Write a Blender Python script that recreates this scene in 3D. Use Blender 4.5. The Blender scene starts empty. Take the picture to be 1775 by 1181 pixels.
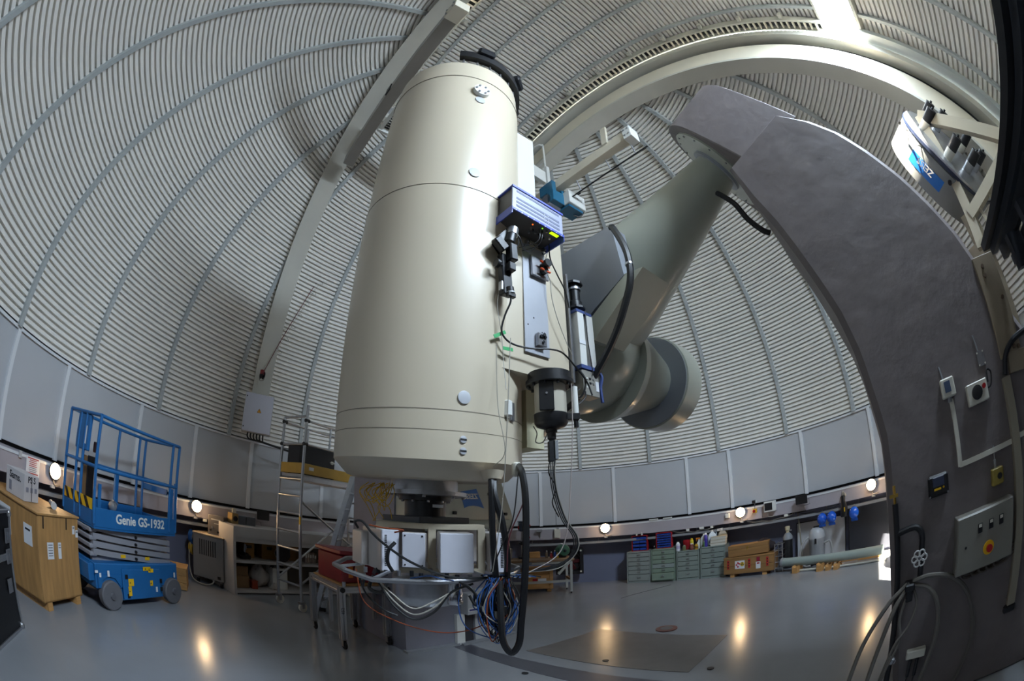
import bpy, bmesh, math, random
from mathutils import Vector as V, Matrix, Quaternion
random.seed(7)
sc = bpy.context.scene
COL = sc.collection
R = math.radians
PI = math.pi

# ---------------------------------------------------------------- camera, sky, sun, exposure
cam_d = bpy.data.cameras.new('camera')
cam_d.type = 'PANO'
cam_d.panorama_type = 'FISHEYE_EQUISOLID'
cam_d.fisheye_lens = 15.02
cam_d.fisheye_fov = R(200)
cam_d.sensor_width = 36.0
cam_d.sensor_fit = 'HORIZONTAL'
cam_d.clip_start = 0.05
cam = bpy.data.objects.new('camera', cam_d)
COL.objects.link(cam)
cam.matrix_world = Matrix.Translation((0, 0, 1.75)) @ Matrix.Rotation(R(90 + 23.44), 4, 'X') @ Matrix.Rotation(R(-0.862), 4, 'Z')
sc.camera = cam

world = bpy.data.worlds.new('sky')
sc.world = world
world.use_nodes = True
bg = world.node_tree.nodes['Background']
bg.inputs[0].default_value = (0.68, 0.83, 1.0, 1)
bg.inputs[1].default_value = SKY_STRENGTH = 130.0

sun_d = bpy.data.lights.new('sun', 'SUN')
sun_d.energy = 140.0
sun_d.angle = R(0.6)
sun_d.color = (1.0, 0.91, 0.76)
sun = bpy.data.objects.new('sun', sun_d)
COL.objects.link(sun)
SUN_DIR = V((2.3, 4.6, -6.6)).normalized()
sun.rotation_euler = SUN_DIR.to_track_quat('-Z', 'Y').to_euler()

sc.view_settings.view_transform = 'Standard'
sc.view_settings.look = 'None'
sc.view_settings.gamma = 1.0
sc.view_settings.use_curve_mapping = False
sc.view_settings.exposure = -0.06

# ---------------------------------------------------------------- materials
def lin(h):
    h = h.lstrip('#')
    c = [int(h[i:i + 2], 16) / 255 for i in (0, 2, 4)]
    return tuple(x / 12.92 if x <= 0.04045 else ((x + 0.055) / 1.055) ** 2.4 for x in c)

MATS = {}
def M(name, col=None, rough=0.5, metal=0.0, var=0.0, scale=6.0, bump=0.0, emit=None, estr=0.0, stretch=None, coat=0.0, spec=0.5, alpha=None):
    """procedural principled material; var mixes a noise into the colour, bump adds fine relief"""
    if name in MATS:
        return MATS[name]
    m = bpy.data.materials.new(name)
    m.use_nodes = True
    nt = m.node_tree
    b = nt.nodes['Principled BSDF']
    c = lin(col) if isinstance(col, str) else col
    b.inputs['Base Color'].default_value = (*c, 1)
    b.inputs['Roughness'].default_value = rough
    b.inputs['Metallic'].default_value = metal
    b.inputs['Specular IOR Level'].default_value = spec
    if coat:
        b.inputs['Coat Weight'].default_value = coat
        b.inputs['Coat Roughness'].default_value = 0.2
    if emit:
        e = lin(emit) if isinstance(emit, str) else emit
        b.inputs['Emission Color'].default_value = (*e, 1)
        b.inputs['Emission Strength'].default_value = estr
    if var or bump:
        tc = nt.nodes.new('ShaderNodeTexCoord')
        mp = nt.nodes.new('ShaderNodeMapping')
        if stretch:
            mp.inputs['Scale'].default_value = stretch
        nz = nt.nodes.new('ShaderNodeTexNoise')
        nz.inputs['Scale'].default_value = scale
        nz.inputs['Detail'].default_value = 5
        nt.links.new(tc.outputs['Object'], mp.inputs['Vector'])
        nt.links.new(mp.outputs['Vector'], nz.inputs['Vector'])
        if var:
            rp = nt.nodes.new('ShaderNodeValToRGB')
            lo = tuple(max(0, x * (1 - var)) for x in c)
            hi = tuple(min(1, x * (1 + var)) for x in c)
            rp.color_ramp.elements[0].position = 0.3
            rp.color_ramp.elements[1].position = 0.7
            rp.color_ramp.elements[0].color = (*lo, 1)
            rp.color_ramp.elements[1].color = (*hi, 1)
            nt.links.new(nz.outputs['Fac'], rp.inputs['Fac'])
            nt.links.new(rp.outputs['Color'], b.inputs['Base Color'])
        if bump:
            bp = nt.nodes.new('ShaderNodeBump')
            bp.inputs['Strength'].default_value = bump
            bp.inputs['Distance'].default_value = 0.02
            nt.links.new(nz.outputs['Fac'], bp.inputs['Height'])
            nt.links.new(bp.outputs['Normal'], b.inputs['Normal'])
    MATS[name] = m
    return m

# ---------------------------------------------------------------- mesh helpers
def rotm(rot):
    if rot is None:
        return Matrix.Identity(4)
    if isinstance(rot, Matrix):
        return rot.to_4x4()
    if isinstance(rot, (int, float)):
        return Matrix.Rotation(rot, 4, 'Z')
    rx, ry, rz = rot
    return Matrix.Rotation(rz, 4, 'Z') @ Matrix.Rotation(ry, 4, 'Y') @ Matrix.Rotation(rx, 4, 'X')

def frame(z, x=None):
    """3x3 matrix with the given local z (and x as near as possible)"""
    z = V(z).normalized()
    x = V(x) if x is not None else (V((1, 0, 0)) if abs(z.x) < 0.9 else V((0, 1, 0)))
    y = z.cross(x).normalized()
    x = y.cross(z).normalized()
    return Matrix((x, y, z)).transposed()

def smooth_path(pts, n=6, closed=False):
    pts = [V(p) for p in pts]
    out = []
    N = len(pts)
    rng = range(N if closed else N - 1)
    for i in rng:
        p1, p2 = pts[i], pts[(i + 1) % N]
        p0 = pts[i - 1] if (i > 0 or closed) else p1 * 2 - p2
        p3 = pts[(i + 2) % N] if (i + 2 < N or closed) else p2 * 2 - p1
        for k in range(n):
            t = k / n
            out.append(0.5 * ((2 * p1) + (p2 - p0) * t + (2 * p0 - 5 * p1 + 4 * p2 - p3) * t * t + (3 * p1 - p0 - 3 * p2 + p3) * t ** 3))
    if not closed:
        out.append(pts[-1])
    return out

class MB:
    def __init__(self):
        self.v = []
        self.f = []
        self.mi = []
        self.m = 0
    def add(self, vs, fs):
        o = len(self.v)
        self.v += [tuple(x) for x in vs]
        self.f += [tuple(i + o for i in f) for f in fs]
        self.mi += [self.m] * len(fs)
        return self
    def box(self, c, s, rot=None, bevel=0.0):
        x, y, z = s[0] / 2, s[1] / 2, s[2] / 2
        T = Matrix.Translation(c) @ rotm(rot)
        if bevel <= 0:
            vs = [T @ V((sx * x, sy * y, sz * z)) for sz in (-1, 1) for sy in (-1, 1) for sx in (-1, 1)]
            fs = [(0, 2, 3, 1), (4, 5, 7, 6), (0, 1, 5, 4), (2, 6, 7, 3), (0, 4, 6, 2), (1, 3, 7, 5)]
            return self.add(vs, fs)
        b = min(bevel, x * .95, y * .95, z * .95)
        vs, idx = [], {}
        for sx in (-1, 1):
            for sy in (-1, 1):
                for sz in (-1, 1):
                    for ax in range(3):
                        p = [sx * (x - b), sy * (y - b), sz * (z - b)]
                        p[ax] = (sx * x, sy * y, sz * z)[ax]
                        idx[(sx, sy, sz, ax)] = len(vs)
                        vs.append(T @ V(p))
        fs = []
        S = (-1, 1)
        for s_ in S:
            a = [idx[(s_, -1, -1, 0)], idx[(s_, 1, -1, 0)], idx[(s_, 1, 1, 0)], idx[(s_, -1, 1, 0)]]
            fs.append(a if s_ > 0 else a[::-1])
            a = [idx[(-1, s_, -1, 1)], idx[(-1, s_, 1, 1)], idx[(1, s_, 1, 1)], idx[(1, s_, -1, 1)]]
            fs.append(a if s_ > 0 else a[::-1])
            a = [idx[(-1, -1, s_, 2)], idx[(1, -1, s_, 2)], idx[(1, 1, s_, 2)], idx[(-1, 1, s_, 2)]]
            fs.append(a if s_ > 0 else a[::-1])
        for a_ in S:
            for b_ in S:
                q = [idx[(a_, b_, -1, 0)], idx[(a_, b_, 1, 0)], idx[(a_, b_, 1, 1)], idx[(a_, b_, -1, 1)]]
                fs.append(q if a_ * b_ < 0 else q[::-1])
                q = [idx[(-1, a_, b_, 1)], idx[(1, a_, b_, 1)], idx[(1, a_, b_, 2)], idx[(-1, a_, b_, 2)]]
                fs.append(q if a_ * b_ < 0 else q[::-1])
                q = [idx[(a_, -1, b_, 2)], idx[(a_, 1, b_, 2)], idx[(a_, 1, b_, 0)], idx[(a_, -1, b_, 0)]]
                fs.append(q if a_ * b_ < 0 else q[::-1])
        for sx in S:
            for sy in S:
                for sz in S:
                    q = [idx[(sx, sy, sz, k)] for k in range(3)]
                    fs.append(q if sx * sy * sz > 0 else q[::-1])
        return self.add(vs, fs)
    def loft(self, rings, cap=True, closed_ring=True):
        n = len(rings[0])
        vs = [p for r in rings for p in r]
        fs = []
        for i in range(len(rings) - 1):
            for k in range(n if closed_ring else n - 1):
                a, b = i * n + k, i * n + (k + 1) % n
                fs.append((a, b, b + n, a + n))
        if cap and closed_ring:
            fs.append(tuple(range(n))[::-1])
            fs.append(tuple(range((len(rings) - 1) * n, len(rings) * n)))
        return self.add(vs, fs)
    def cyl(self, p0, p1, r, r2=None, seg=14, cap=True):
        p0, p1 = V(p0), V(p1)
        r2 = r if r2 is None else r2
        Fm = frame(p1 - p0)
        ring = lambda c, rr: [c + Fm @ V((math.cos(a) * rr, math.sin(a) * rr, 0)) for a in [2 * PI * k / seg for k in range(seg)]]
        return self.loft([ring(p0, r), ring(p1, r2)], cap)
    def lathe(self, prof, o=(0, 0, 0), axis=(0, 0, 1), seg=32, cap=True):
        """prof = [(radius, height), ...] from bottom to top along axis"""
        Fm = frame(axis)
        o = V(o)
        rings = [[o + Fm @ V((math.cos(2 * PI * k / seg) * r, math.sin(2 * PI * k / seg) * r, h)) for k in range(seg)] for r, h in prof]
        return self.loft(rings, cap)
    def tube(self, pts, r, seg=7, closed=False, smooth=6):
        P = smooth_path(pts, smooth, closed) if smooth else [V(p) for p in pts]
        n = len(P)
        rings = []
        up = None
        for i, p in enumerate(P):
            t = (P[(i + 1) % n] - P[i - 1]) if (closed or 0 < i < n - 1) else (P[1] - P[0] if i == 0 else P[-1] - P[-2])
            if t.length < 1e-9:
                t = V((0, 0, 1))
            t.normalize()
            if up is None:
                up = V((0, 0, 1)) if abs(t.z) < 0.9 else V((1, 0, 0))
            u = (up - t * up.dot(t))
            if u.length < 1e-6:
                u = t.orthogonal()
            u.normalize()
            w = t.cross(u)
            up = u
            rings.append([p + (u * math.cos(2 * PI * k / seg) + w * math.sin(2 * PI * k / seg)) * r for k in range(seg)])
        if closed:
            rings.append(rings[0])
        return self.loft(rings, not closed)
    def prism(self, poly, o, u, v, depth):
        """extrude 2-D polygon (coordinates along u, v) by vector depth from origin o"""
        o, u, v, d = V(o), V(u), V(v), V(depth)
        a = [o + u * x + v * y for x, y in poly]
        return self.loft([a, [p + d for p in a]])
    def sphere(self, c, r, seg=16, rings=10, sz=1.0, frm=None):
        Fm = frm if frm else Matrix.Identity(3)
        c = V(c)
        rr = []
        for i in range(1, rings):
            a = PI * i / rings - PI / 2
            rr.append([c + Fm @ V((math.cos(a) * r * math.cos(2 * PI * k / seg), math.cos(a) * r * math.sin(2 * PI * k / seg), math.sin(a) * r * sz)) for k in range(seg)])
        return self.loft(rr)
    def grid(self, rows, flip=False):
        nr, nc = len(rows), len(rows[0])
        vs = [p for r in rows for p in r]
        fs = []
        for i in range(nr - 1):
            for k in range(nc - 1):
                a = i * nc + k
                q = (a, a + 1, a + nc + 1, a + nc)
                fs.append(q[::-1] if flip else q)
        return self.add(vs, fs)
    def mesh(self, name, mats, ang=35):
        me = bpy.data.meshes.new(name)
        me.from_pydata(self.v, [], self.f)
        if not isinstance(mats, (list, tuple)):
            mats = [mats]
        for m in mats:
            me.materials.append(m)
        if len(mats) > 1:
            me.polygons.foreach_set('material_index', self.mi)
        bm = bmesh.new()
        bm.from_mesh(me)
        bmesh.ops.recalc_face_normals(bm, faces=bm.faces)
        bm.to_mesh(me)
        bm.free()
        if ang:
            me.polygons.foreach_set('use_smooth', [True] * len(me.polygons))
            me.set_sharp_from_angle(angle=R(ang))
        me.update()
        return me
    def build(self, name, mats, parent=None, ang=35, label=None):
        o = bpy.data.objects.new(name, self.mesh(name, mats, ang))
        COL.objects.link(o)
        if parent:
            o.parent = parent
        if label:
            o['label'] = label
        return o

def tag(o, label, cat, group=None):
    o['label'] = label
    o['category'] = cat
    if group:
        o['group'] = group
    return o

def thing(name, label, cat, loc=(0, 0, 0), rot=0.0, group=None):
    o = bpy.data.objects.new(name, None)
    COL.objects.link(o)
    o.empty_display_size = 0.2
    o.location = loc
    if isinstance(rot, Matrix):
        o.rotation_euler = rot.to_euler()
    elif isinstance(rot, (tuple, list)):
        o.rotation_euler = rot
    else:
        o.rotation_euler = (0, 0, rot)
    return tag(o, label, cat, group)

def struct(o):
    o['kind'] = 'structure'
    return o

def inst(mesh, name, parent=None, mat=None):
    o = bpy.data.objects.new(name, mesh)
    COL.objects.link(o)
    if parent:
        o.parent = parent
    if mat is not None:
        o.matrix_local = mat
    return o

def copy_tree(o, parent=None):
    c = o.copy()
    COL.objects.link(c)
    c.parent = parent
    for ch in list(o.children):
        copy_tree(ch, c)
    return c

def text_mesh(s, size, ext=0.002, bold=0.0, align='CENTER', shear=0.0):
    cu = bpy.data.curves.new('lettering', 'FONT')
    cu.body = s
    cu.size = size
    cu.extrude = ext
    cu.offset = bold
    cu.align_x = align
    cu.align_y = 'CENTER'
    cu.shear = shear
    cu.resolution_u = 3
    o = bpy.data.objects.new('lettering', cu)
    COL.objects.link(o)
    dg = bpy.context.evaluated_depsgraph_get()
    me = bpy.data.meshes.new_from_object(o.evaluated_get(dg))
    bpy.data.objects.remove(o)
    bpy.data.curves.remove(cu)
    return me

def text_obj(name, s, size, mat, parent, loc, x, y, ext=0.002, bold=0.0, mirror=False, align='CENTER', sx=1.0):
    """flat lettering with its reading direction x and its up direction y (parent's local space)"""
    me = text_mesh(s, size, ext, bold, align)
    me.materials.clear()
    me.materials.append(mat)
    x, y = V(x).normalized(), V(y).normalized()
    z = x.cross(y).normalized()
    y = z.cross(x)
    X = Matrix((x * (-1 if mirror else 1) * sx, y, z)).transposed().to_4x4()
    X.translation = V(loc)
    me.transform(X)
    if mirror:
        me.flip_normals()
    o = bpy.data.objects.new(name, me)
    COL.objects.link(o)
    o.parent = parent
    return o

# ---------------------------------------------------------------- site frame
DC = V((0.386, 3.724, 2.79))     # dome centre at the spring line
RS = 6.19                        # dome radius
EA = R(50)
E_ = V((math.sin(EA), math.cos(EA), 0))       # declination axis, horizontal
N_ = V((math.cos(EA), -math.sin(EA), 0))      # north
Z_ = V((0, 0, 1))
SA = R(138)
SD = V((math.sin(SA), math.cos(SA), 0))       # slit direction (towards its open end)
SN = V((-SD.y, SD.x, 0))                      # across the slit
def polar(az, r, z=0.0):
    a = R(az)
    return V((DC.x + math.sin(a) * r, DC.y + math.cos(a) * r, z))
# ================================================================ materials of the setting
m_floor = M('grey_epoxy_floor', '#888a8e', 0.2, var=0.05, scale=1.3, coat=0.2, bump=0.03)
m_floor_dark = M('worn_brown_grey_hatch', '#6e6660', 0.28, var=0.10, scale=5)
m_trench = M('slate_grey_floor_strip', '#4a4a52', 0.3, var=0.08, scale=4)
m_wall = M('lilac_grey_wall_paint', '#74778c', 0.6, var=0.05, scale=2)
m_beam = M('pale_grey_beam_paint', '#a59fa4', 0.45, var=0.05, scale=3, bump=0.05)
m_panel = M('pale_sheet_panel', '#b0b2b5', 0.42, var=0.03, scale=1.2)
m_batten = M('pale_grey_batten', '#d4d6d8', 0.4)
m_sheet = M('corrugated_sheet_off_white', '#e5e1d9', 0.6, var=0.03, scale=2)
m_rib = M('blue_grey_rib_paint', '#a2a6a5', 0.45, var=0.04, scale=3)
m_arch = M('cream_grey_arch_paint', '#b9b6ab', 0.45, var=0.04, scale=2)
m_arch_in = M('cream_arch_face', '#cfc7b4', 0.45, var=0.04, scale=2)
m_dark = M('dark_gap', '#0c0c0d', 0.8)
m_darksteel = M('dark_steel', '#26272b', 0.45, metal=0.5, var=0.1, scale=8)
m_alu = M('brushed_aluminium', '#b4b5b8', 0.32, metal=0.9, var=0.06, scale=30)
m_steel = M('bare_steel', '#9a9a9d', 0.35, metal=0.85, var=0.08, scale=20)
m_black = M('black_plastic', '#131316', 0.42)
m_rubber = M('black_rubber', '#0f0f10', 0.7)
m_white = M('white_enamel', '#d9d8d2', 0.35)
m_offw = M('off_white_paint', '#c9c5b8', 0.45)
m_grey = M('mid_grey_paint', '#85878a', 0.5)
m_lgrey = M('light_grey_paint', '#b0b1b2', 0.45)
m_red = M('red_paint', '#a3161c', 0.4)
m_yellow = M('yellow_paint', '#e0b017', 0.45)
m_blue = M('blue_paint', '#0f63a8', 0.4)
m_paper = M('white_paper', '#d8d8da', 0.7)
m_ink = M('dark_ink', '#1a1a20', 0.7)
m_wood = M('plywood', '#a97f4c', 0.6, var=0.18, scale=3, stretch=(6, 6, 0.8))
m_wood2 = M('pine_wood', '#b98a52', 0.6, var=0.16, scale=4, stretch=(1, 8, 8))

# ================================================================ floor
mb = MB()
mb.lathe([(6.9, -0.12), (6.9, 0.0)], (DC.x, DC.y, 0), seg=96)
floor = struct(mb.build('floor', m_floor))
# square hatch of worn brown grey in the floor, trench strip, drain cover, plugs
hq = [V((0.11, 5.02, 0)), V((1.57, 3.67, 0)), V((2.40, 4.48, 0)), V((1.12, 5.80, 0))]
mb = MB(); mb.loft([[p + V((0, 0, -0.01)) for p in hq], [p + V((0, 0, 0.004)) for p in hq]])
mb.build('floor_hatch', m_floor_dark, floor, label='square brown grey hatch cover')
mb = MB()
up_ = [(-0.72, 5.44), (-0.42, 5.13), (-0.1, 4.85), (0.25, 4.55), (0.59, 4.25), (1.2, 3.69), (1.7, 3.2), (2.2, 2.6)]
ring0 = [V((x, y, 0.003)) for x, y in up_]
ring1 = [V((x - 0.08 - 0.06 * min(1, max(0, x + .6)), y - 0.24 - 0.05 * max(0, x), 0.003)) for x, y in up_]
poly = ring0 + ring1[::-1]
mb.loft([[p - V((0, 0, 0.01)) for p in poly], poly])
mb.build('trench_cover', m_trench, floor, label='dark grey strip across the floor')
mb = MB(); mb.lathe([(0.145, -0.01), (0.145, 0.012), (0.12, 0.014)], (1.92, 5.31, 0), seg=28)
dc = mb.build('drain_cover', M('rusty_red_metal', '#7a5048', 0.5, metal=0.3, var=0.2), floor, label='round rust red cover ring')
mb = MB(); mb.lathe([(0.085, 0.0), (0.085, 0.016)], (1.92, 5.31, 0), seg=24); mb.build('cover_disc', m_floor_dark, dc)
for x, y in ((0.08, 4.23), (0.93, 4.44), (1.78, 3.62)):
    mb = MB(); mb.lathe([(0.035, -0.01), (0.035, 0.008)], (x, y, 0), seg=14); mb.build('floor_plug', m_darksteel, floor)
# hairline joint across the floor
mb = MB(); mb.tube([(1.9, 7.75, 0.001), (2.3, 8.0, 0.001), (3.1, 8.35, 0.001)], 0.004, seg=4); mb.build('floor_crack', m_dark, floor)

# ================================================================ lower wall, ring beam, skirt panels
def ring_solid(r0, r1, z0, z1, seg=120, a0=0, a1=360):
    mb = MB()
    n = seg
    if a1 - a0 >= 360:
        angs = [2 * PI * k / n for k in range(n)]
        rings = []
        for r, z in ((r0, z0), (r0, z1), (r1, z1), (r1, z0), (r0, z0)):
            rings.append([V((DC.x + math.sin(a) * r, DC.y + math.cos(a) * r, z)) for a in angs])
        mb.loft(rings, cap=False)
    else:
        angs = [R(a0 + (a1 - a0) * k / n) for k in range(n + 1)]
        P = lambda a, r, z: V((DC.x + math.sin(a) * r, DC.y + math.cos(a) * r, z))
        mb.loft([[P(a, r0, z0), P(a, r0, z1), P(a, r1, z1), P(a, r1, z0)] for a in angs])
    return mb
wall_lower = struct(ring_solid(6.40, 6.7, -0.1, 1.34).build('wall_lower', m_wall))
ring_solid(6.28, 6.7, 1.34, 1.52).build('gap_shadow_ring', m_dark, wall_lower, label='ring blackened as shade in the gap between beam and dome skirt')  # solid ring, coloured black for the darkness inside the gap
trim_1 = struct(ring_solid(5.95, 6.5, 1.13, 1.405).build('trim_1', m_beam))
ring_solid(5.94, 5.955, 1.37, 1.40).build('beam_lip', m_batten, trim_1)
wall_dome = struct(ring_solid(6.235, 6.7, 1.455, 2.75).build('wall_dome', m_panel))
SEAMS = [-98.2, -82.6, -71, -59.2, -44.1, -28, -13, 2.0, 17.6, 33.4, 42.6, 58.5, 73.7, 89, 104, 119, 134, 149, 164, 179, 194, 209, 224, 239, 251]
SEAMS = [a for a in SEAMS]
for i, a in enumerate(SEAMS):
    b = SEAMS[(i + 1) % len(SEAMS)]
    if b < a:
        b += 360
    ring_solid(6.205, 6.24, 1.46, 2.735, seg=6, a0=a + 0.22, a1=b - 0.22).build('panel', m_panel, wall_dome)
    ring_solid(6.17, 6.215, 1.44, 2.74, seg=1, a0=a - 0.32, a1=a + 0.32).build('batten', m_batten, wall_dome)
ring_solid(6.175, 6.21, 2.715, 2.75).build('top_rail', m_batten, wall_dome)

# cable tray under the beam
mb = ring_solid(5.98, 6.12, 0.985, 1.035, seg=60, a0=-2, a1=84)
tray = mb.build('cable_tray', m_grey)
tag(tray, 'long curved grey cable tray hung under the ring beam above the drawer cabinets', 'cable tray')
for a in range(0, 84, 7):
    mb = MB(); p = polar(a, 6.05); mb.cyl((p.x, p.y, 1.03), (p.x, p.y, 1.135), 0.008, seg=6); mb.build('hanger', m_grey, tray)
mb = ring_solid(5.98, 6.12, 0.985, 1.035, seg=20, a0=-104, a1=-66)
tray2 = mb.build('cable_tray', m_grey)
tag(tray2, 'grey cable tray under the ring beam behind the blue scissor lift', 'cable tray')
for a in range(-102, -66, 9):
    mb = MB(); p = polar(a, 6.05); mb.cyl((p.x, p.y, 1.03), (p.x, p.y, 1.135), 0.008, seg=6); mb.build('hanger', m_grey, tray2)

# ================================================================ dome: corrugated sheets, ribs, arches, shutter
ceiling = struct(bpy.data.objects.new('ceiling', None)); COL.objects.link(ceiling)
SLW = 1.66           # half width of the slit
SL0 = -2.35          # where the slit begins (coordinate along SD)
def in_slit(p, w=SLW + 0.12, s0=SL0):
    q = p - DC
    return abs(q.dot(SN)) < w and q.dot(SD) > s0
PITCH = 0.75
prof = []
k = 0
th = 0.3
while th < 88.5:
    prof += [(th, RS), (th + PITCH * 0.60, RS), (th + PITCH * 0.65, RS + 0.058), (th + PITCH * 0.95, RS + 0.058)]
    th += PITCH
RIB0 = 10.67
def dome_pt(az, th, r):
    c = math.cos(R(th))
    return V((DC.x + r * c * math.sin(R(az)), DC.y + r * c * math.cos(R(az)), DC.z - 0.05 + r * math.sin(R(th))))
NSEG = 6
for b in range(24):
    az0 = RIB0 + 15 * b
    mb = MB()
    rows = [[dome_pt(az0 + 15 * i / NSEG, t, r) for i in range(NSEG + 1)] for t, r in prof]
    vs = [p for row in rows for p in row]
    nc = NSEG + 1
    fs = []
    for j in range(len(rows) - 1):
        for i in range(NSEG):
            a = j * nc + i
            q = (a, a + nc, a + nc + 1, a + 1)
            c = (vs[q[0]] + vs[q[2]]) / 2
            if in_slit(c):
                continue
            fs.append(q)
    used = sorted({i for f in fs for i in f})
    mp = {u: i for i, u in enumerate(used)}
    mb.add([vs[u] for u in used], [tuple(mp[i] for i in f) for f in fs])
    me = mb.mesh('corrugated_sheet', m_sheet, ang=20)
    inst(me, 'corrugated_sheet', ceiling)
# outer skin keeps daylight out
mb = MB()
rows = [[dome_pt(az, t, RS + 0.16) for az in [2.5 * q for q in range(145)]] for t in [-4 + 1.5 * q for q in range(63)]]
vs = [p for r in rows for p in r]; nc = len(rows[0]); fs = []
for j in range(len(rows) - 1):
    for i in range(nc - 1):
        a = j * nc + i
        q = (a, a + 1, a + nc + 1, a + nc)
        c = (vs[q[0]] + vs[q[2]]) / 2
        if in_slit(c, SLW + 0.30, SL0 + 0.1):
            continue
        fs.append(q)
mb.add(vs, fs)
mb.build('outer_skin', m_lgrey, ceiling)
# meridian ribs
for b in range(24):
    az = RIB0 + 15 * b
    run = []
    runs = []
    for t in [x * 1.5 for x in range(0, 59)]:
        if in_slit(dome_pt(az, t, RS), SLW + 0.02):
            if len(run) > 2:
                runs.append(run)
            run = []
        else:
            run.append(t)
    if len(run) > 2:
        runs.append(run)
    tg = V((math.cos(R(az)), -math.sin(R(az)), 0))
    for run in runs:
        rings = []
        for t in run:
            a, c = dome_pt(az, t, RS + 0.03), dome_pt(az, t, RS - 0.055)
            hw = 0.036
            rings.append([a - tg * hw, a + tg * hw, c + tg * hw, c - tg * hw])
        mb = MB(); mb.loft(rings); mb.build('rib', m_rib, ceiling)

def arc_pt(n, ang, r):
    """point over the slit: n across, ang from the zenith towards SD, radius r in that vertical plane"""
    return DC + SN * n + SD * (r * math.sin(R(ang))) + Z_ * (r * math.cos(R(ang)))
def arc_bar(n0, n1, r0, r1, a0, a1, step=2.5):
    mb = MB()
    k = max(2, int(abs(a1 - a0) / step))
    rings = []
    for i in range(k + 1):
        a = a0 + (a1 - a0) * i / k
        rings.append([arc_pt(n0, a, r0), arc_pt(n1, a, r0), arc_pt(n1, a, r1), arc_pt(n0, a, r1)])
    mb.loft(rings)
    return mb
for sgn, nm in ((-1, 'slit_arch'), (1, 'slit_arch')):
    arch = arc_bar(sgn * SLW, sgn * (SLW + 0.30), 5.70, 6.02, -88, 92).build(nm, m_arch_in, ceiling)
    arc_bar(sgn * (SLW - 0.012), sgn * (SLW + 0.34), 5.66, 5.70, -88, 92).build('arch_flange', m_arch, arch)
    arc_bar(sgn * (SLW + 0.20), sgn * (SLW + 0.34), 6.02, 6.56, -26, 92).build('arch_side', m_arch_in, arch)
    arc_bar(sgn * (SLW + 0.09), sgn * (SLW + 0.2), 6.0, 6.16, -88, 92).build('arch_recess_shade', m_dark, arch)  # black strip paints the shade in the recess below the rail
    # running rail above a gap darkened by its black back
    arc_bar(sgn * (SLW - 0.13), sgn * (SLW + 0.20), 6.14, 6.24, -24, 92).build('running_rail', m_arch, arch)
# shutter halves, corrugated across the slit
GAP0, GAP1 = 46.4, 52.3
RSH = 6.42
def shutter(a0, a1, name):
    mb = MB()
    rows = []
    a = a0
    while a < a1 - 0.7:
        for da, dr in ((0, 0), (0.44, 0), (0.48, 0.060), (0.71, 0.060)):
            rows.append([arc_pt(n, a + da, RSH + dr) for n in (-1.70, -0.85, 0, 0.85, 1.70)])
        a += PITCH
    rows.append([arc_pt(n, a1, RSH) for n in (-1.70, -0.85, 0, 0.85, 1.70)])
    mb.grid(rows)
    o = mb.build(name, m_sheet, ceiling, ang=20)
    arc_bar(-1.72, 1.72, RSH + 0.12, RSH + 0.16, a0, a1, 4).build('outer_skin', m_lgrey, o)
    for n in (-1.12, -0.38, 0.38, 1.12):
        arc_bar(n - 0.03, n + 0.03, RSH - 0.05, RSH + 0.01, a0, a1).build('shutter_rib', m_rib, o)
    return o
sh1 = shutter(-24, GAP0, 'shutter')
sh2 = shutter(GAP1, 93, 'shutter')
# end frame of the lower shutter and front cap of the slit
arc_bar(-1.7, 1.7, RSH - 0.10, RSH + 0.12, GAP1, GAP1 + 0.5, 1).build('shutter_edge', m_arch, sh2)
arc_bar(-1.7, 1.7, RSH - 0.06, RSH + 0.12, GAP0 - 0.4, GAP0, 1).build('shutter_edge', m_arch, sh1)
mb = MB(); mb.loft([[arc_pt(n, -23.6, r) for n in (-1.9, 1.9)] + [arc_pt(n, -24.4, r) for n in (1.9, -1.9)] for r in (5.9, 6.58)])
mb.build('slit_front_plate', m_arch, ceiling)
# smooth flashing strip and edge gap on the lower shutter
arc_bar(1.36, 1.62, RSH - 0.14, RSH - 0.06, GAP1, 92).build('edge_flashing', m_rib, sh2)
# rack along the shutter edge, with rungs
def rack(sgn):
    rk = arc_bar(sgn * 1.34, sgn * 1.37, RSH - 0.14, RSH - 0.02, -22, GAP0).build('rack_rail', m_arch, sh1)
    arc_bar(sgn * 1.53, sgn * 1.55, RSH - 0.14, RSH - 0.05, -22, GAP0).build('rack_rail', m_arch, sh1)
    rb = MB(); rb.box((0, 0, 0), (0.18, 0.03, 0.04)); rm = rb.mesh('rung', m_arch_in)
    a = -22.0
    while a < GAP0:
        p = arc_pt(sgn * 1.45, a, RSH - 0.10)
        up = (p - arc_pt(sgn * 1.45, a, 0)).normalized()
        Mx = Matrix((SN, up.cross(SN), up)).transposed().to_4x4()
        Mx.translation = p
        inst(rm, 'rung', sh1, Mx)
        a += 0.95
    for a in range(-16, int(GAP0), 7):
        mb = MB(); mb.box((0, 0, 0), (0.09, 0.06, 0.07))
        p = arc_pt(sgn * 1.28, a, RSH - 0.08)
        up = (p - arc_pt(sgn * 1.28, a, 0)).normalized()
        Mx = Matrix((SN, up.cross(SN), up)).transposed().to_4x4(); Mx.translation = p
        inst(mb.mesh('bracket', m_arch), 'bracket', sh1, Mx)
    arc_bar(sgn * 1.36, sgn * 1.55, RSH - 0.035, RSH - 0.02, -22, GAP0).build('rack_back', m_dark, sh1)
rack(1)
rack(-1)
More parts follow.
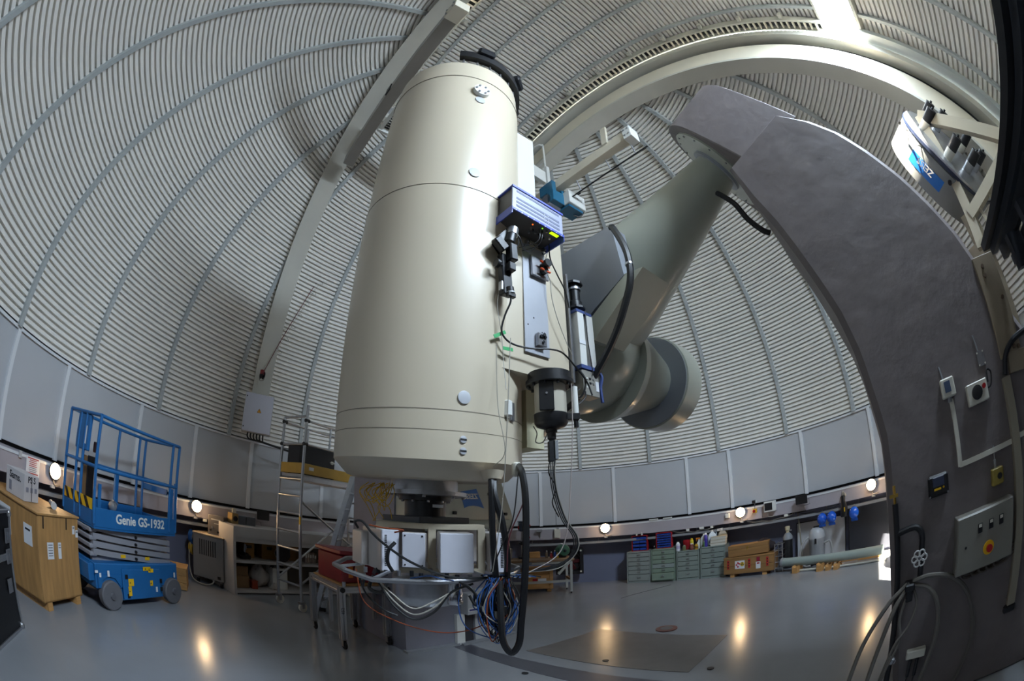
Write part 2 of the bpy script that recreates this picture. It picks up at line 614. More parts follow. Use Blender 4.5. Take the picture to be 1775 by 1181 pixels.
# daylight portal in the open gap
pd = bpy.data.lights.new('sky_portal', 'AREA')
pd.shape = 'RECTANGLE'
gm = (GAP0 + GAP1) / 2
pd.size = 3.4
pd.size_y = 2 * RSH * math.sin(R((GAP1 - GAP0) / 2)) + 0.02
pd.cycles.is_portal = True
po = bpy.data.objects.new('sky_portal', pd); COL.objects.link(po)
c = arc_pt(0, gm, RSH + 0.02)
nrm = (DC - c).normalized()           # points inwards
yy = nrm.cross(SN)
zz = -nrm
Mx = Matrix((SN, zz.cross(SN), zz)).transposed().to_4x4()
Mx.translation = c
po.matrix_world = Mx
# ================================================================ telescope tube on its declination saddle
m_tube = M('cream_white_telescope_enamel', '#c3b7a1', 0.36, var=0.015, scale=1.5, coat=0.3)
m_tube2 = M('cream_white_panel_enamel', '#b9b7b3', 0.35)
m_mount = M('greenish_grey_mount_enamel', '#a4a79a', 0.28, var=0.03, scale=2, coat=0.2)
m_mount_flat = M('blue_grey_mount_plate', '#8a8e95', 0.4)
m_conc = M('painted_concrete_grey', '#6b6362', 0.6, var=0.08, scale=5, bump=0.6)
m_seam = M('dark_seam', '#7d7365', 0.7)
T0 = V((-0.643, 3.135, 0))
TILT = V((math.sin(R(168)), math.cos(R(168)), 0)) * math.tan(R(3.0))
RT = 0.703
TAX = (TILT + Z_).normalized()
def tc(z):
    return T0 + TILT * (z - 2.1) + Z_ * z
tel = thing('telescope_tube', 'tall cream white telescope tube standing upright at the dome centre', 'telescope', (T0.x, T0.y, 2.0))
TL = V((T0.x, T0.y, 2.0))
def tp(z):
    return tc(z) - TL
mb = MB()
L = 4.0
base = tp(2.0)
mb.lathe([(0.20, 0.005), (0.44, 0.0), (0.52, -0.015), (0.545, -0.015), (0.60, 0.0), (0.69, 0.09), (RT, 0.105), (RT, 2.12), (RT - 0.004, 2.125), (RT - 0.004, 3.68), (RT - 0.02, 3.995), (RT - 0.05, 4.005), (RT - 0.06, 3.9)], base, TAX, seg=96, cap=True)
body = mb.build('tube_shell', m_tube, tel)
for z, th_ in ((2.285, 0.003), (2.41, 0.005), (4.125, 0.003), (5.685, 0.003)):
    mb = MB(); mb.lathe([(RT - 0.01, -th_ / 2), (RT + 0.0015, -th_ / 2), (RT + 0.0015, th_ / 2), (RT - 0.01, th_ / 2)], tp(z), TAX, seg=96, cap=False)
    mb.build('seam', m_seam, body)
def tube_pt(az, z, r=RT):
    """point on the tube at compass angle az (seen from its axis) and height z"""
    c = tp(z)
    return c + V((math.sin(R(az)), math.cos(R(az)), 0)) * r
def disc_on_tube(az, z, r, name, mat, h=0.006, seg=20, parent=None):
    n = V((math.sin(R(az)), math.cos(R(az)), 0))
    p = tube_pt(az, z) - n * 0.012
    mb = MB(); mb.lathe([(r, 0), (r, h + 0.012), (r * 0.9, h + 0.0125), (r * .1, h + .0126)], p, n, seg=seg)
    return mb.build(name, mat, parent or tel, ang=15)
for z, rr in ((2.46, 0.042), (2.20, 0.022), (2.13, 0.022)):
    d = disc_on_tube(151, z, rr, 'access_disc', M('satin_grey_disc', '#b4b6ba', 0.35, metal=0.2), 0.008)
    if rr < 0.03:
        n = V((math.sin(R(151)), math.cos(R(151)), 0)); p = tube_pt(151, z) + n * 0.008
        mb = MB(); mb.box((0, 0, 0), (0.006, 0.04, 0.01), Matrix.Rotation(0.4, 3, 'Y')); me = mb.mesh('slot', m_dark)
        inst(me, 'slot', d, Matrix.Translation(p) @ frame(n, Z_).to_4x4() @ Matrix.Rotation(R(90), 4, 'Y'))
disc_on_tube(151, 4.27, 0.05, 'access_disc', m_lgrey, 0.004)
disc_on_tube(151, 5.28, 0.05, 'access_disc', m_lgrey, 0.004)
pf = disc_on_tube(151, 5.42, 0.085, 'port_flange', m_white, 0.035)
n = V((math.sin(R(151)), math.cos(R(151)), 0))
for k in range(6):
    a = 2 * PI * k / 6
    p = tube_pt(151, 5.42) + n * 0.036 + frame(n) @ V((math.cos(a), math.sin(a), 0)) * 0.062
    mb = MB(); mb.cyl(p, p + n * 0.012, 0.012, seg=6); mb.build('bolt', m_steel, pf)
# vent grille under the tube
gp = tp(2.0) + V((0.0, -0.50, 0.018))
mb = MB(); mb.lathe([(0.13, -0.03), (0.13, 0.0), (0.11, 0.0)], gp, V((0, -0.35, -1)), seg=24)
gr = mb.build('vent_grille', m_lgrey, tel)
# spider ring carried on studs over the top of the tube
TOPC = tp(6.0)
mb = MB()
Fm = frame(TAX, V((0, 1, 0)))
def topring(az, r, h):
    c_, s_ = math.cos(R(az)), math.sin(R(az))
    return TOPC + (V((s_, c_, 0)) - TAX * V((s_, c_, 0)).dot(TAX)).normalized() * r + TAX * h
mb.loft([[topring(a, r, h) for r, h in ((.66, .07), (.73, .07), (.73, .19), (.66, .19))] for a in range(48, 178, 5)])
tr = mb.build('top_ring', m_black, tel, label='black ring on studs over the tube mouth')
Fm = frame(TAX, E_)
for k in range(10):
    q = topring(52 + 13 * k, .672, 0)
    mb = MB(); mb.cyl(q - TAX * 0.02, q + TAX * 0.09, 0.012, seg=8); mb.build('stud', m_steel, tel)
for k in range(3):
    a = R(-90 - (150, 105, 62)[k]) * -1
    q = topring((150, 105, 62)[k], .71, .22)
    mb = MB(); mb.box((0, 0, 0), (0.14, 0.20, 0.10), bevel=0.02)
    inst(mb.mesh('latch_block', m_darksteel), 'latch_block', tr, Matrix.Translation(q) @ Matrix.Rotation(-R((150, 105, 62)[k]) + PI / 2, 4, 'Z'))
# saddle: slab tangent to the tube running out along the declination axis
mb = MB()
poly = []
for k in range(9):
    a = R(90 + 180 * k / 8)
    poly.append((math.cos(a) * RT, math.sin(a) * RT))
poly = [(0.86, 0.66), (0.82, RT)] + poly + [(0.82, -RT), (0.86, -0.66)]
rings = []
for z, ins in ((2.72, 0.0), (2.74, 0.0), (4.08, 0.0), (4.10, 0.01)):
    c = tp(z)
    c = V((0, 0, z - 2.0)) + TILT * 0.25 * (z - 2.1)
    rings.append([c + E_ * x + N_ * (y * (1.0 + 0.004)) for x, y in poly])
mb.loft(rings)
sad = mb.build('saddle', m_tube, tel, ang=30)
# slim white housing standing on the saddle along the tube
mb = MB()
for_h = [E_ * 0.60 + N_ * 0.30, E_ * 0.90 + N_ * 0.30, E_ * 0.90 - N_ * 0.15, E_ * 0.60 - N_ * 0.15]
mb.loft([[p + V((0, 0, z - 2)) + TILT * (z - 2.1) for p in for_h] for z in (4.08, 5.72)])
fin = mb.build('cable_housing', m_tube2, tel)
for k in range(12):
    z = 4.3 + 0.115 * k
    p = E_ * 0.612 + N_ * 0.302 + V((0, 0, z - 2)) + TILT * (z - 2.1)
    mb = MB(); mb.cyl(p, p + N_ * 0.006, 0.006, seg=6); mb.build('rivet', m_grey, fin)
# lower service box on the side of the tube
mb = MB()
q = [E_ * 0.62 + N_ * 0.42, E_ * 0.80 + N_ * 0.42, E_ * 0.80 + N_ * 0.14, E_ * 0.62 + N_ * 0.14]
mb.loft([[p + V((0, 0, z - 2)) for p in q] for z in (2.26, 2.72)])
mb.build('service_box', M('ivory_sheet', '#cfc9a8', 0.5), tel)
mb = MB(); pq = tube_pt(122, 2.45); mb.box(pq, (0.07, 0.05, 0.11), R(-30), 0.008); mb.build('white_box', m_white, tel)
mb = MB(); pq = tube_pt(117, 2.44); mb.box(pq, (0.03, 0.05, 0.13), R(-30), 0.004); mb.build('bracket', m_steel, tel)

# ================================================================ mount: hub, polar cone, counterweight
A0 = V((0.72, 4.39, 3.66)); A1 = V((2.20, 2.78, 4.90))
PV = (A1 - A0).normalized()
mt = thing('telescope_mount', 'greenish grey polar axis cone with round counterweight beside the telescope tube', 'telescope mount', (0.76, 4.37, 3.5))
ML = V((0.76, 4.37, 3.5))
mb = MB()
ln = (A1 - A0).length
mb.lathe([(0.70, -0.02), (0.675, 0.06), (0.62, 0.35), (0.55, 0.8), (0.395, 1.6), (0.235, ln - 0.02)], A0 - ML, PV, seg=72)
mb.build('polar_cone', m_mount, mt)
mb = MB(); mb.sphere(V((0.74, 4.39, 3.52)) - ML, 0.715, seg=64, rings=36)
mb.build('hub', m_mount, mt)
HD = T0 + E_ * 1.95 + Z_ * 3.36
mb = MB(); mb.lathe([(0.44, -1.3), (0.44, -0.5)], HD - ML, E_, seg=48); mb.build('declination_housing', m_mount, mt)
mb = MB(); mb.lathe([(0.64, 0.20), (0.62, 0.32), (0.60, 0.36), (0.595, 0.365), (0.36, 1.22)], HD - ML, E_, seg=64); mb.build('counterweight_shaft', m_mount, mt)
mb = MB(); mb.lathe([(0.1, 1.2), (0.595, 1.2), (0.62, 1.215), (0.62, 1.60), (0.60, 1.62), (0.1, 1.62)], HD - ML, E_, seg=72)
mb.m = 0
cw = mb.build('counterweight', m_mount, mt)
mb = MB(); mb.lathe([(0.1, 1.185), (0.60, 1.185), (0.60, 1.205), (0.1, 1.205)], HD - ML, E_, seg=72); mb.build('counterweight_face', m_mount_flat, cw)
# lower cone to the south bearing
B1 = A0 - PV * 3.3
mb = MB(); mb.lathe([(0.66, 0.05), (0.30, 3.0), (0.22, 3.4)], A0 - ML, -PV, seg=48); mb.build('lower_cone', m_mount, mt)
# angular gear housing on the near side of the cone
ew = 2.93
def wp(n, z, ee):
    return E_ * ee + N_ * (n + N_.dot(T0)) + Z_ * z - ML
poly = [(1.06, 4.25), (0.10, 4.25), (0.10, 3.30), (0.52, 3.34), (0.74, 3.48), (1.11, 3.67)]
mb = MB()
mb.loft([[wp(n, z, e) for n, z in poly] for e in (2.70, 2.92)])
gb = mb.build('gear_housing', m_mount_flat, mt, ang=20)
mb = MB()
mb.loft([[wp(n, z, e) for n, z in ((1.11, 3.68), (1.31, 3.66), (0.70, 3.20), (0.50, 3.30))] for e in (2.705, 3.15)])
mb.build('side_fairing', M('pale_fairing', '#b0b2a2', .35), gb, ang=20)

# ================================================================ north pier with bearing head
EW = 2.77; EE = 4.17
inner = [(0.24, -0.02), (0.17, 0.22), (0.09, 0.59), (0.04, 1.0), (0.02, 1.37), (0.02, 1.87), (-0.02, 2.16), (-0.05, 2.43), (-0.10, 2.70), (-0.20, 3.06), (-0.32, 3.51), (-0.42, 3.82), (-0.49, 4.22)]
outer = [(0.15, 4.52), (0.40, 4.28), (0.57, 4.04), (0.70, 3.78), (0.85, 3.44), (0.95, 3.17), (1.05, 2.88), (1.10, 2.67), (1.15, 2.43), (1.30, 2.15), (1.50, 1.9), (1.62, 1.5), (1.64, -0.02)]
pn = thing('concrete_pier', 'massive grey painted concrete pier curving up to the polar axis bearing', 'pier', E_ * 3.47 + N_ * 0.7)
PL = E_ * 3.47 + N_ * 0.7
def pw(n, z, ee):
    return E_ * ee + N_ * n + Z_ * z - PL
prof_ = inner + outer
ch = 0.03
def inset(poly, d):
    c = V((0.35, 2.2))
    out = []
    N = len(poly)
    for i in range(N):
        p0, p1, p2 = V(poly[i - 1]), V(poly[i]), V(poly[(i + 1) % N])
        t = (p2 - p0).normalized()
        nn = V((-t.y, t.x))
        out.append(tuple(p1 + nn * d))
    return out
ar = sum(prof_[i - 1][0] * prof_[i][1] - prof_[i][0] * prof_[i - 1][1] for i in range(len(prof_)))
sg = 1 if ar > 0 else -1
mb = MB()
mb.loft([[pw(n, z, EW) for n, z in inset(prof_, sg * 0.045)], [pw(n, z, EW + 0.045) for n, z in prof_], [pw(n, z, EE - 0.045) for n, z in prof_], [pw(n, z, EE) for n, z in inset(prof_, sg * 0.045)]])
mb.build('pier_body', m_conc, pn, ang=28)
# bearing head: drum on the polar axis running into the pier end
up = PV.cross(E_).normalized()
if up.z < 0:
    up = -up
ex = up.cross(PV).normalized()
poly = []
for k in range(25):
    a = PI * k / 24
    poly.append((math.cos(a) * 0.655, math.sin(a) * 0.70))
poly += [(-0.655, -0.92), (0.655, -0.92)]
mb = MB()
mb.loft([[A1 - PL + ex * x * s + up * y * s + PV * t for x, y in poly] for t, s in ((0.0, 0.985), (0.012, 1), (0.64, 1), (0.65, 0.985))])
hd = mb.build('bearing_head', m_conc, pn, ang=28)
mb = MB(); mb.lathe([(0.56, -0.02), (0.56, 0.01)], A1 - PL, PV, seg=56); mb.build('bearing_ring', m_mount, hd)
mb = MB(); mb.lathe([(0.30, -0.05), (0.30, 0.0)], A1 - PL, PV, seg=40); mb.build('bearing_collar', m_mount_flat, hd)
for k in range(16):
    a = 2 * PI * k / 16
    p = A1 - PL + (ex * math.cos(a) + up * math.sin(a)) * 0.52 - PV * 0.02
    mb = MB(); mb.cyl(p, p - PV * 0.012, 0.012, seg=6); mb.build('bolt', m_steel, hd)
# joint strip between head and pier
# ================================================================ south pier behind the telescope
C1 = V((-1.24, 4.75, 0)); PU = V((0.7071, 0.7071, 0)); PW = V((-0.7071, 0.7071, 0))
ps = thing('south_pier', 'grey concrete block with a greenish bearing housing behind the instrument cage', 'pier', C1)
def sp(u, w, z):
    return PU * u + PW * w + Z_ * z
mb = MB()
mb.loft([[sp(u, w, z) for u, w in ((0, 0), (1.58, 0), (1.58, 1.40), (0, 1.40))] for z in (0, 1.50)])
mb.loft([[sp(u, w, z) for u, w in ((-0.0, 0.22), (1.3, 0.22), (1.3, 1.40), (-0.0, 1.40))] for z in (1.50, 2.35)])
mb.build('pier_block', M('south_pier_concrete', '#82808a', 0.62, var=0.06, scale=3, bump=0.15), ps)
mb = MB()
hp = [(0.02, 1.62), (0.02, 2.25), (1.46, 2.25), (1.66, 1.80), (1.69, 1.70), (1.66, 1.60), (1.58, 1.54), (0.1, 1.54)]
mb.loft([[sp(u, w, z) for u, z in hp] for w in (-0.02, 0.55)])
hs = mb.build('bearing_housing', m_mount, ps, ang=40)
mb = MB(); mb.cyl(sp(0.05, -0.03, 1.60), sp(1.60, -0.03, 1.60), 0.075, seg=20); mb.build('lower_roll', m_mount, hs)
for u, z in ((1.55, 1.75), (0.70, 1.76), (1.27, 2.02), (0.62, 2.0)):
    mb = MB(); mb.box(sp(u, -0.025, z), (0.05, 0.05, 0.04), R(45), 0.006); mb.build('catch', m_darksteel, hs)
# reversed blue decal
mb = MB(); mb.loft([[sp(u, w, z) for u, z in ((0.79, 2.03), (1.05, 2.08), (1.18, 1.825), (1.09, 1.85), (1.0, 1.858), (0.92, 1.85), (0.86, 1.825))] for w in (-0.0235, -0.020)])
dec = mb.build('decal', M('decal_blue', '#1463ae', 0.4), ps, ang=0, label='blue decal with reversed white ZEISS lettering')
text_obj('lettering', 'ZEISS', 0.095, m_white, dec, sp(0.955, -0.0255, 1.975), PU + Z_ * 0.04, Z_ - PU * 0.02, ext=0.001, bold=0.003, mirror=True, sx=1.05)
# light grey control cabinet and post on the pier front
mb = MB(); mb.box(sp(0.955, -0.07, 0.575), (0.31, 0.14, 0.29), R(45), 0.006)
cb = mb.build('control_cabinet', m_lgrey, ps)
mb = MB(); mb.box(sp(0.885, -0.142, 0.50), (0.155, 0.004, 0.045), R(45)); lb = mb.build('label_plate', m_white, cb)
mb = MB(); mb.box(sp(0.885, -0.1445, 0.497), (0.13, 0.003, 0.024), R(45)); mb.build('label_print', M('violet_print', '#35306a', 0.6), cb)
mb = MB(); mb.box(sp(1.06, -0.142, 0.60), (0.03, 0.006, 0.035), R(45)); mb.build('switch', m_black, cb)
mb = MB(); mb.box(sp(0.755, -0.03, 0.215), (0.12, 0.05, 0.43), R(45)); mb.build('post', m_white, ps)
mb = MB(); mb.box(sp(0.90, -0.012, 0.21), (0.15, 0.02, 0.42), R(45)); mb.build('gap_shade_panel', M('charcoal_gap_shade', '#34343a', 0.5), ps)  # charcoal sheet stands for the shaded gap between post and board
mb = MB(); mb.box(sp(1.29, -0.015, 0.38), (0.58, 0.03, 0.74), R(45)); mb.build('cover_board', m_lgrey, ps)
mb = MB(); mb.box(sp(0.35, -0.02, 0.015), (0.75, 0.10, 0.03), R(45)); mb.box(sp(1.2, -0.05, 0.012), (0.9, 0.12, 0.024), R(45)); mb.build('floor_strip', m_grey, ps)

# ================================================================ instrument cage under the telescope
IC = V((-0.66, 3.16, 1.30))
m_cage = M('cream_grey_frame_paint', '#b4a994', 0.45)
m_box = M('pale_instrument_box', '#b3aca8', 0.42, var=0.04, scale=4)
m_boxl = M('light_lid_grey', '#c3c3cb', 0.4, var=0.05, scale=6)
ig = thing('instrument_cage', 'instrument cage with pale electronics boxes hung under the telescope tube', 'instrument', IC)
def ip(x, y, z):
    return V((x, y, z)) - IC
cx, cy = -0.655, 3.15
mb = MB(); mb.lathe([(0.305, 1.872), (0.315, 1.876), (0.315, 1.906), (0.25, 1.91), (0.25, 1.99)], ip(cx - .01, cy, 0), Z_, seg=56); mb.build('adapter_flange', m_alu, ig)
for k in range(8):
    a = 2 * PI * k / 8 + 0.2
    mb = MB(); mb.cyl(ip(cx - .01 + math.cos(a) * .29, cy + math.sin(a) * .29, 1.858), ip(cx - .01 + math.cos(a) * .29, cy + math.sin(a) * .29, 1.876), 0.012, seg=8); mb.build('bolt', m_steel, ig)
mb = MB(); mb.lathe([(0.155, 1.70), (0.155, 1.835), (0.20, 1.84), (0.20, 1.872)], ip(cx, cy, 0), Z_, seg=40); dr = mb.build('black_drum', M('satin_black', '#1b1a1a', 0.28), ig)
mb = MB(); mb.box(ip(-0.535, 3.005, 1.80), (0.075, 0.01, 0.022), R(20)); mb.build('name_plate', m_paper, dr)
for k in range(10):
    a = 2 * PI * k / 10
    mb = MB(); mb.cyl(ip(cx + math.cos(a) * .18, cy + math.sin(a) * .18, 1.826), ip(cx + math.cos(a) * .18, cy + math.sin(a) * .18, 1.842), 0.01, seg=6); mb.build('bolt', m_steel, dr)
RZ = R(18)
mb = MB(); mb.box(ip(cx, cy, 1.695), (0.46, 0.46, 0.05), R(50), 0.004); mb.build('base_plate', M('slate_plate', '#3c4149', 0.45), ig)
# frame
def rp(x, y, z, rz=RZ):
    return ip(cx, cy, 0) + Matrix.Rotation(rz, 3, 'Z') @ V((x, y, 0)) + V((0, 0, z))
fr = MB()
for z in (1.655, 1.345):
    for s in (-1, 1):
        fr.box(rp(0, s * .33, z), (0.72, 0.045, 0.035), RZ)
        fr.box(rp(s * .34, 0, z), (0.045, 0.62, 0.035), RZ)
for sx in (-1, 0.02, 1):
    for sy in (-1, 1):
        fr.box(rp(sx * .34, sy * .33, 1.50), (0.05, 0.05, 0.30), RZ)
fr.box(rp(0, 0, 1.672), (0.70, 0.68, 0.006), RZ)
fr.build('cage_frame', m_cage, ig)
for a, b in (((0.09, -.345, 1.48), (0.2, -.42, 1.34)), ((0.36, -.34, 1.42), (0.42, -.40, 1.34)), ((0.34, -.33, 1.62), (0.30, -.33, 1.66))):
    mb = MB(); mb.cyl(rp(*a), rp(*b), 0.012, seg=8); mb.build('brace', m_alu, ig)
def ebox(c, s, rz, vents=(), name='electronics_box', mat=None, lid=None, screws=True):
    c = V(c) - IC
    mb = MB(); mb.box(c, s, rz, 0.006)
    o = mb.build(name, mat or m_box, ig)
    Rm = Matrix.Rotation(rz, 3, 'Z')
    if lid:
        mb = MB(); mb.box(c + Rm @ V((0, -s[1] / 2 - 0.006, 0)), (s[0] - 0.004, 0.014, s[2] - 0.004), rz, 0.004); mb.build('lid', lid, o)
        if screws:
            for sx in (-1, 1):
                for sz in (-1, 1):
                    p = c + Rm @ V((sx * (s[0] / 2 - 0.02), -s[1] / 2 - 0.012, sz * (s[2] / 2 - 0.02)))
                    mb = MB(); mb.cyl(p, p + Rm @ V((0, -0.004, 0)), 0.006, seg=8); mb.build('screw', m_darksteel, o)
    for vx, hw in vents:
        for k in range(18):
            p = c + Rm @ V((vx, -s[1] / 2 - (0.0135 if lid else 0.001), -s[2] / 2 + 0.04 + (s[2] - 0.08) * k / 17))
            mb = MB(); mb.box(p, (hw, 0.003, 0.007), rz); inst(mb.mesh('vent_slot', m_dark), 'vent_slot', o)
    return o
ebox((-0.895, 2.80, 1.485), (0.125, 0.34, 0.28), R(40), ((-0.035, 0.016),), lid=m_boxl, screws=False)
ebox((-0.640, 2.735, 1.495), (0.15, 0.10, 0.235), R(8), lid=m_boxl)
ebox((-0.375, 2.70, 1.50), (0.205, 0.24, 0.255), R(14), lid=m_boxl, screws=False)
ebox((-0.175, 3.02, 1.48), (0.10, 0.30, 0.28), R(22), ((0.03, 0.02),), lid=m_boxl, screws=False)
ebox((-1.06, 2.86, 1.47), (0.05, 0.20, 0.24), R(40), name='thin_box')
ebox((-0.92, 3.42, 1.49), (0.30, 0.22, 0.27), R(40))
ebox((-0.40, 3.48, 1.49), (0.30, 0.22, 0.27), R(40))
# hoop rail of bent tube
hp_ = [(-1.03, 2.52, 1.335), (-0.83, 2.45, 1.31), (-0.47, 2.55, 1.315), (-0.30, 2.59, 1.325), (-0.02, 2.78, 1.345), (0.02, 3.15, 1.34), (-0.10, 3.6, 1.33), (-0.6, 3.85, 1.33), (-1.1, 3.65, 1.33), (-1.28, 3.15, 1.335), (-1.2, 2.72, 1.335), (-1.03, 2.52, 1.335)]
mb = MB(); mb.tube([ip(*p) for p in hp_], 0.017, seg=10, smooth=0); mb.build('hoop_rail', m_steel, ig)
for x, y in ((-0.83, 2.46), (-0.47, 2.56), (-0.12, 2.72), (-1.2, 2.75)):
    mb = MB(); mb.cyl(ip(x, y, 1.315), ip(cx + (x - cx) * .6, cy + (y - cy) * .6, 1.36), 0.012, seg=8); mb.build('hoop_strut', m_alu, ig)
# connectors on the underside
for k in range(12):
    x = -0.95 + 0.075 * k
    mb = MB(); mb.cyl(ip(x, 2.66 + 0.04 * math.sin(k * 2.1), 1.355), ip(x, 2.66 + 0.04 * math.sin(k * 2.1), 1.32), 0.014, seg=8); mb.build('connector', m_darksteel if k % 3 else m_steel, ig)
# cryostat bowl and small dewar
mb = MB(); mb.lathe([(0.10, 1.045), (0.215, 1.055), (0.235, 1.085), (0.24, 1.13), (0.24, 1.26), (0.22, 1.285), (0.22, 1.345)], ip(cx, cy - .02, 0), Z_, seg=48); mb.build('cryostat_bowl', m_alu, ig, label='bare metal cryostat bowl')
mb = MB(); mb.lathe([(0.02, 1.128), (0.048, 1.132), (0.052, 1.14), (0.052, 1.215), (0.045, 1.225), (0.045, 1.32)], ip(-0.385, 2.76, 0), Z_, seg=28); mb.build('metal_can', M('polished_steel', '#c8c8cb', 0.16, metal=0.95), ig)
# fibre tangle, yellow
random.seed(3)
m_fib = M('yellow_fibre', '#c9a11e', 0.5)
for k in range(14):
    x0 = random.uniform(-0.98, -0.83); x1 = random.uniform(-0.90, -0.80)
    zb = random.uniform(1.74, 1.84); xm = random.uniform(-0.97, -0.84); yy = random.uniform(2.70, 2.80)
    pts = [(x0, yy + .06, 1.935), (x0 - random.uniform(-0.01, 0.05), yy, 1.87), (xm, yy - .02, zb), (x1 + random.uniform(-.02, .03), yy, 1.86), (x1, yy + .06, 1.94)]
    if k % 5 == 0:
        pts = [(x0, yy + .06, 1.935), (x0 - 0.09, yy, 1.87), (x0 - .03, yy, 1.77), (-0.93, yy + .03, 1.67)]
    if k % 7 == 1:
        pts = [(x1, yy + .06, 1.935), (xm, yy, 1.84), (x1 - .02, yy, 1.77), (-0.81 - .05 * (k % 2), yy + .03, 1.69)]
    mb = MB(); mb.tube([ip(*p) for p in pts], 0.0028, seg=5); mb.build('yellow_fibre', m_fib, ig)
# cables draped round the cage
m_cblk = M('cable_black', '#101012', 0.5); m_cgry = M('cable_grey', '#8f8a80', 0.5); m_cblu = M('cable_blue', '#1f4a86', 0.5); m_cor = M('cable_orange', '#8a3f1e', 0.5)
def cable(pts, r, m, parent=ig, off=IC, name='cable', smooth=7):
    mb = MB(); mb.tube([V(p) - off for p in pts], r, seg=7, smooth=smooth); return mb.build(name, m, parent)
cable([(-0.98, 2.60, 1.62), (-0.98, 2.55, 1.66), (-0.93, 2.55, 1.665), (-0.86, 2.53, 1.60), (-0.76, 2.50, 1.53), (-0.60, 2.48, 1.44), (-0.40, 2.50, 1.365), (-0.25, 2.55, 1.35), (-0.1, 2.62, 1.36), (0.1, 2.75, 1.42)], 0.008, m_cblk)
cable([(-0.72, 2.56, 1.55), (-0.755, 2.54, 1.50), (-0.765, 2.55, 1.42), (-0.74, 2.57, 1.36)], 0.012, m_cblk)
cable([(-0.90, 2.60, 1.645), (-0.80, 2.58, 1.635), (-0.68, 2.60, 1.63), (-0.74, 2.62, 1.61)], 0.005, m_cor)
for zz, r, m in ((1.10, 0.006, m_cgry), (1.14, 0.005, M('cable_white', '#a7a196', 0.5)), (1.07, 0.008, m_cblk)):
    cable([(-0.93, 2.55, 1.24), (-0.90, 2.52, 1.30), (-0.82, 2.50, 1.30), (-0.72, 2.50, zz + .08), (-0.60, 2.50, zz), (-0.48, 2.53, zz + .05), (-0.38, 2.56, 1.25), (-0.25, 2.58, 1.31)], r, m)
cable([(-0.86, 2.56, 1.32), (-0.88, 2.53, 1.24), (-0.80, 2.52, 1.22), (-0.76, 2.55, 1.31)], 0.013, m_cblk)
cable([(-0.94, 2.50, 1.33), (-0.90, 2.52, 1.20), (-0.80, 2.55, 1.10), (-0.72, 2.58, 1.06)], 0.006, m_cblk)
cable([(-1.0, 2.62, 1.34), (-0.95, 2.62, 1.12), (-0.75, 2.60, 1.02), (-0.50, 2.60, 0.965), (-0.30, 2.58, 0.99), (-0.12, 2.56, 1.08)], 0.004, m_cor)
cable([(-0.33, 2.62, 1.30), (-0.34, 2.58, 1.15), (-0.30, 2.56, 1.03), (-0.2, 2.55, 0.97), (-0.1, 2.55, 0.96), (-0.04, 2.55, 1.05)], 0.004, m_cblu)
cable([(-0.31, 2.55, 1.31), (-0.26, 2.53, 1.29), (-0.22, 2.53, 1.22), (-0.235, 2.53, 1.18), (-0.27, 2.54, 1.24)], 0.009, m_cblk)
cable([(-0.33, 2.56, 1.32), (-0.29, 2.54, 1.30), (-0.24, 2.54, 1.25), (-0.25, 2.55, 1.18)], 0.006, m_cblk)
cable([(-0.62, 2.53, 1.33), (-0.50, 2.50, 1.36), (-0.42, 2.50, 1.345), (-0.36, 2.54, 1.33)], 0.004, m_cblu)
# the tangle of blue, black and white leads hung at the hoop corner
random.seed(11)
for k in range(60):
    m = (m_cblu, m_cblu, m_cblk, m_cblu, m_cblk, m_cblu, m_cblu, m_cor, m_cblu, m_cgry, m_cblk)[k % 11]
    x0 = random.uniform(-0.16, -0.05); x1 = random.uniform(-0.17, -0.03)
    w_ = random.uniform(0.03, 0.13); zb = random.uniform(0.93, 1.16); yy = random.uniform(2.50, 2.62)
    xm = (x0 + x1) / 2
    pts = [(x0, yy, 1.36), (xm - w_ * .7, yy - .02, 1.24), (xm - w_ * random.uniform(.5, 1), yy - .03, (1.2 + zb) / 2), (xm + random.uniform(-.03, .03), yy - .03, zb), (xm + w_ * random.uniform(.4, .9), yy, (1.2 + zb) / 2 + .03), (xm + w_ * .5, yy, 1.25), (x1, yy + .02, 1.35)]
    cable(pts, random.uniform(0.0025, 0.0045), m, name='lead')
for k in range(8):
    x0 = -0.20 + .03 * k
    cable([(x0, 2.60, 1.34), (x0 + .02, 2.56, 1.37), (x0 + .08, 2.57, 1.365), (x0 + .14, 2.62, 1.345)], 0.004, (m_cblu, m_cblk, m_cgry)[k % 3], name='lead')
for k, (x, z) in enumerate(((-0.15, 1.17), (-0.07, 1.155), (-0.11, 1.12))):
    mb = MB(); mb.box(ip(x, 2.50, z), (0.035, 0.03, 0.06), R(20 * k), .004); mb.build('plug', m_black if k < 2 else m_cgry, ig)
cable([(-0.17, 2.54, 1.30), (-0.19, 2.52, 1.22), (-0.15, 2.52, 1.13), (-0.07, 2.52, 1.11), (-0.02, 2.52, 1.2), (-0.03, 2.54, 1.30)], 0.012, m_cblk)

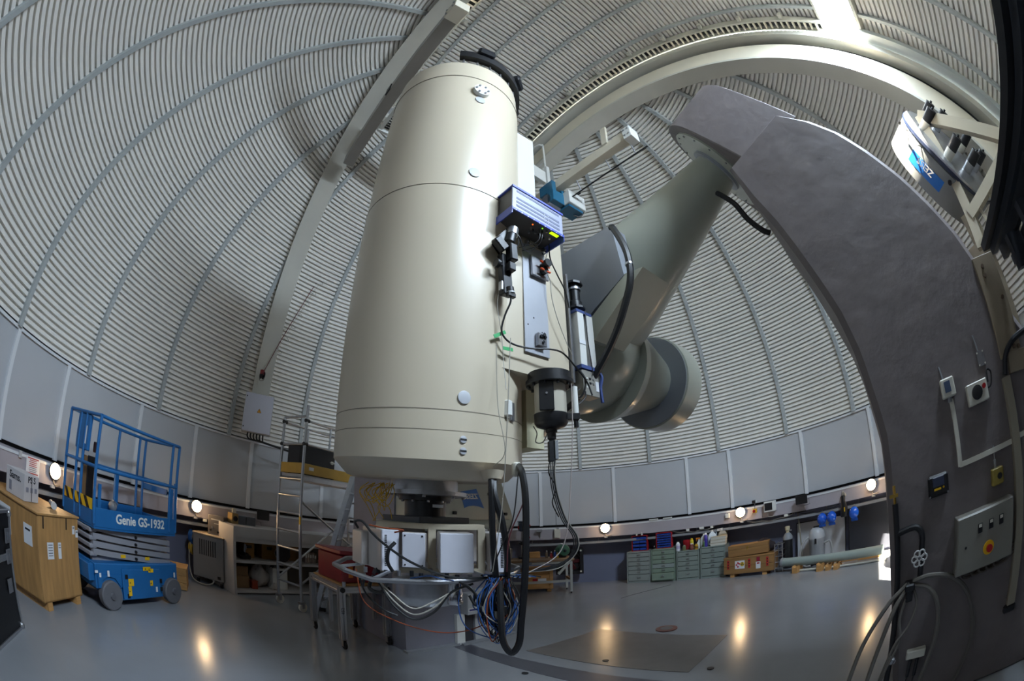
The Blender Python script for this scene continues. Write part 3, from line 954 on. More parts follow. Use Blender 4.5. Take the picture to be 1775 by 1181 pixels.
# hoses of the telescope
m_hose = M('black_hose', '#141416', 0.4)
def those(pts, r=0.021, name='hose'):
    return cable(pts, r, m_hose, tel, TL, name)
those([(-0.135, 2.55, 1.99), (-0.13, 2.50, 1.88), (-0.125, 2.50, 1.60), (-0.115, 2.55, 1.36)])
those([(-0.12, 2.56, 1.99), (-0.115, 2.50, 1.87), (-0.07, 2.50, 1.70), (-0.045, 2.52, 1.50), (-0.05, 2.58, 1.35)])
those([(0.03, 2.62, 2.05), (0.05, 2.50, 1.98), (0.065, 2.46, 1.80), (0.055, 2.45, 1.40), (0.03, 2.45, 1.10), (0.015, 2.45, 0.95), (-0.03, 2.45, 0.885), (-0.075, 2.45, 0.96), (-0.085, 2.46, 1.10), (-0.09, 2.52, 1.34)], 0.021)
mb = MB(); mb.lathe([(0.075, -0.02), (0.055, -0.07), (0.04, -0.075)], V((-0.13, 2.565, 2.03)) - TL, V((0, .1, 1)), seg=20); mb.build('hose_gland', m_tube, tel)
mb = MB(); mb.box(V((0.015, 2.63, 2.03)) - TL, (0.05, 0.05, 0.09), R(20), .01); mb.build('hose_clip', m_offw, tel)
for pts, r, m in (([(0.03, 2.62, 2.05), (0.02, 2.50, 1.95), (-0.01, 2.48, 1.72), (-0.08, 2.48, 1.55), (-0.14, 2.50, 1.40)], 0.004, m_cblk),
                  ([(0.05, 2.60, 2.02), (0.06, 2.47, 1.85), (-0.03, 2.47, 1.62), (-0.05, 2.5, 1.40)], 0.004, M('cable_maroon', '#58242a', 0.5)),
                  ([(-0.01, 2.50, 2.85), (-0.03, 2.46, 2.4), (-0.06, 2.44, 1.9), (-0.09, 2.44, 1.65), (-0.13, 2.5, 1.40)], 0.003, m_cgry),
                  ([(-0.10, 2.49, 2.80), (-0.09, 2.46, 2.4), (-0.05, 2.44, 2.12), (-0.12, 2.48, 2.03)], 0.0022, m_cgry)):
    cable(pts, r, m, tel, TL)

# ================================================================ aluminium profile cart with red toolbox
K0 = V((-1.92, 4.53, 0))
ku = V((0.66, 0.75, 0)).normalized(); kw = V((-0.75, 0.66, 0)).normalized()
ct = thing('profile_cart', 'aluminium profile trolley on black casters beside the south pier', 'trolley', K0, R(math.degrees(math.atan2(ku.y, ku.x))))
KW, KD, KH = 0.60, 0.86, 0.80
m_prof = M('anodised_profile', '#b9b9ba', 0.35, metal=0.75)
def profile_bar(p0, p1, w=0.075):
    p0, p1 = V(p0), V(p1)
    mb = MB()
    Fm = frame(p1 - p0, V((0, 0, 1)) if abs((p1 - p0).normalized().z) < .9 else V((1, 0, 0)))
    h = w / 2; g = w * .13; dd = w * .16
    sec = [(-h, -h), (-g, -h), (-g, -h + dd), (g, -h + dd), (g, -h), (h, -h), (h, -g), (h - dd, -g), (h - dd, g), (h, g), (h, h), (g, h), (g, h - dd), (-g, h - dd), (-g, h), (-h, h), (-h, g), (-h + dd, g), (-h + dd, -g), (-h, -g)]
    mb.loft([[p + Fm @ V((x, y, 0)) for x, y in sec] for p in (p0, p1)])
    return mb
for x in (0, KW):
    for y in (0, KD):
        profile_bar((x, y, 0.13), (x, y, KH)).build('leg', m_prof, ct, ang=20)
        mb = MB(); mb.cyl((x - .012, y - .02, 0.055), (x + .012, y - .02, 0.055), 0.055, seg=20); cw_ = mb.build('caster', m_rubber, ct)
        mb = MB(); mb.box((x - .022, y - .01, 0.085), (0.006, 0.05, 0.09)); mb.box((x + .022, y - .01, 0.085), (0.006, 0.05, 0.09)); mb.box((x, y, 0.128), (0.07, 0.07, 0.012)); mb.build('fork', m_steel, cw_)
    profile_bar((x, 0.0375, KH - .04), (x, KD - .0375, KH - .04)).build('rail', m_prof, ct, ang=20)
    mb = MB(); mb.cyl((x, -0.037, KH - .04), (x, -0.05, KH - .04), 0.032, seg=20); mb.build('end_cap', m_black, ct)
    profile_bar((x, 0.30, 0.28), (x, 0.30, KH - .08), 0.04).build('upright', m_prof, ct, ang=20)
for y in (0, KD):
    profile_bar((0.0375, y, KH - .04), (KW - .0375, y, KH - .04)).build('rail', m_prof, ct, ang=20)
mb = MB(); mb.cyl((0.04, 0, KH), (0.04, 0, KH + 0.055), 0.022, seg=14); mb.build('pin', m_alu, ct)
mb = MB(); mb.box((KW / 2, KD / 2, KH + 0.008), (KW - .02, KD - .02, 0.016)); mb.build('tray_board', m_wood, ct)
text_obj('marking', '452', 0.06, m_ink, ct, (-0.001, -0.0385, 0.50), (0, 0, 1), (-1, 0, 0), ext=0.0005)
# toolbox
tb = thing('red_toolbox', 'dented dark red metal toolbox with a tag standing on the aluminium trolley', 'toolbox', K0 + ku * 0.30 + kw * 0.42 + Z_ * (KH + 0.016), R(math.degrees(math.atan2(ku.y, ku.x)) + 4))
m_tr = M('worn_dark_red', '#780f1d', 0.4, var=0.15, scale=5)
mb = MB(); mb.box((0, 0, 0.17), (0.52, 0.62, 0.34), None, 0.012); mb.build('body', m_tr, tb)
mb = MB(); mb.box((-0.01, 0, 0.365), (0.57, 0.66, 0.05), (0, R(3), 0), 0.01); mb.build('lid', m_tr, tb)
mb = MB(); mb.box((-0.02, -0.335, 0.25), (0.13, 0.008, 0.22), (0, R(8), 0)); mb.build('tag', M('buff_card', '#b7a58f', 0.7), tb)
mb = MB(); mb.box((-0.14, -0.313, 0.14), (0.06, 0.006, 0.14)); st = mb.build('sticker', M('orange_sticker', '#c76a12', 0.6), tb)
mb = MB(); mb.lathe([(0.07, 0), (0.07, 0.004)], (0.0, -0.312, 0.11), (0, -1, 0), seg=20); mb.build('sticker', m_lgrey, tb)
mb = MB(); mb.box((0.20, -0.314, 0.16), (0.05, 0.006, 0.10), (0, R(25), 0)); mb.build('latch', m_steel, tb)
# ================================================================ guider unit below the saddle (flange, barrel, stalk)
gu = thing('guider_camera', 'black and ivory cylindrical camera hanging under the telescope saddle', 'camera', (0.25, 2.80, 2.1))
GL = V((0.25, 2.80, 2.1))
def gp_(x, y, z):
    return V((x, y, z)) - GL
gx, gy = 0.26, 2.86
mb = MB(); mb.lathe([(0.165, 2.635), (0.17, 2.64), (0.17, 2.665), (0.155, 2.67), (0.155, 2.72)], gp_(gx, gy, 0), Z_, seg=40); fl = mb.build('flange', m_black, gu)
for k in range(10):
    a = 2 * PI * k / 10
    mb = MB(); mb.cyl(gp_(gx + math.cos(a) * .145, gy + math.sin(a) * .145, 2.618), gp_(gx + math.cos(a) * .145, gy + math.sin(a) * .145, 2.64), 0.011, seg=8); mb.build('bolt', m_darksteel, fl)
mb = MB(); mb.lathe([(0.112, 2.43), (0.112, 2.637)], gp_(gx, gy, 0), Z_, seg=40); mb.build('barrel', M('ivory_barrel', '#b7b0a0', 0.3), gu)
mb = MB(); mb.box(gp_(gx - 0.035, gy - 0.115, 2.535), (0.10, 0.03, 0.20), R(-6), 0.003); bx_ = mb.build('cover_plate', m_black, gu)
mb = MB(); mb.cyl(gp_(gx - 0.035, gy - 0.135, 2.55), gp_(gx - 0.035, gy - 0.13, 2.55), 0.008, seg=10); mb.build('screw', m_steel, bx_)
mb = MB(); mb.lathe([(0.045, 2.325), (0.10, 2.345), (0.115, 2.365), (0.118, 2.43)], gp_(gx, gy, 0), Z_, seg=40); mb.build('end_cap', m_black, gu)
mb = MB(); mb.lathe([(0.018, 2.18), (0.02, 2.25), (0.03, 2.26), (0.03, 2.30), (0.04, 2.305), (0.04, 2.33)], gp_(gx, gy, 0), Z_, seg=20); mb.build('stalk', m_black, gu)
mb = MB(); mb.box(gp_(gx - .01, gy - 0.01, 2.17), (0.035, 0.04, 0.14), R(10), .003); mb.build('connector_box', m_black, gu)
mb = MB(); mb.box(gp_(gx + .025, gy - 0.01, 2.18), (0.022, 0.04, 0.13), R(10), .002); mb.build('connector_cover', m_grey, gu)
mb = MB(); mb.box(gp_(gx + .15, gy - .02, 2.405), (0.09, 0.05, 0.045), None, .004); mb.cyl(gp_(gx + .17, gy - .02, 2.385), gp_(gx + .17, gy - .02, 2.33), 0.016, seg=12); mb.build('focus_arm', m_black, gu)
mb = MB(); mb.cyl(gp_(gx + .17, gy - .02, 2.42), gp_(gx + .17, gy - .02, 2.62), 0.022, seg=14); mb.build('slim_barrel', m_white, gu)
for k, (dx, r, m) in enumerate(((0, .004, m_cblk), (.012, .005, m_cblk), (-.012, .004, m_cblk), (.02, .0035, m_cgry))):
    cable([(gx + dx, gy - .02, 2.12), (gx + dx - .01, gy - .03, 2.0), (gx + .01 + dx, gy - .02, 1.86), (gx + .06 + dx, gy - .02, 1.70), (gx + .13 + dx, gy - .02, 1.58), (gx + .12 + dx, gy - .02, 1.47), (gx + .02, gy - .04, 1.40 - .01 * k), (gx - .2, gy - .12, 1.36), (gx - .42, gy - .25, 1.34)], r, m, gu, GL)
cable([(gx + .14, gy - .1, 2.62), (gx + .13, gy - .1, 2.3), (gx + .10, gy - .1, 1.9), (gx + .07, gy - .1, 1.62), (gx, gy - .1, 1.46), (gx - .2, gy - .2, 1.36)], .0035, M('cable_pink_grey', '#a69a95', 0.5), gu, GL)
cable([(gx - .12, gy + .05, 2.36), (gx - .10, gy, 2.30), (gx - .11, gy, 2.24), (gx - .06, gy, 2.24), (gx - .02, gy, 2.32)], .004, m_cgry, gu, GL)
cable([(gx - .02, gy, 2.11), (gx - .03, gy - .02, 2.02), (gx + .015, gy - .02, 1.92), (gx - .01, gy, 1.82), (gx + .03, gy, 1.72)], .004, m_cblk, gu, GL)
# ================================================================ things mounted on the saddle front (plane facing north)
def sf(l, w, z):
    """world point: l along the declination axis from the tube axis, w towards north, z up"""
    return V((T0.x, T0.y, 0)) + E_ * l + N_ * w + Z_ * z + TILT * 0.25 * (z - 2.1)
SR = math.atan2(E_.y, E_.x)           # local x = E_, local -y = N_
SW = RT * 1.004
def sthing(name, label, cat, l, z, w=SW, tilt=0.0):
    return thing(name, label, cat, sf(l, w, z), (0, tilt, SR))
# rack electronics unit with blue frame
ru = sthing('rack_electronics_unit', 'grey and blue rack electronics unit with a lit green display on the saddle', 'electronics unit', 0.335, 3.995, tilt=R(2))
m_rblue = M('rack_blue', '#3f4fa8', 0.4); m_rgrey = M('rack_grey', '#9b9fb3', 0.4)
mb = MB(); mb.box((0, -0.125, 0), (0.52, 0.21, 0.235), None, 0.003); mb.build('chassis', M('chassis_dark_grey', '#4b4846', 0.5), ru)
mb = MB(); mb.box((0, -0.235, 0), (0.54, 0.012, 0.235), None, 0.002); fp = mb.build('front_panel', m_rgrey, ru)
for z in (0.085, 0.01, -0.03, -0.07):
    mb = MB(); mb.box((0.0, -0.2415, z), (0.46, 0.003, 0.02)); mb.build('mesh_band', M('mesh_grey', '#676c84', 0.6, var=0.25, scale=160), fp)
for x in (0.06, 0.10):
    for z in (0.0, -0.04, -0.075):
        mb = MB(); mb.cyl((x, -0.241, z), (x, -0.246, z), 0.0045, seg=8); mb.build('rivet', m_white, fp)
mb = MB()
mb.box((0, -0.125, 0.124), (0.55, 0.24, 0.012)); mb.box((0, -0.243, 0.122), (0.55, 0.012, 0.02)); mb.box((0, -0.243, -0.122), (0.55, 0.012, 0.02))
mb.build('blue_frame', m_rblue, ru)
for s in (-1, 1):
    mb = MB(); mb.box((s * 0.272, -0.125, -0.135), (0.008, 0.24, 0.075)); mb.build('side_foot', m_rblue, ru)
    mb = MB(); mb.box((s * 0.24, -0.01, 0.0), (0.06, 0.02, 0.28)); mb.build('mount_rail', m_steel, ru)
mb = MB(); mb.box((0.195, -0.21, -0.119), (0.085, 0.028, 0.004)); mb.build('display', M('display_green', '#b8e000', 0.4, emit='#b4e600', estr=1.6), ru, label='lit yellow green display')
mb = MB(); mb.cyl((-0.02, -0.19, -0.117), (-0.02, -0.19, -0.122), 0.006, seg=10); mb.build('indicator', M('amber_led', '#ff7a1a', 0.4, emit='#ff6a10', estr=1.5), ru)
mb = MB(); mb.cyl((0.07, -0.205, -0.117), (0.07, -0.205, -0.122), 0.006, seg=10); mb.build('indicator', M('green_led', '#90e020', 0.4, emit='#90ff20', estr=1.2), ru)
for k, (x, y) in enumerate(((0.0, -0.15), (0.03, -0.14), (0.06, -0.13), (0.10, -0.17), (0.12, -0.20), (0.10, -0.13), (0.2, -0.15), (0.16, -0.12), (0.02, -0.1))):
    mb = MB(); mb.cyl((x, y, -0.117), (x, y, -0.132), 0.009, seg=10); mb.build('socket', m_black if k % 2 else m_steel, ru)
for k in range(9):
    mb = MB(); mb.cyl((-0.24 + .06 * k, -0.245, -0.13), (-0.24 + .06 * k, -0.251, -0.13), 0.005, seg=8); mb.build('screw', m_white, ru)
mb = MB(); mb.box((-0.265, -0.02, 0.09), (0.035, 0.04, 0.06)); mb.build('clamp', m_black, ru)
for pts in (((0.05, -.19, -.12), (0.05, -.19, -.22), (0.02, -.15, -.27), (-.05, -.06, -.29)), ((0.08, -.19, -.12), (0.075, -.19, -.21), (0.06, -.15, -.27), (-.02, -.06, -.31))):
    mb = MB(); mb.tube(pts, 0.003, seg=5); mb.build('cable', m_cblk, ru)
mb = MB(); mb.tube([(0.24, -.1, -.13), (0.28, -.07, -.25), (0.36, -.06, -.36), (0.48, -.03, -.46), (0.53, -.02, -.6)], 0.006, seg=6); mb.build('cable', m_cblk, ru)
# aluminium strip plate
pl = sthing('mounting_plate', 'tall bare aluminium plate screwed to the front of the saddle', 'plate', 0.475, 2.88)
mb = MB(); mb.box((0, -0.012, 0.475), (0.245, 0.012, 0.95), None, 0.002); mb.build('strip', M('plate_aluminium', '#aeb0b6', 0.4, metal=0.25, var=0.06, scale=4), pl)
for x, z in ((-0.09, 0.22), (-.03, .29), (0.05, 0.19), (-.1, .93), (.1, .93)):
    mb = MB(); mb.cyl((x, -0.017, z), (x, -0.02, z), 0.006, seg=8); mb.build('screw', m_darksteel, pl)
for x in (-0.085, 0.10):
    mb = MB(); mb.box((x, -0.035, 0.955), (0.03, 0.035, 0.045), None, .003); mb.cyl((x, -.05, .955), (x, -.065, .955), .009, seg=10); mb.build('cable_clamp', M('chrome', '#c9ccd2', 0.15, metal=0.95), pl)
mb = MB(); mb.tube([(-.085, -.06, .955), (-.05, -.08, .92), (0.0, -.07, .915), (.05, -.06, .945), (.1, -.06, .95)], 0.0035, seg=5); mb.build('cable', m_cblk, pl)
# small adjuster plate with orange knobs
ap = sthing('adjuster_mount', 'small steel plate with a black orange-knobbed clamp on the aluminium plate', 'adjuster', 0.515, 3.63, SW + .02)
mb = MB(); mb.box((0, -0.012, 0), (0.18, 0.02, 0.19), None, .003); mb.build('plate', m_steel, ap)
mb = MB(); mb.lathe([(0.025, 0.0), (0.025, 0.05), (0.035, 0.055), (0.035, 0.08)], (0.02, -0.02, 0.02), (0, -1, 0), seg=20); mb.lathe([(0.03, 0.0), (0.03, 0.045)], (0.02, -0.02, -0.035), (0, -1, 0), seg=20); mb.build('clamp_rings', m_black, ap)
for x, z in ((-0.035, 0.03), (0.065, 0.05), (-0.035, -0.04), (0.065, -0.045), (0.06, 0.0)):
    mb = MB(); mb.cyl((.03 if x > 0 else 0.0, -0.06, z), (x, -0.065, z), 0.009, seg=10); mb.build('knob', M('orange_knob', '#d1502a', 0.4), ap)
mb = MB(); mb.tube([(0.05, -.05, -.06), (0.075, -.05, -.12), (0.09, -.04, -.25), (0.15, -.03, -.42), (0.25, -.02, -.60), (.30, -.02, -.68)], 0.0035, seg=5); mb.build('cable', m_cgry, ap)
mb = MB(); mb.tube([(0.03, -.05, .05), (0.05, -.06, .14), (0.09, -.07, .20), (.12, -.1, .28)], 0.003, seg=5); mb.build('cable', m_cgry, ap)
# lower clamp block
lb_ = sthing('cable_clamp_block', 'small steel cable clamp block low on the aluminium plate', 'clamp', 0.49, 2.99, SW + .02)
mb = MB(); mb.box((0, -0.02, 0), (0.085, 0.036, 0.10), None, .003); mb.build('block', m_steel, lb_)
for x, z in ((-.022, .022), (.022, .022), (0, -.02)):
    mb = MB(); mb.cyl((x, -.038, z), (x, -.05, z), .011, seg=10); mb.build('screw', m_darksteel, lb_)
mb = MB(); mb.cyl((.0, -.04, .035), (0, -.06, .035), .014, seg=12); mb.build('screw', M('chrome'), lb_)
# black pointer / finder device with its cable
fd = sthing('finder_device', 'black finder scope device with a cable on the telescope saddle beside the plate', 'finder scope', 0.10, 3.20, SW + .05)
fd.scale = (1.15, 1.15, 1.12)
FP = (0, -1, 0)
mb = MB(); mb.box((0.01, -0.035, 0.16), (0.075, 0.05, 0.30), (0, R(-4), 0), .006); mb.build('rail_body', m_black, fd)
mb = MB(); mb.box((0.025, -0.085, 0.31), (0.06, 0.06, 0.13), (0, R(-4), 0), .008); mb.box((0.02, -0.075, 0.20), (0.055, 0.055, 0.06), None, .006); mb.build('prism_block', m_black, fd)
mb = MB(); mb.cyl((0.02, -0.07, 0.40), (0.045, -0.075, 0.52), 0.036, seg=20); mb.build('barrel', m_black, fd)
mb = MB(); mb.cyl((0.038, -0.075, 0.47), (0.048, -0.076, 0.525), 0.039, seg=20); mb.build('barrel_ring', m_alu, fd)
mb = MB(); mb.loft([[V(p) for p in q] for q in (((-0.11, -0.05, 0.34), (-0.05, -0.05, 0.28), (-0.02, -0.05, 0.34), (-0.075, -0.05, 0.41)), ((-0.02, -0.06, 0.47), (0.02, -0.06, 0.42), (0.04, -0.06, 0.48), (0.01, -0.06, 0.53)))]); mb.box((-0.06, -0.075, 0.35), (0.10, 0.05, 0.07), (0, R(40), 0), .008); mb.build('eyepiece_arm', m_black, fd)
mb = MB(); mb.cyl((-0.03, -0.06, 0.205), (-0.065, -0.06, 0.205), 0.009, seg=10); mb.lathe([(0.03, 0), (0.03, 0.022)], (-0.06, -0.06, 0.205), (-1, 0, 0), seg=12); mb.build('thumb_knob', m_black, fd)
mb = MB(); mb.box((-0.03, -0.045, 0.06), (0.012, 0.03, 0.06)); mb.build('clip', m_steel, fd)
mb = MB(); mb.cyl((0.025, -0.06, 0.06), (0.03, -0.06, 0.02), 0.026, seg=16); mb.box((0.03, -0.065, 0.005), (0.06, 0.03, 0.03), None, .004); mb.build('end_socket', m_black, fd)
mb = MB(); mb.cyl((0.028, -0.06, 0.028), (0.03, -0.06, 0.018), 0.03, seg=16); mb.build('ring', m_lgrey, fd)
mb = MB(); mb.tube([(0.03, -.065, -.01), (0.028, -.06, -.05), (0.01, -.03, -.13), (0.0, -.012, -.22), (0.03, -.012, -.27), (0.10, -.012, -.29), (.22, -.02, -.285), (0.36, -.05, -.265), (0.47, -.05, -.265), (0.60, -.03, -.32), (.72, -.02, -.40), (.76, -.03, -.5)], 0.006, seg=7); mb.build('cable', m_cblk, fd)
mb = MB(); mb.tube([(0.05, -.07, .52), (0.10, -.08, .48), (0.14, -.06, .43), (0.20, -.05, .42), (.24, -.06, .46), (.27, -.06, .50)], 0.0045, seg=6); mb.build('cable', m_cblk, fd)
mb = MB(); mb.tube([(0.06, -.07, .51), (0.10, -.07, .46), (0.09, -.06, .41), (0.05, -.05, .41)], 0.0035, seg=6); mb.build('cable', m_cblk, fd)
mb = MB(); mb.tube([(-0.03, -.04, .06), (-0.03, -.01, -.05), (-.005, -.008, -.2), (.01, -.008, -.32), (.015, -.01, -.42), (.0, -.05, -.6)], 0.0022, seg=5); mb.build('cable', m_cgry, fd)
for x, z, rr, nm in ((-0.005, -0.245, 32, 'tape'), (0.055, -0.325, 5, 'tape')):
    mb = MB(); mb.box((x, -0.002, z), (0.10 if nm and z > -.3 else .075, 0.002, 0.022), (0, R(-rr), 0)); mb.build('tape', M('green_tape', '#2f9a58', 0.5), fd)
# camera strapped to the saddle end
sc_ = thing('strapped_camera_box', 'white slotted box tied with blue straps below a black lens unit', 'camera housing', sf(0.92, 0.62, 2.83), (0, 0, SR))
sc_.scale = (1.3, 1.2, 1.05)
mb = MB(); mb.box((-.025, 0.0, 0.40), (0.016, 0.13, 0.95), None, .002); mb.build('back_plate', m_steel, sc_)
mb = MB(); mb.box((0.035, -0.05, 0.30), (0.06, 0.11, 0.46), None, .003); mb.build('white_cheek', m_white, sc_)
mb = MB(); mb.box((0.125, -0.05, 0.30), (0.06, 0.11, 0.46), None, .003); mb.build('white_cheek', m_white, sc_)
mb = MB(); mb.box((0.08, -0.03, 0.30), (0.05, 0.07, 0.46)); mb.build('core', M('sand_grey', '#8d8880', 0.5), sc_)
mb = MB(); mb.box((0.085, -.045, 0.055), (0.17, 0.13, 0.028)); mb.build('strap', M('strap_blue', '#3c4c80', 0.6), sc_)
mb = MB(); mb.box((0.07, -.045, 0.53), (0.15, 0.125, 0.024)); mb.build('strap', M('strap_blue'), sc_)
mb = MB(); mb.tube([(0.175, -.10, .055), (0.19, -.11, .0), (.18, -.10, -.08), (.185, -.10, -.16), (.19, -.1, -.2)], 0.012, seg=5); mb.build('strap_end', M('strap_blue'), sc_)
mb = MB(); mb.box((0.09, -.05, -0.065), (0.16, 0.10, 0.20), None, .004); cbx = mb.build('control_unit', M('unit_grey', '#8b8880', 0.45), sc_)
for k in range(7):
    mb = MB(); mb.box((0.05 + .03 * (k % 3), -.102, -.03 - .035 * (k // 3)), (0.016, 0.004, 0.014)); mb.build('button', (m_white, m_darksteel, m_alu)[k % 3], cbx)
mb = MB(); mb.box((0.145, -.102, -.08), (0.03, 0.004, 0.08)); mb.build('label', m_paper, cbx)
mb = MB(); mb.box((0.03, -.107, .26), (0.06, 0.004, 0.035)); mb.build('label', m_paper, sc_)
mb = MB(); mb.tube([(0.08, -.108, .55), (0.082, -.108, .3), (.10, -.112, .05), (.10, -.11, .0)], 0.0035, seg=5); mb.build('cord', m_cblk, sc_)
mb = MB(); mb.lathe([(0.062, 0), (0.062, .018)], (0.06, -.05, .575), (0, 0, 1), seg=8); mb.build('flange', m_black, sc_)
mb = MB(); mb.lathe([(0.066, 0), (0.066, .02)], (0.05, -.05, .80), (0, 0, 1), seg=8); mb.build('flange', m_black, sc_)
mb = MB(); mb.lathe([(0.045, .58), (0.045, .64), (0.036, .65), (0.038, .75), (0.045, .755), (.045, .80)], (0.055, -.05, 0), (0, 0, 1), seg=24); mb.build('lens_barrel', m_black, sc_)
mb = MB(); mb.lathe([(0.047, .752), (0.047, .77)], (0.055, -.05, 0), (0, 0, 1), seg=24); mb.build('lens_ring', m_alu, sc_)
mb = MB(); mb.tube([(0.0, -.09, .02), (0.01, -.12, -.05), (.0, -.12, -.14), (-.03, -.1, -.2), (-.06, -.08, -.16), (-.05, -.08, -.1)], 0.007, seg=6); mb.build('cable', m_cblk, sc_)
mb = MB(); mb.tube([(0.03, -.1, -.14), (0.0, -.12, -.2), (-.06, -.1, -.26), (-.07, -.1, -.18), (-.02, -.1, -.13)], 0.004, seg=6); mb.build('cable', m_cblk, sc_)
# black hoses clipped to the mount
mh = [(1.005, 3.285, 4.39), (1.02, 3.25, 4.34), (1.07, 3.19, 4.10), (1.085, 3.17, 3.90), (1.07, 3.19, 3.70), (1.01, 3.26, 3.50), (0.92, 3.37, 3.27), (0.80, 3.52, 3.05), (0.65, 3.70, 2.84), (0.5, 3.85, 2.72), (0.3, 3.9, 2.66)]
mh = [V((0, 0, 1.75)) + (V(p) - V((0, 0, 1.75))) * .915 for p in mh[:-2]] + [V(p) for p in mh[-2:]]
cable(mh, 0.032, m_hose, mt, ML, 'hose')
mb = MB(); mb.lathe([(0.036, -.01), (0.036, .01)], V((0, 0, 1.75)) + V((1.083, 3.172, 2.12)) * .915 - ML, V((0, 0, 1)), seg=14); mb.build('hose_clip', m_alu, mt)
cable([(2.02, 2.74, 4.47), (2.05, 2.69, 4.38), (2.10, 2.63, 4.24), (2.14, 2.58, 4.03), (2.20, 2.51, 3.86), (2.25, 2.47, 3.80)], 0.028, m_hose, pn, PL, 'hose')
# ================================================================ crane rails, hoist, platform, dome cabinet
def dp(n, s, z):
    return V((DC.x, DC.y, 0)) + SN * n + SD * s + Z_ * z
SROT = math.atan2(SD.y, SD.x)         # local x = SD, local y = SN
cl = thing('crane_beam', 'straight grey crane beam slung under the slit arch beside the telescope top', 'crane beam', dp(-1.76, -1.2, 7.3), SROT + R(-2.5))
def ibeam(par, x0, x1, m):
    mb = MB(); mb.box(((x0 + x1) / 2, 0, 0), (x1 - x0, 0.03, 0.24)); mb.box(((x0 + x1) / 2, 0, -0.12), (x1 - x0, 0.20, 0.025)); mb.box(((x0 + x1) / 2, 0, 0.12), (x1 - x0, 0.20, 0.025))
    return mb.build('beam', m, par)
m_crane = M('warm_grey_beam', '#8f8b85', 0.45, var=0.04)
mb = MB(); mb.box((0, 0, 0), (3.45, 0.19, 0.20), None, .006); mb.build('beam', m_crane, cl)
mb = MB(); mb.box((1.70, 0, 0), (0.26, 0.22, 0.24), None, .006); ep = mb.build('end_plate', m_arch_in, cl)
for x, z in ((1.62, .07), (1.78, .07), (1.62, -.07), (1.78, -.07)):
    mb = MB(); mb.cyl((x, -.11, z), (x, -.125, z), .018, seg=8); mb.build('bolt', m_steel, ep)
mb = MB(); mb.box((0.05, -0.10, -0.02), (0.14, 0.02, 0.16)); mb.build('stop_block', m_black, cl)
for x in (-1.3, 0.2, 1.5):
    mb = MB(); mb.box((x, -.02, 0.30), (0.07, 0.05, 0.42)); mb.build('hanger', m_arch, cl)
cr = thing('crane_beam', 'pale crane beam carrying the blue and white electric hoist', 'crane beam', dp(1.64, -0.7, 7.25), SROT + R(-2.5))
mb = MB(); mb.box((-0.2, 0, 0), (3.0, 0.16, 0.20), None, .006); mb.build('beam', m_arch_in, cr)
mb = MB(); mb.box((1.33, 0, -.02), (0.16, 0.24, 0.26), None, .006); ep = mb.build('end_plate', m_white, cr)
for x, z in ((1.29, .05), (1.37, .05), (1.29, -.08), (1.37, -.08)):
    mb = MB(); mb.cyl((x, -.12, z), (x, -.135, z), .016, seg=8); mb.build('bolt', m_steel, ep)
mb = MB(); mb.box((0.85, -.05, 0.33), (0.11, 0.05, 0.52), (R(-8), 0, 0)); mb.build('hanger_bracket', m_arch_in, cr)
mb = MB(); mb.cyl((-0.3, 0.15, -.30), (1.50, 0.15, -.30), 0.014, seg=8); mb.build('conductor_rail', m_black, cr)
for x in (0.0, 0.7, 1.25):
    mb = MB(); mb.cyl((x, .05, -.08), (x, .15, -.30), .012, seg=6); mb.build('rail_arm', m_steel, cr)
for x in (-.5, .3, .95):
    mb = MB(); mb.cyl((x, 0, .10), (x, 0, .20), .02, seg=8); mb.build('stud', m_steel, cr)
hz = thing('electric_hoist', 'blue and white electric hoist hanging from the pale crane beam', 'hoist', dp(1.62, -1.12, 7.15), SROT + R(-2.5))
m_hb = M('hoist_blue', '#23607f', 0.4)
mb = MB(); mb.box((-.12, -.10, 0.02), (0.34, 0.10, 0.24), None, .01); mb.box((-.12, .12, 0.02), (0.34, 0.08, 0.24), None, .01); mb.box((-.02, 0.02, -0.22), (0.16, 0.34, 0.26), None, .01); mb.build('trolley_frame', m_hb, hz)
mb = MB(); mb.box((0.02, 0.32, -0.20), (0.36, 0.42, 0.30), None, .012); hc = mb.build('white_cover', m_white, hz)
mb = MB(); mb.box((0.0, 0.32, -0.37), (0.28, 0.36, 0.05)); mb.build('lower_pan', m_hb, hz)
text_obj('lettering', 'DEMAG', 0.07, m_ink, hc, (0.203, 0.32, -0.18), (0, 1, 0), (0, 0, 1), ext=.0008, bold=.001)
mb = MB(); mb.lathe([(0.13, -.15), (0.13, .15)], (-.15, 0.0, -.26), (0, 1, 0), seg=24); mb.build('rope_drum', M('drum_grey', '#5b5d64', 0.4), hz)
for k in range(2):
    mb = MB(); mb.tube([(0.05, .42, -.08), (0.10 + .03 * k, .50, -.12), (0.12 + .03 * k, .54, -.28), (0.06, .50, -.42), (0.0, .40, -.40)], 0.014, seg=7); mb.build('cable', m_cblk, hz)
mb = MB(); mb.box((0.12, .42, -.02), (0.05, .03, .14)); mb.box((0.16, .42, .04), (0.10, .03, .03)); mb.build('collector_arm', m_darksteel, hz)
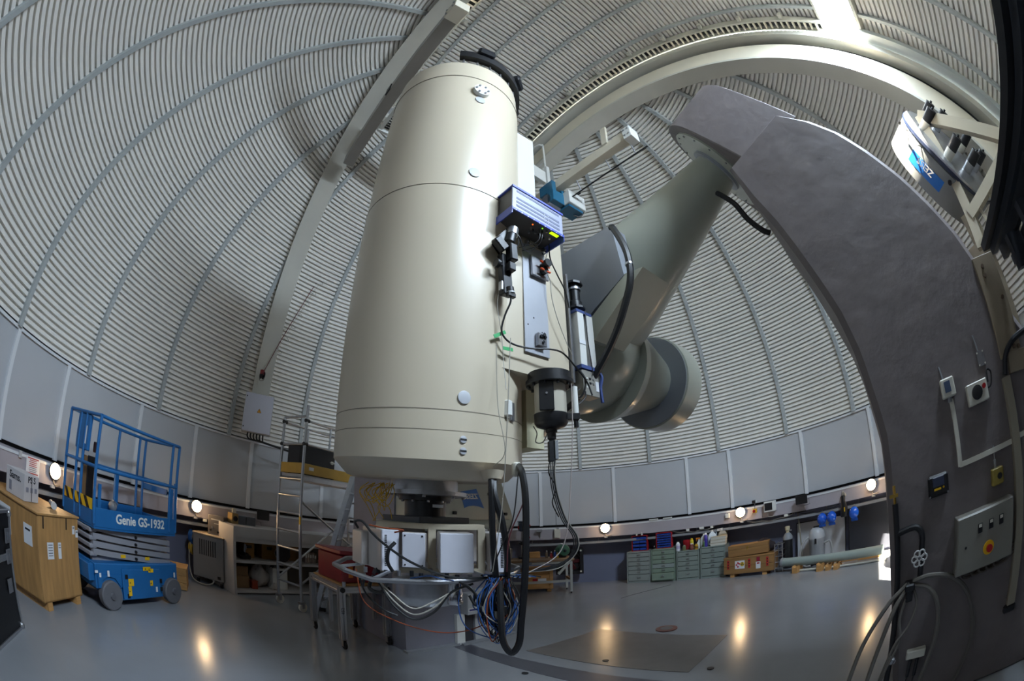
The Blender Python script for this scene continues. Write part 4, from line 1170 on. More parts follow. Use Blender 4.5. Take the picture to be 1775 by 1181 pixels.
# service platform across the slit behind the tube
pf_ = thing('service_platform', 'white service platform with grating and handrail high behind the telescope tube', 'platform', dp(0, -1.74, 7.55), SROT)
mb = MB(); mb.box((0.42, 0, 0.04), (0.05, 3.1, 0.16)); mb.box((-0.42, 0, 0.04), (0.05, 3.1, 0.16))
for y in (-1.5, -.5, .5, 1.5):
    mb.box((0, y, 0.03), (0.84, 0.05, 0.10))
mb.build('frame', m_white, pf_)
bar = MB(); bar.box((0, 0, 0), (0.82, 0.006, 0.03)); bm_ = bar.mesh('grating_bar', m_darksteel)
for k in range(60):
    inst(bm_, 'grating_bar', pf_, Matrix.Translation((0, -1.5 + k * 3.0 / 59, 0.09)))
bar = MB(); bar.box((0, 0, 0), (0.006, 3.0, 0.03)); bm_ = bar.mesh('cross_bar', m_darksteel)
for k in range(15):
    inst(bm_, 'cross_bar', pf_, Matrix.Translation((-.39 + k * .78 / 14, 0, 0.085)))
for y in (1.60, -1.5):
    mb = MB(); mb.tube([(0.42, y, 0.05), (0.42, y, 0.95), (0.42, y - .05 * (1 if y > 0 else -1), 1.0), (0.3, y - .1 * (1 if y > 0 else -1), 1.02), (-.4, y - .1 * (1 if y > 0 else -1), 1.02)], 0.02, seg=8); mb.tube([(0.42, y, 0.5), (-.4, y, .52)], .016, seg=8); mb.build('handrail', m_white, pf_)
mb = MB(); mb.box((.42, 1.3, .0), (.08, .5, .3)); mb.box((.42, 1.62, .1), (.1, .08, .5)); mb.build('bracket', m_white, pf_)
mb = MB(); mb.box((.3, -1.52, -.12), (.1, .1, .22)); mb.build('bracket', m_white, pf_)
# electrical cabinet on the dome
ec = thing('dome_control_cabinet', 'pale lilac electrical cabinet with a yellow warning triangle on the dome sheets', 'cabinet', (-4.60, 6.50, 2.83), R(36))
mb = MB(); mb.box((0, 0, 0.36), (0.56, 0.22, 0.72), None, .008); bd = mb.build('body', m_lgrey, ec)
mb = MB(); mb.box((0, -0.118, 0.36), (0.545, 0.02, 0.705), None, .006); dr_ = mb.build('door', M('lilac_white_enamel', '#c5c5d0', 0.38), ec)
mb = MB(); mb.prism([(-.045, 0), (.045, 0), (0, .08)], (0.02, -0.1295, 0.37), (1, 0, 0), (0, 0, 1), (0, -.002, 0)); wt = mb.build('warning_triangle', m_ink, dr_)
mb = MB(); mb.prism([(-.036, .005), (.036, .005), (0, .069)], (0.02, -0.1318, 0.37), (1, 0, 0), (0, 0, 1), (0, -.001, 0)); mb.build('triangle_face', M('warning_orange', '#e39a14', 0.5), dr_)
mb = MB(); mb.prism([(0, .018), (.008, .034), (.001, .034), (.006, .054), (-.007, .030), (0, .030)], (0.02, -0.1332, 0.37), (1, 0, 0), (0, 0, 1), (0, -.001, 0)); mb.build('bolt_mark', m_ink, dr_)
for z in (0.08, 0.64):
    mb = MB(); mb.cyl((-.25, -.128, z), (-.25, -.134, z), .012, seg=10); mb.build('lock', m_darksteel, dr_)
for k in range(6):
    mb = MB(); mb.tube([(-.15 + .06 * k, 0, 0.0), (-.15 + .06 * k, -.01, -.07), (-.10 + .05 * k, .03, -.11), (.05, .12, -.10)], .014, seg=6); mb.build('cable', m_cblk, ec)
mb = MB(); mb.tube([(.05, .10, -.10), (.5, .12, -.16), (1.0, .3, -.2)], .02, seg=6); mb.build('cable', m_cblk, ec)
for x in (-.2, .2):
    mb = MB(); mb.box((x, .20, .36), (.05, .36, .05)); mb.build('bracket', m_grey, ec)
# rope with emergency line and its reel
rp_ = thing('pull_cord', 'thin dark red pull cord with wire loops running up the dome to a reel', 'cord', (-4.58, 6.43, 3.95))
RL = V((-4.58, 6.43, 3.95))
e1 = V((-3.45, 7.05, 7.7)) - RL
mb = MB(); mb.cyl((0, 0, 0), e1, 0.008, seg=6); mb.build('red_line', M('dark_red_cord', '#5a2226', 0.6), rp_)
off = V((0.10, 0.03, -0.04))
mb = MB(); mb.cyl((0.02, 0, 0), e1 + off, 0.003, seg=5); mb.build('thin_line', m_cgry, rp_)
for k in range(2, 14):
    p = e1 * (k / 14)
    mb = MB(); mb.tube([p, p + off * .8 + V((0, 0, .01)), p + off * 1.1 + V((0, 0, -.05)), p + V((.02, 0, -.05))], .003, seg=4); mb.build('wire_loop', m_cblk, rp_)
mb = MB(); mb.lathe([(0.075, -.03), (0.075, -.02), (.03, -.018), (.03, .018), (.075, .02), (.075, .03)], (0, 0, -.03), (-.5, -.85, 0), seg=18); rl = mb.build('reel', m_darksteel, rp_)
mb = MB(); mb.box((0.01, -.03, 0.02), (.06, .06, .08)); mb.build('reel_body', M('reel_red', '#7c2426', .5), rp_)
mb = MB(); mb.tube([(-.06, 0, -.08), (-.02, -.02, -.14), (.05, 0, -.12), (.06, 0, -.05)], .01, seg=6); mb.build('handle', m_cgry, rp_)
# ================================================================ wall lamps on the ring beam
m_lampg = M('lamp_glass_lit', '#fff1dc', 0.4, emit=(1.0, 0.66, 0.34), estr=52.0)
for az, lab in ((-100.0, 'lit round wall lamp on the beam beside the red notice'), (-71.1, 'lit round wall lamp on the beam between the scissor lift and the shelf bench'),
                (15.6, 'lit round wall lamp on the beam left of the drawer cabinets'), (44.9, 'lit round wall lamp beside the yellow emergency switch'), (73.6, 'lit round wall lamp above the hard hat near the concrete pier')):
    p = polar(az, 5.93, 1.33)
    t = thing('wall_lamp', lab, 'lamp', p, R(-az), 'round wall lamps on the ring beam')
    # local -y points into the room
    mb = MB(); mb.lathe([(0.055, -0.02), (0.055, 0.03)], (0, 0, 0), (0, -1, 0), seg=20); mb.build('base', m_black, t)
    mb = MB(); mb.lathe([(0.098, 0.03), (0.10, 0.04), (0.098, 0.06), (0.085, 0.085), (0.06, 0.10), (0.03, 0.107)], (0, 0, 0), (0, -1, 0), seg=32); mb.build('glass', m_lampg, t)
    mb = MB(); mb.lathe([(0.104, 0.025), (0.106, 0.03), (0.106, 0.045), (0.098, 0.047)], (0, 0, 0), (0, -1, 0), seg=32); mb.build('rim', m_darksteel, t)
    mb = MB(); mb.tube([(0.0, -.02, -.10), (0.01, -.02, -.16), (0.05, -.01, -.18), (.14, .0, -.165)], .008, seg=6); mb.build('lead', m_cgry, t)
    mb = MB(); mb.box((0.01, 0.02, -0.205), (0.07, 0.05, 0.04)); mb.build('junction_box', m_lgrey, t)

# ================================================================ flight case
fc = thing('flight_case', 'black flight case with aluminium edges standing beside the plywood crate', 'flight case', (-3.755, 1.335, 0), math.atan2(-0.744, 0.668))
W_, D_, H_ = 1.05, 0.6, 1.02
m_fcb = M('flight_case_black', '#0d0d10', 0.45)
mb = MB(); mb.box((W_ / 2, -D_ / 2, H_ / 2), (W_ - .02, D_ - .02, H_ - .02)); mb.build('shell', m_fcb, fc)
for x in (0.012, W_ - .012):
    for y in (-.012, -D_ + .012):
        mb = MB(); mb.box((x, y, H_ / 2), (.03, .03, H_), None, .004); mb.build('edge_strip', m_alu, fc)
for z in (.012, H_ * .62, H_ * .645, H_ - .012):
    for y in (-.008, -D_ + .008):
        mb = MB(); mb.box((W_ / 2, y, z), (W_, .026, .028), None, .004); mb.build('edge_strip', m_alu, fc)
    for x in (.008, W_ - .008):
        mb = MB(); mb.box((x, -D_ / 2, z), (.026, D_, .028), None, .004); mb.build('edge_strip', m_alu, fc)
for x, z in ((.10, H_ * .8), (.10, H_ * .635), (.5, H_ * .635)):
    mb = MB(); mb.box((x, .008, z), (.10, .012, .12), None, .003); lt = mb.build('latch', m_steel, fc)
    mb = MB(); mb.box((x, .018, z), (.03, .012, .06)); mb.build('latch_lever', m_alu, lt)
for x in (.02, W_ - .02):
    for z in (.03, H_ - .03):
        mb = MB(); mb.sphere((x, -.01, z), .035, 10, 8); mb.build('ball_corner', m_alu, fc)
mb = MB(); mb.box((.14, .004, H_ * .40), (.10, .008, .12), None, .003); mb.build('side_catch', m_steel, fc)

# ================================================================ plywood crate with carton and clamp on it
CU = V((-0.375, 0.927, 0)).normalized()
cr_ = thing('plywood_crate', 'large plywood crate with stuck paper labels on wooden feet', 'crate', (-4.14, 1.84, 0), math.atan2(CU.y, CU.x))
# local x along CU (to the lift), local +y = away to the left
LX, LY, LZ = 0.80, 1.15, 0.97
for nm, c, s in (('panel', (LX / 2, .009, (LZ + .09) / 2), (LX, .018, LZ - .09)), ('panel', (.009, LY / 2, (LZ + .09) / 2), (.018, LY - .036, LZ - .09)), ('panel', (LX - .009, LY / 2, (LZ + .09) / 2), (.018, LY - .036, LZ - .09)), ('panel', (LX / 2, LY - .009, (LZ + .09) / 2), (LX, .018, LZ - .09)), ('lid', (LX / 2, LY / 2, LZ + .009), (LX + .03, LY + .03, .02)), ('panel', (LX / 2, LY / 2, .10), (LX, LY, .02))):
    mb = MB(); mb.box(c, s, None, .003); mb.build(nm, m_wood, cr_)
for x in (.10, LX - .10):
    mb = MB(); mb.box((x, LY / 2, .045), (.09, LY, .09)); mb.build('foot', m_wood2, cr_)
for x, z, w, h in ((.22, .62, .12, .17), (.40, .62, .06, .17), (.70, .84, .05, .09), (.77, .80, .05, .08)):
    mb = MB(); mb.box((x, -.002, z), (w, .003, h)); lb = mb.build('paper_label', m_paper, cr_)
    for k in range(5 if w > .1 else 2):
        mb = MB(); mb.box((x, -.004, z + h * .35 - k * h * .16), (w * .7, .001, .006)); mb.build('print_line', m_ink, lb)
for y, z, w, h in ((.18, .72, .15, .20), (.62, .74, .22, .28)):
    mb = MB(); mb.box((-.002, y, z), (.003, w, h)); lb = mb.build('paper_label', m_paper, cr_)
    mb = MB(); mb.box((-.004, y, z + h * .25), (.001, w * .6, .02)); mb.build('print_line', m_ink, lb)
for x in (.10, .55):
    mb = MB(); mb.box((x, -.001, .90), (.02, .004, .12)); mb.build('strap_mark', m_darksteel, cr_)
cb_ = thing('carton', 'white carton printed with dark lettering standing on the plywood crate', 'carton', (-4.55, 1.82, 0.992), math.atan2(0.87, -0.40))
mb = MB(); mb.box((0.145, 0.17, .135), (.29, .36, .27), None, .003); mb.build('box', M('white_cardboard', '#b9b4b4', 0.65, var=.05, scale=5), cb_)
text_obj('print', 'Sams.', .10, m_ink, cb_, (-.0015, .17, .20), (0, -1, 0), (0, 0, 1), ext=.0008, bold=.002)
text_obj('print', 'PS S', .09, m_ink, cb_, (.145, -.0115, .22), (1, 0, 0), (0, 0, 1), ext=.0008, bold=.002)
for k in range(3):
    mb = MB(); mb.box((.06 + .085 * k, -.0115, .12), (.05, .001, .05)); mb.build('print_mark', M('grey_print', '#7e7e88', .6), cb_)
mb = MB(); mb.box((.145, -.0115, .13), (.012, .001, .25)); mb.build('tape_seam', m_ink, cb_)
mb = MB(); mb.box((-.0015, .26, .09), (.001, .05, .10)); mb.build('print_mark', M('grey_print'), cb_)
cp = thing('clamp_tool', 'small grey metal clamp lying on the crate lid', 'clamp', (-4.62, 2.27, 0.992), R(-20))
mb = MB(); mb.cyl((-.09, 0, .045), (.06, .02, .03), .03, seg=14); mb.build('body', m_grey, cp)
mb = MB(); mb.cyl((.055, .02, .04), (.09, .025, .04), .042, seg=16); mb.build('jaw', m_lgrey, cp)
mb = MB(); mb.cyl((-.10, 0, .03), (-.12, .05, .012), .012, seg=8); mb.build('lever', m_darksteel, cp)
wn = thing('safety_notice', 'white notice with red print on the ring beam above the plywood crate', 'sign', polar(-104.0, 5.935, 1.29), R(104.0))
mb = MB(); mb.box((0, 0, 0), (.27, .006, .23)); mb.build('sheet', m_paper, wn)
for k in range(9):
    mb = MB(); mb.box((0, -.0035, .095 - .022 * k), (.22 if k in (0, 8) else .16 - .02 * (k % 2), .001, .010 if 0 < k < 8 else .014)); mb.build('print_line', M('red_print', '#a8383c', .6) if k < 5 or k == 8 else M('grey_print'), wn)
mb = MB(); pz = polar(-106.6, 5.93, 1.39); mb.box((0, 0, 0), (.05, .03, .08)); wsw = mb.build('wall_switch', m_lgrey); wsw.location = pz; wsw.rotation_euler = (0, 0, R(106.6)); tag(wsw, 'small pale switch on the beam beside the red notice', 'switch')

# ================================================================ blue scissor lift
LA = math.atan2(0.997, -0.08)
gl = thing('scissor_lift', 'blue scissor lift with guard rails and large grey wheels', 'scissor lift', (-4.22, 2.70, 0), LA)
# local x along the machine (0 .. 1.62), local +y away from the camera
m_gb = M('lift_blue', '#1c6098', 0.4, var=.04, scale=4); m_gg = M('scissor_grey', '#8a8a90', 0.4); m_tire = M('grey_tire', '#5e5e62', 0.7)
LL, LW = 1.60, 0.74
mb = MB(); mb.box((LL / 2, LW / 2, .40), (LL, LW - .02, .30), None, .012); mb.box((LL / 2, LW / 2, .20), (LL - .62, LW - .06, .22), None, .01); mb.build('chassis', m_gb, gl)
mb = MB(); mb.box((LL / 2 + .02, -.002, .30), (.74, .02, .38), None, .006); mb.build('side_door', m_gb, gl)
for x in (.22, LL - .16):
    for y in (.02, LW - .02):
        s = -1 if y < .1 else 1
        mb = MB(); mb.lathe([(.10, -.05), (.165, -.05), (.18, -.035), (.18, .035), (.165, .05), (.10, .05)], (x, y + s * .02, .18), (0, s, 0), seg=36); w = mb.build('wheel', m_tire, gl)
        mb = MB(); mb.lathe([(.11, .0), (.11, .042), (.05, .05), (.04, .07)], (x, y + s * .02, .18), (0, s, 0), seg=24); mb.build('wheel_hub', M('hub_grey', '#55555a', .5), w)
mb = MB(); mb.loft([[V((x, y, z)) for x, z in ((.02, .36), (.02, .27), (.06, .27), (.10, .36), (.20, .405), (.32, .38), (.40, .29), (.42, .29), (.42, .42), (.02, .42))] for y in (-.01, .06)]); mb.build('wheel_arch', m_gb, gl)
mb = MB(); mb.box((-.03, LW / 2, .43), (.10, LW - .1, .20), None, .01); mb.build('front_box', m_gb, gl)
for x, z, w, h in ((.92, .50, .15, .05), (1.0, .475, .10, .05), (.60, .33, .10, .09), (.57, .22, .06, .12), (1.0, .31, .055, .07)):
    mb = MB(); mb.box((x, -.016, z), (w, .003, h)); lb = mb.build('warning_label', m_yellow, gl)
    mb = MB(); mb.prism([(-.012, -.01), (.012, -.01), (0, .012)], (x - w * .2, -.019, z), (1, 0, 0), (0, 0, 1), (0, .001, 0)); mb.build('symbol', m_ink, lb)
for x, z, w, h in ((.20, .44, .035, .07), (.06, .42, .03, .05), (1.10, .22, .035, .07), (1.50, .40, .03, .07), (-.0, .46, .05, .03)):
    mb = MB(); mb.box((x, -.016 if x > .15 else -.012, z), (w, .003, h)); mb.build('white_label', m_paper, gl)
for x, z in ((1.20, .33), (1.20, .22), (.52, .40), (.54, .16)):
    mb = MB(); mb.box((x, -.015, z), (.05, .004, .055)); mb.build('vent', m_black, gl)
# scissor stack
for k in range(4):
    z0 = .60 + .09 * k
    for y in (.10, LW - .10):
        tilt = .045 if k % 2 == 0 else .045
        mb = MB(); mb.loft([[V((x, y + d, z)) for d, z in ((-.025, z0 - .03 + dz), (.025, z0 - .03 + dz), (.025, z0 + .035 + dz), (-.025, z0 + .035 + dz))] for x, dz in ((.04, .06), (LL - .08, -.055))]); mb.build('scissor_arm', m_gg, gl)
        mb = MB(); mb.loft([[V((x, y + d + (.06 if y < .3 else -.06), z)) for d, z in ((-.025, z0 - .03 + dz), (.025, z0 - .03 + dz), (.025, z0 + .03 + dz), (-.025, z0 + .03 + dz))] for x, dz in ((.06, -.045), (LL - .08, .05))]); mb.build('scissor_arm', m_gg, gl)
    mb = MB(); mb.cyl((LL / 2, .05, z0), (LL / 2, LW - .05, z0), .018, seg=10); mb.build('pivot', m_darksteel, gl)
    mb = MB(); mb.box((.05, LW / 2, z0 + .03), (.12, LW - .16, .05), None, .01); mb.build('cross_tube', m_gg, gl)
for k, (x, z) in enumerate(((.56, .625), (1.03, .605))):
    mb = MB(); mb.box((x, .073, z), (.09, .004, .04)); mb.build('warning_label', m_yellow, gl)
# platform and guard rails
PZ = .99
mb = MB(); mb.box((LL / 2 - .02, LW / 2, PZ - .03), (LL - .04, LW, .05)); mb.build('platform_floor', m_gb, gl)
for y in (0, LW):
    mb = MB(); mb.box((LL / 2 - .02, y, PZ + .075), (LL - .04, .012, .21), None, .003); ts = mb.build('toe_board', m_gb, gl)
    if y == 0:
        text_obj('lettering', 'Genie GS-1932', .155, m_white, ts, (.84, -.0085, PZ + .085), (1, 0, 0), (0, 0, 1), ext=.0012, bold=.004, sx=.98)
for x in (0, LL - .04):
    mb = MB(); mb.box((x, LW / 2, PZ + .05), (.012, LW, .16), None, .003); mb.build('toe_board', m_gb, gl)
mb = MB(); mb.box((-.008, LW / 2, PZ + .20), (.006, LW - .06, .12)); hzb = mb.build('hazard_board', m_yellow, gl)
for k in range(4):
    mb = MB(); mb.prism([(0, -.06), (.07, -.06), (.15, .06), (.08, .06)], (-.0125, .08 + .16 * k, PZ + .20), (0, 1, 0), (0, 0, 1), (-.001, 0, 0)); mb.build('stripe', m_black, hzb)
TZ = 2.15; MZ = 1.60
def rail(pts, r=.021, name='rail'):
    mb = MB(); mb.tube(pts, r, seg=10, smooth=0); return mb.build(name, m_gb, gl)
x1 = LL - .04
for y in (0, LW):
    rail([(0, y, TZ), (x1, y, TZ)]); rail([(0, y, MZ), (x1, y, MZ)])
    for x in (0, x1 * .62, x1 - .14, x1):
        if y == 0 and x == x1 * .62:
            continue
        rail([(x, y, PZ), (x, y, TZ)], name='post')
for z in (TZ, MZ):
    rail([(0, 0, z), (0, LW, z)]); rail([(x1, 0, z), (x1, LW, z)])
rail([(0, .32, PZ), (0, .32, TZ)], name='post'); rail([(0, .46, PZ), (0, .46, TZ)], name='post')
mb = MB(); mb.box((x1 * .62 + .02, LW - .0, (PZ + MZ) / 2 + .05), (.07, .05, MZ - PZ - .1), None, .004); mb.build('gate_post', m_gb, gl)
mb = MB(); mb.box((x1 - .10, 0.0, 1.36), (.05, .03, .42), None, .004); mb.box((x1 - .02, 0, 1.40), (.05, .03, .5), None, .004); mb.build('gate_post', m_gb, gl)
mb = MB(); mb.box((x1, LW * .6, 1.50), (.02, LW * .7, .08)); mb.build('gate', m_gb, gl)
mb = MB(); mb.box((.02, .38, 1.93), (.05, .30, .40), None, .01); pb = mb.build('document_box', m_gb, gl)
mb = MB(); mb.box((-.008, .30, 1.90), (.002, .05, .20)); mb.build('white_label', m_paper, pb)
mb = MB(); mb.box((.10, .34, 1.45), (.10, .14, .46), None, .01); mb.build('control_box', M('tan_panel', '#8a6a45', .6), gl)
mb = MB(); mb.box((.10, .24, 1.45), (.12, .02, .48)); mb.build('control_side', m_black, gl)
mb = MB(); mb.box((.16, .26, 1.80), (.06, .05, .12), None, .01); mb.build('joystick', M('dark_maroon', '#2c0d12', .5), gl)
mb = MB(); mb.box((.10, .02, 1.22), (.05, .012, .42)); mb.build('folding_bracket', m_gb, gl)
mb = MB(); mb.sphere((.85, LW - .1, PZ + .14), .07, 12, 8); mb.box((.88, LW - .12, PZ + .2), (.1, .05, .02), (0.3, .4, 0)); mb.build('rag_bundle', m_grey, gl)
# ================================================================ wheeled cooling unit with a power supply on it, small wood box
cu_ = thing('cooling_unit', 'grey wheeled cooling unit with a slotted front beside the shelf bench', 'cooling unit', (-5.22, 5.58, 0), R(14))
mb = MB(); mb.box((.31, .25, .495), (.62, .50, .76), None, .012); cbd = mb.build('body', M('warm_grey_case', '#7a7775', .45), cu_)
for k in range(8):
    mb = MB(); mb.box((.15 + .045 * k, -.002, .66), (.016, .006, .27)); mb.build('slot', m_dark, cbd)
mb = MB(); mb.box((.53, -.003, .18), (.06, .008, .05)); mb.build('badge', m_black, cbd)
mb = MB(); mb.box((.31, .25, .885), (.64, .52, .025), None, .006); mb.build('lid', M('lid_beige', '#a3937c', .5), cu_)
for x in (.07, .55):
    for y in (.06, .44):
        mb = MB(); mb.lathe([(.045, -.014), (.045, .014)], (x, y, .045), (1, 0, 0), seg=16); w = mb.build('caster', m_rubber, cu_)
        mb = MB(); mb.box((x, y, .095), (.045, .05, .04)); mb.build('fork', m_steel, w)
mb = MB(); mb.tube([(-.04, .1, .86), (-.09, .05, .60), (-.08, 0, .30), (.0, -.06, .10), (.12, -.10, .04), (.3, -.10, .025), (.42, -.06, .07), (.43, -.02, .12)], .012, seg=7); mb.build('flex_hose', m_cgry, cu_)
for z, rr, m in ((.75, .09, M('coil_blue', '#164a86', .5)), (.55, .08, M('coil_yellow', '#a8862a', .5))):
    for k in range(4):
        mb = MB(); pts = [(-.05 - .02 * k, .12 + rr * math.cos(a), z + .01 * k + rr * 1.2 * math.sin(a)) for a in [2 * PI * i / 10 for i in range(10)]]; mb.tube(pts, .012, seg=6, closed=True, smooth=3); mb.build('hose_coil', m, cu_)
psu = thing('power_supply', 'small grey bench power supply standing on the cooling unit', 'power supply', (-5.02, 5.78, 0.8975), R(24))
mb = MB(); mb.box((.15, .15, .17), (.30, .30, .34), None, .008); b = mb.build('case', M('brown_grey_case', '#6d6761', .4), psu)
mb = MB(); mb.box((.15, -.003, .27), (.18, .006, .02)); mb.box((.18, -.003, .20), (.12, .006, .012)); mb.build('scale', m_offw, b)
for x, z in ((.06, .08), (.09, .13), (.20, .06)):
    mb = MB(); mb.cyl((x, 0, z), (x, -.025, z), .02, seg=14); mb.build('knob', m_steel if z > .1 else m_black, b)
mb = MB(); mb.tube([(.31, .1, .25), (.37, .08, .20), (.36, .08, .08), (.31, .08, .05)], .007, seg=6); mb.build('lead', m_cgry, psu)
mb = MB(); mb.box((.15, .02, -.0), (.18, .06, .02)); mb.build('foot', m_grey, psu)
wb = thing('wooden_box', 'small wooden box on the floor between the scissor lift and the cooling unit', 'box', (-5.05, 4.90, 0), R(40))
for k in range(3):
    mb = MB(); mb.box((0, -.21, .06 + .113 * k), (.46, .018, .108), None, .003); mb.build('plank', m_wood2, wb)
    for s in (-1, 1):
        mb = MB(); mb.box((s * .222, 0, .06 + .113 * k), (.018, .40, .108), None, .003); mb.build('plank', m_wood2, wb)
mb = MB(); mb.box((0, 0, .35), (.48, .44, .018), None, .003); mb.build('lid', m_wood2, wb)
mb = MB(); mb.box((0, .21, .17), (.46, .018, .33)); mb.build('plank', m_wood2, wb)

# ================================================================ curved shelf bench along the wall
m_bench = M('bench_off_white', '#b7b2ae', .45, var=.03)
def arc_slab(az0, az1, r0, r1, z0, z1, name, m, par, loc):
    n = max(2, int(abs(az1 - az0) / 3))
    mb = MB()
    mb.loft([[polar(a, r, z) - loc for r, z in ((r0, z0), (r1, z0), (r1, z1), (r0, z1))] for a in [az0 + (az1 - az0) * k / n for k in range(n + 1)]])
    return mb.build(name, m, par)
BL = polar(-57, 5.6, 0)
sb = thing('shelf_bench', 'long curved off-white bench with two open shelves along the wall', 'shelf bench', BL)
B0, B1 = -67.2, -24
arc_slab(B0, B1, 5.13, 5.92, 1.10, 1.16, 'worktop', m_bench, sb, BL)
arc_slab(B0, B1, 5.13, 5.16, .985, 1.10, 'fascia', m_bench, sb, BL)
arc_slab(B0, B1, 5.16, 5.19, .90, .985, 'fascia', m_bench, sb, BL)
arc_slab(B0, B1, 5.15, 5.92, .545, .585, 'shelf', m_bench, sb, BL)
arc_slab(B0, B1, 5.15, 5.92, .02, .06, 'shelf', m_bench, sb, BL)
arc_slab(B0, B1, 5.90, 5.93, .06, 1.10, 'back_panel', M('bench_back', '#6b665f', .6), sb, BL)
arc_slab(B0 - .5, B0 + .1, 5.10, 5.94, 0.0, 1.16, 'end_panel', m_bench, sb, BL)
arc_slab(-40, -39.5, 5.15, 5.9, 0.0, 1.10, 'divider', m_bench, sb, BL)
arc_slab(B1, B1 + .5, 5.15, 5.9, 0.0, 1.16, 'end_panel', m_bench, sb, BL)
def on_shelf(name, lab, cat, az, r, z, grp=None):
    return thing(name, lab, cat, polar(az, r, z), R(-az), grp)
t = on_shelf('cardboard_box', 'brown cardboard carton on the bottom shelf of the bench beside the end panel', 'carton', -64.3, 5.35, .061)
mb = MB(); mb.box((0, .15, .11), (.26, .34, .22), None, .003); mb.build('lower_carton', M('brown_card', '#8a6b48', .7), t)
mb = MB(); mb.box((0, .15, .305), (.24, .30, .16), None, .003); mb.build('upper_carton', M('brown_card'), t)
t = on_shelf('cloth_bag', 'crumpled white cloth bag on the bottom shelf of the bench', 'bag', -59.8, 5.35, .061)
rows = []
random.seed(5)
for i in range(9):
    a = PI * i / 8 - PI / 2
    rows.append([V((math.cos(a) * .19 * (1 + .25 * random.uniform(-1, 1)) * math.cos(b), .16 + math.cos(a) * .16 * math.sin(b), .19 + .19 * math.sin(a) * (1 + .3 * math.sin(3 * b + i)))) for b in [2 * PI * k / 14 for k in range(14)]])
for r_ in rows:
    for p in r_:
        p.z = max(p.z, .002)
mb = MB(); mb.loft(rows); mb.build('fabric', M('white_cloth', '#b5b0ab', .8, bump=.3, scale=9), t, ang=60)
mb = MB(); mb.box((.14, -.10, .05), (.05, .05, .10), (0.2, .3, .4)); mb.box((.20, -.06, .06), (.04, .05, .12), (-.2, .3, .2)); mb.build('loose_end', M('white_cloth'), t)
t = on_shelf('red_box', 'low red box on the bottom shelf between carton and cloth bag', 'box', -62.0, 5.27, .061)
mb = MB(); mb.box((0, .06, .07), (.11, .12, .14), None, .004); mb.build('tub', M('brick_red', '#9b3a1f', .5), t); mb = MB(); mb.box((0, .06, .145), (.12, .13, .012)); mb.build('rim', M('brick_red'), t)
t = on_shelf('white_bin', 'white open bin with a dark handle slot on the bottom shelf', 'bin', -56.3, 5.30, .061)
mb = MB(); mb.box((0, .006, .20), (.30, .012, .40)); mb.box((-.145, .15, .20), (.012, .30, .40)); mb.box((.145, .15, .20), (.012, .30, .40)); mb.box((0, .30, .20), (.30, .012, .40)); mb.box((0, .15, .01), (.29, .29, .02)); mb.build('tub', m_white, t)
mb = MB(); mb.box((0, -.002, .33), (.12, .006, .05)); mb.build('handle_slot', m_dark, t)
mb = MB(); mb.tube([(-.14, .1, .38), (-.05, .15, .44), (.1, .12, .42), (.14, .2, .40)], .03, seg=6); mb.build('dark_rag', m_black, t)
for az, w, lab in ((-57.4, .34, 'ochre wooden instrument box with a black plate on the upper shelf'), (-53.4, .40, 'ochre wooden box behind the scaffold posts on the upper shelf'), (-61.8, .20, 'slim ochre box beside the end of the upper shelf')):
    t = on_shelf('wooden_instrument_box', lab, 'box', az, 5.50, .586, 'wooden boxes on the upper shelf')
    mb = MB(); mb.box((0, .14, .14), (w, .28, .28), None, .004); mb.build('case', M('ochre_wood', '#8a6220', .5, var=.15, scale=4), t)
    mb = MB(); mb.box((0, .14, .285), (w + .01, .29, .015), None, .003); mb.build('lid', M('ochre_wood'), t)
    mb = MB(); mb.box((-w * .05, -.003, .20), (.10, .006, .05)); mb.build('plate', m_black, t)
t = on_shelf('cable_drum', 'grey cable drum lying before the wooden boxes on the upper shelf', 'cable drum', -55.6, 5.30, .586)
mb = MB(); mb.lathe([(.05, 0), (.14, 0), (.14, .02), (.09, .022), (.09, .07), (.14, .072), (.14, .09), (.05, .09)], (0, .05, .142), (0, -1, 0), seg=28); mb.build('drum', m_darksteel, t)
mb = MB(); mb.tube([(.145 * math.cos(a), .03, .15 + .135 * math.sin(a)) for a in [2 * PI * k / 16 for k in range(16)]], .006, seg=6, closed=True, smooth=2); mb.build('hoop', m_lgrey, t)
t = on_shelf('telephone_unit', 'black desk telephone with a white label on the upper shelf', 'telephone', -63.6, 5.30, .586)
mb = MB(); mb.box((0, .08, .04), (.20, .16, .08), (R(12), 0, 0), .01); mb.build('base', m_black, t); mb = MB(); mb.box((-.02, .06, .10), (.05, .18, .04), (R(12), 0, 0), .015); mb.build('handset', m_black, t); mb = MB(); mb.box((.02, .06, .20), (.03, .02, .06), (0, .2, 0)); mb.cyl((.0, .08, .08), (.01, .07, .26), .02, seg=10); mb.build('tube', m_steel, t)
for k, (az, h, c) in enumerate(((-50.2, .20, '#8d7d74'), (-49.7, .22, '#a08c7c'), (-49.2, .20, '#7b6a62'), (-48.7, .21, '#97857a'), (-48.2, .19, '#6f6259'))):
    t = on_shelf('binder', ('first', 'second', 'third', 'fourth', 'fifth')[k] + ' buff binder in the upper shelf row, counted from the ochre boxes', 'binder', az, 5.35, .586, 'binders on the upper shelf')
    mb = MB(); mb.box((0, .10, h / 2), (.042, .20, h), None, .003); mb.build('cover', M('binder_%d' % k, c, .6), t)
    mb = MB(); mb.box((0, -.001, h * .65), (.03, .003, h * .3)); mb.build('spine_label', m_offw, t)
t = on_shelf('grey_instrument', 'long grey instrument with a tan end standing on the bench top', 'instrument', -63.0, 5.55, 1.161)
mb = MB(); mb.box((.08, .08, .075), (.36, .18, .15), None, .004); mb.build('case', M('blue_grey_case', '#50545b', .45), t)
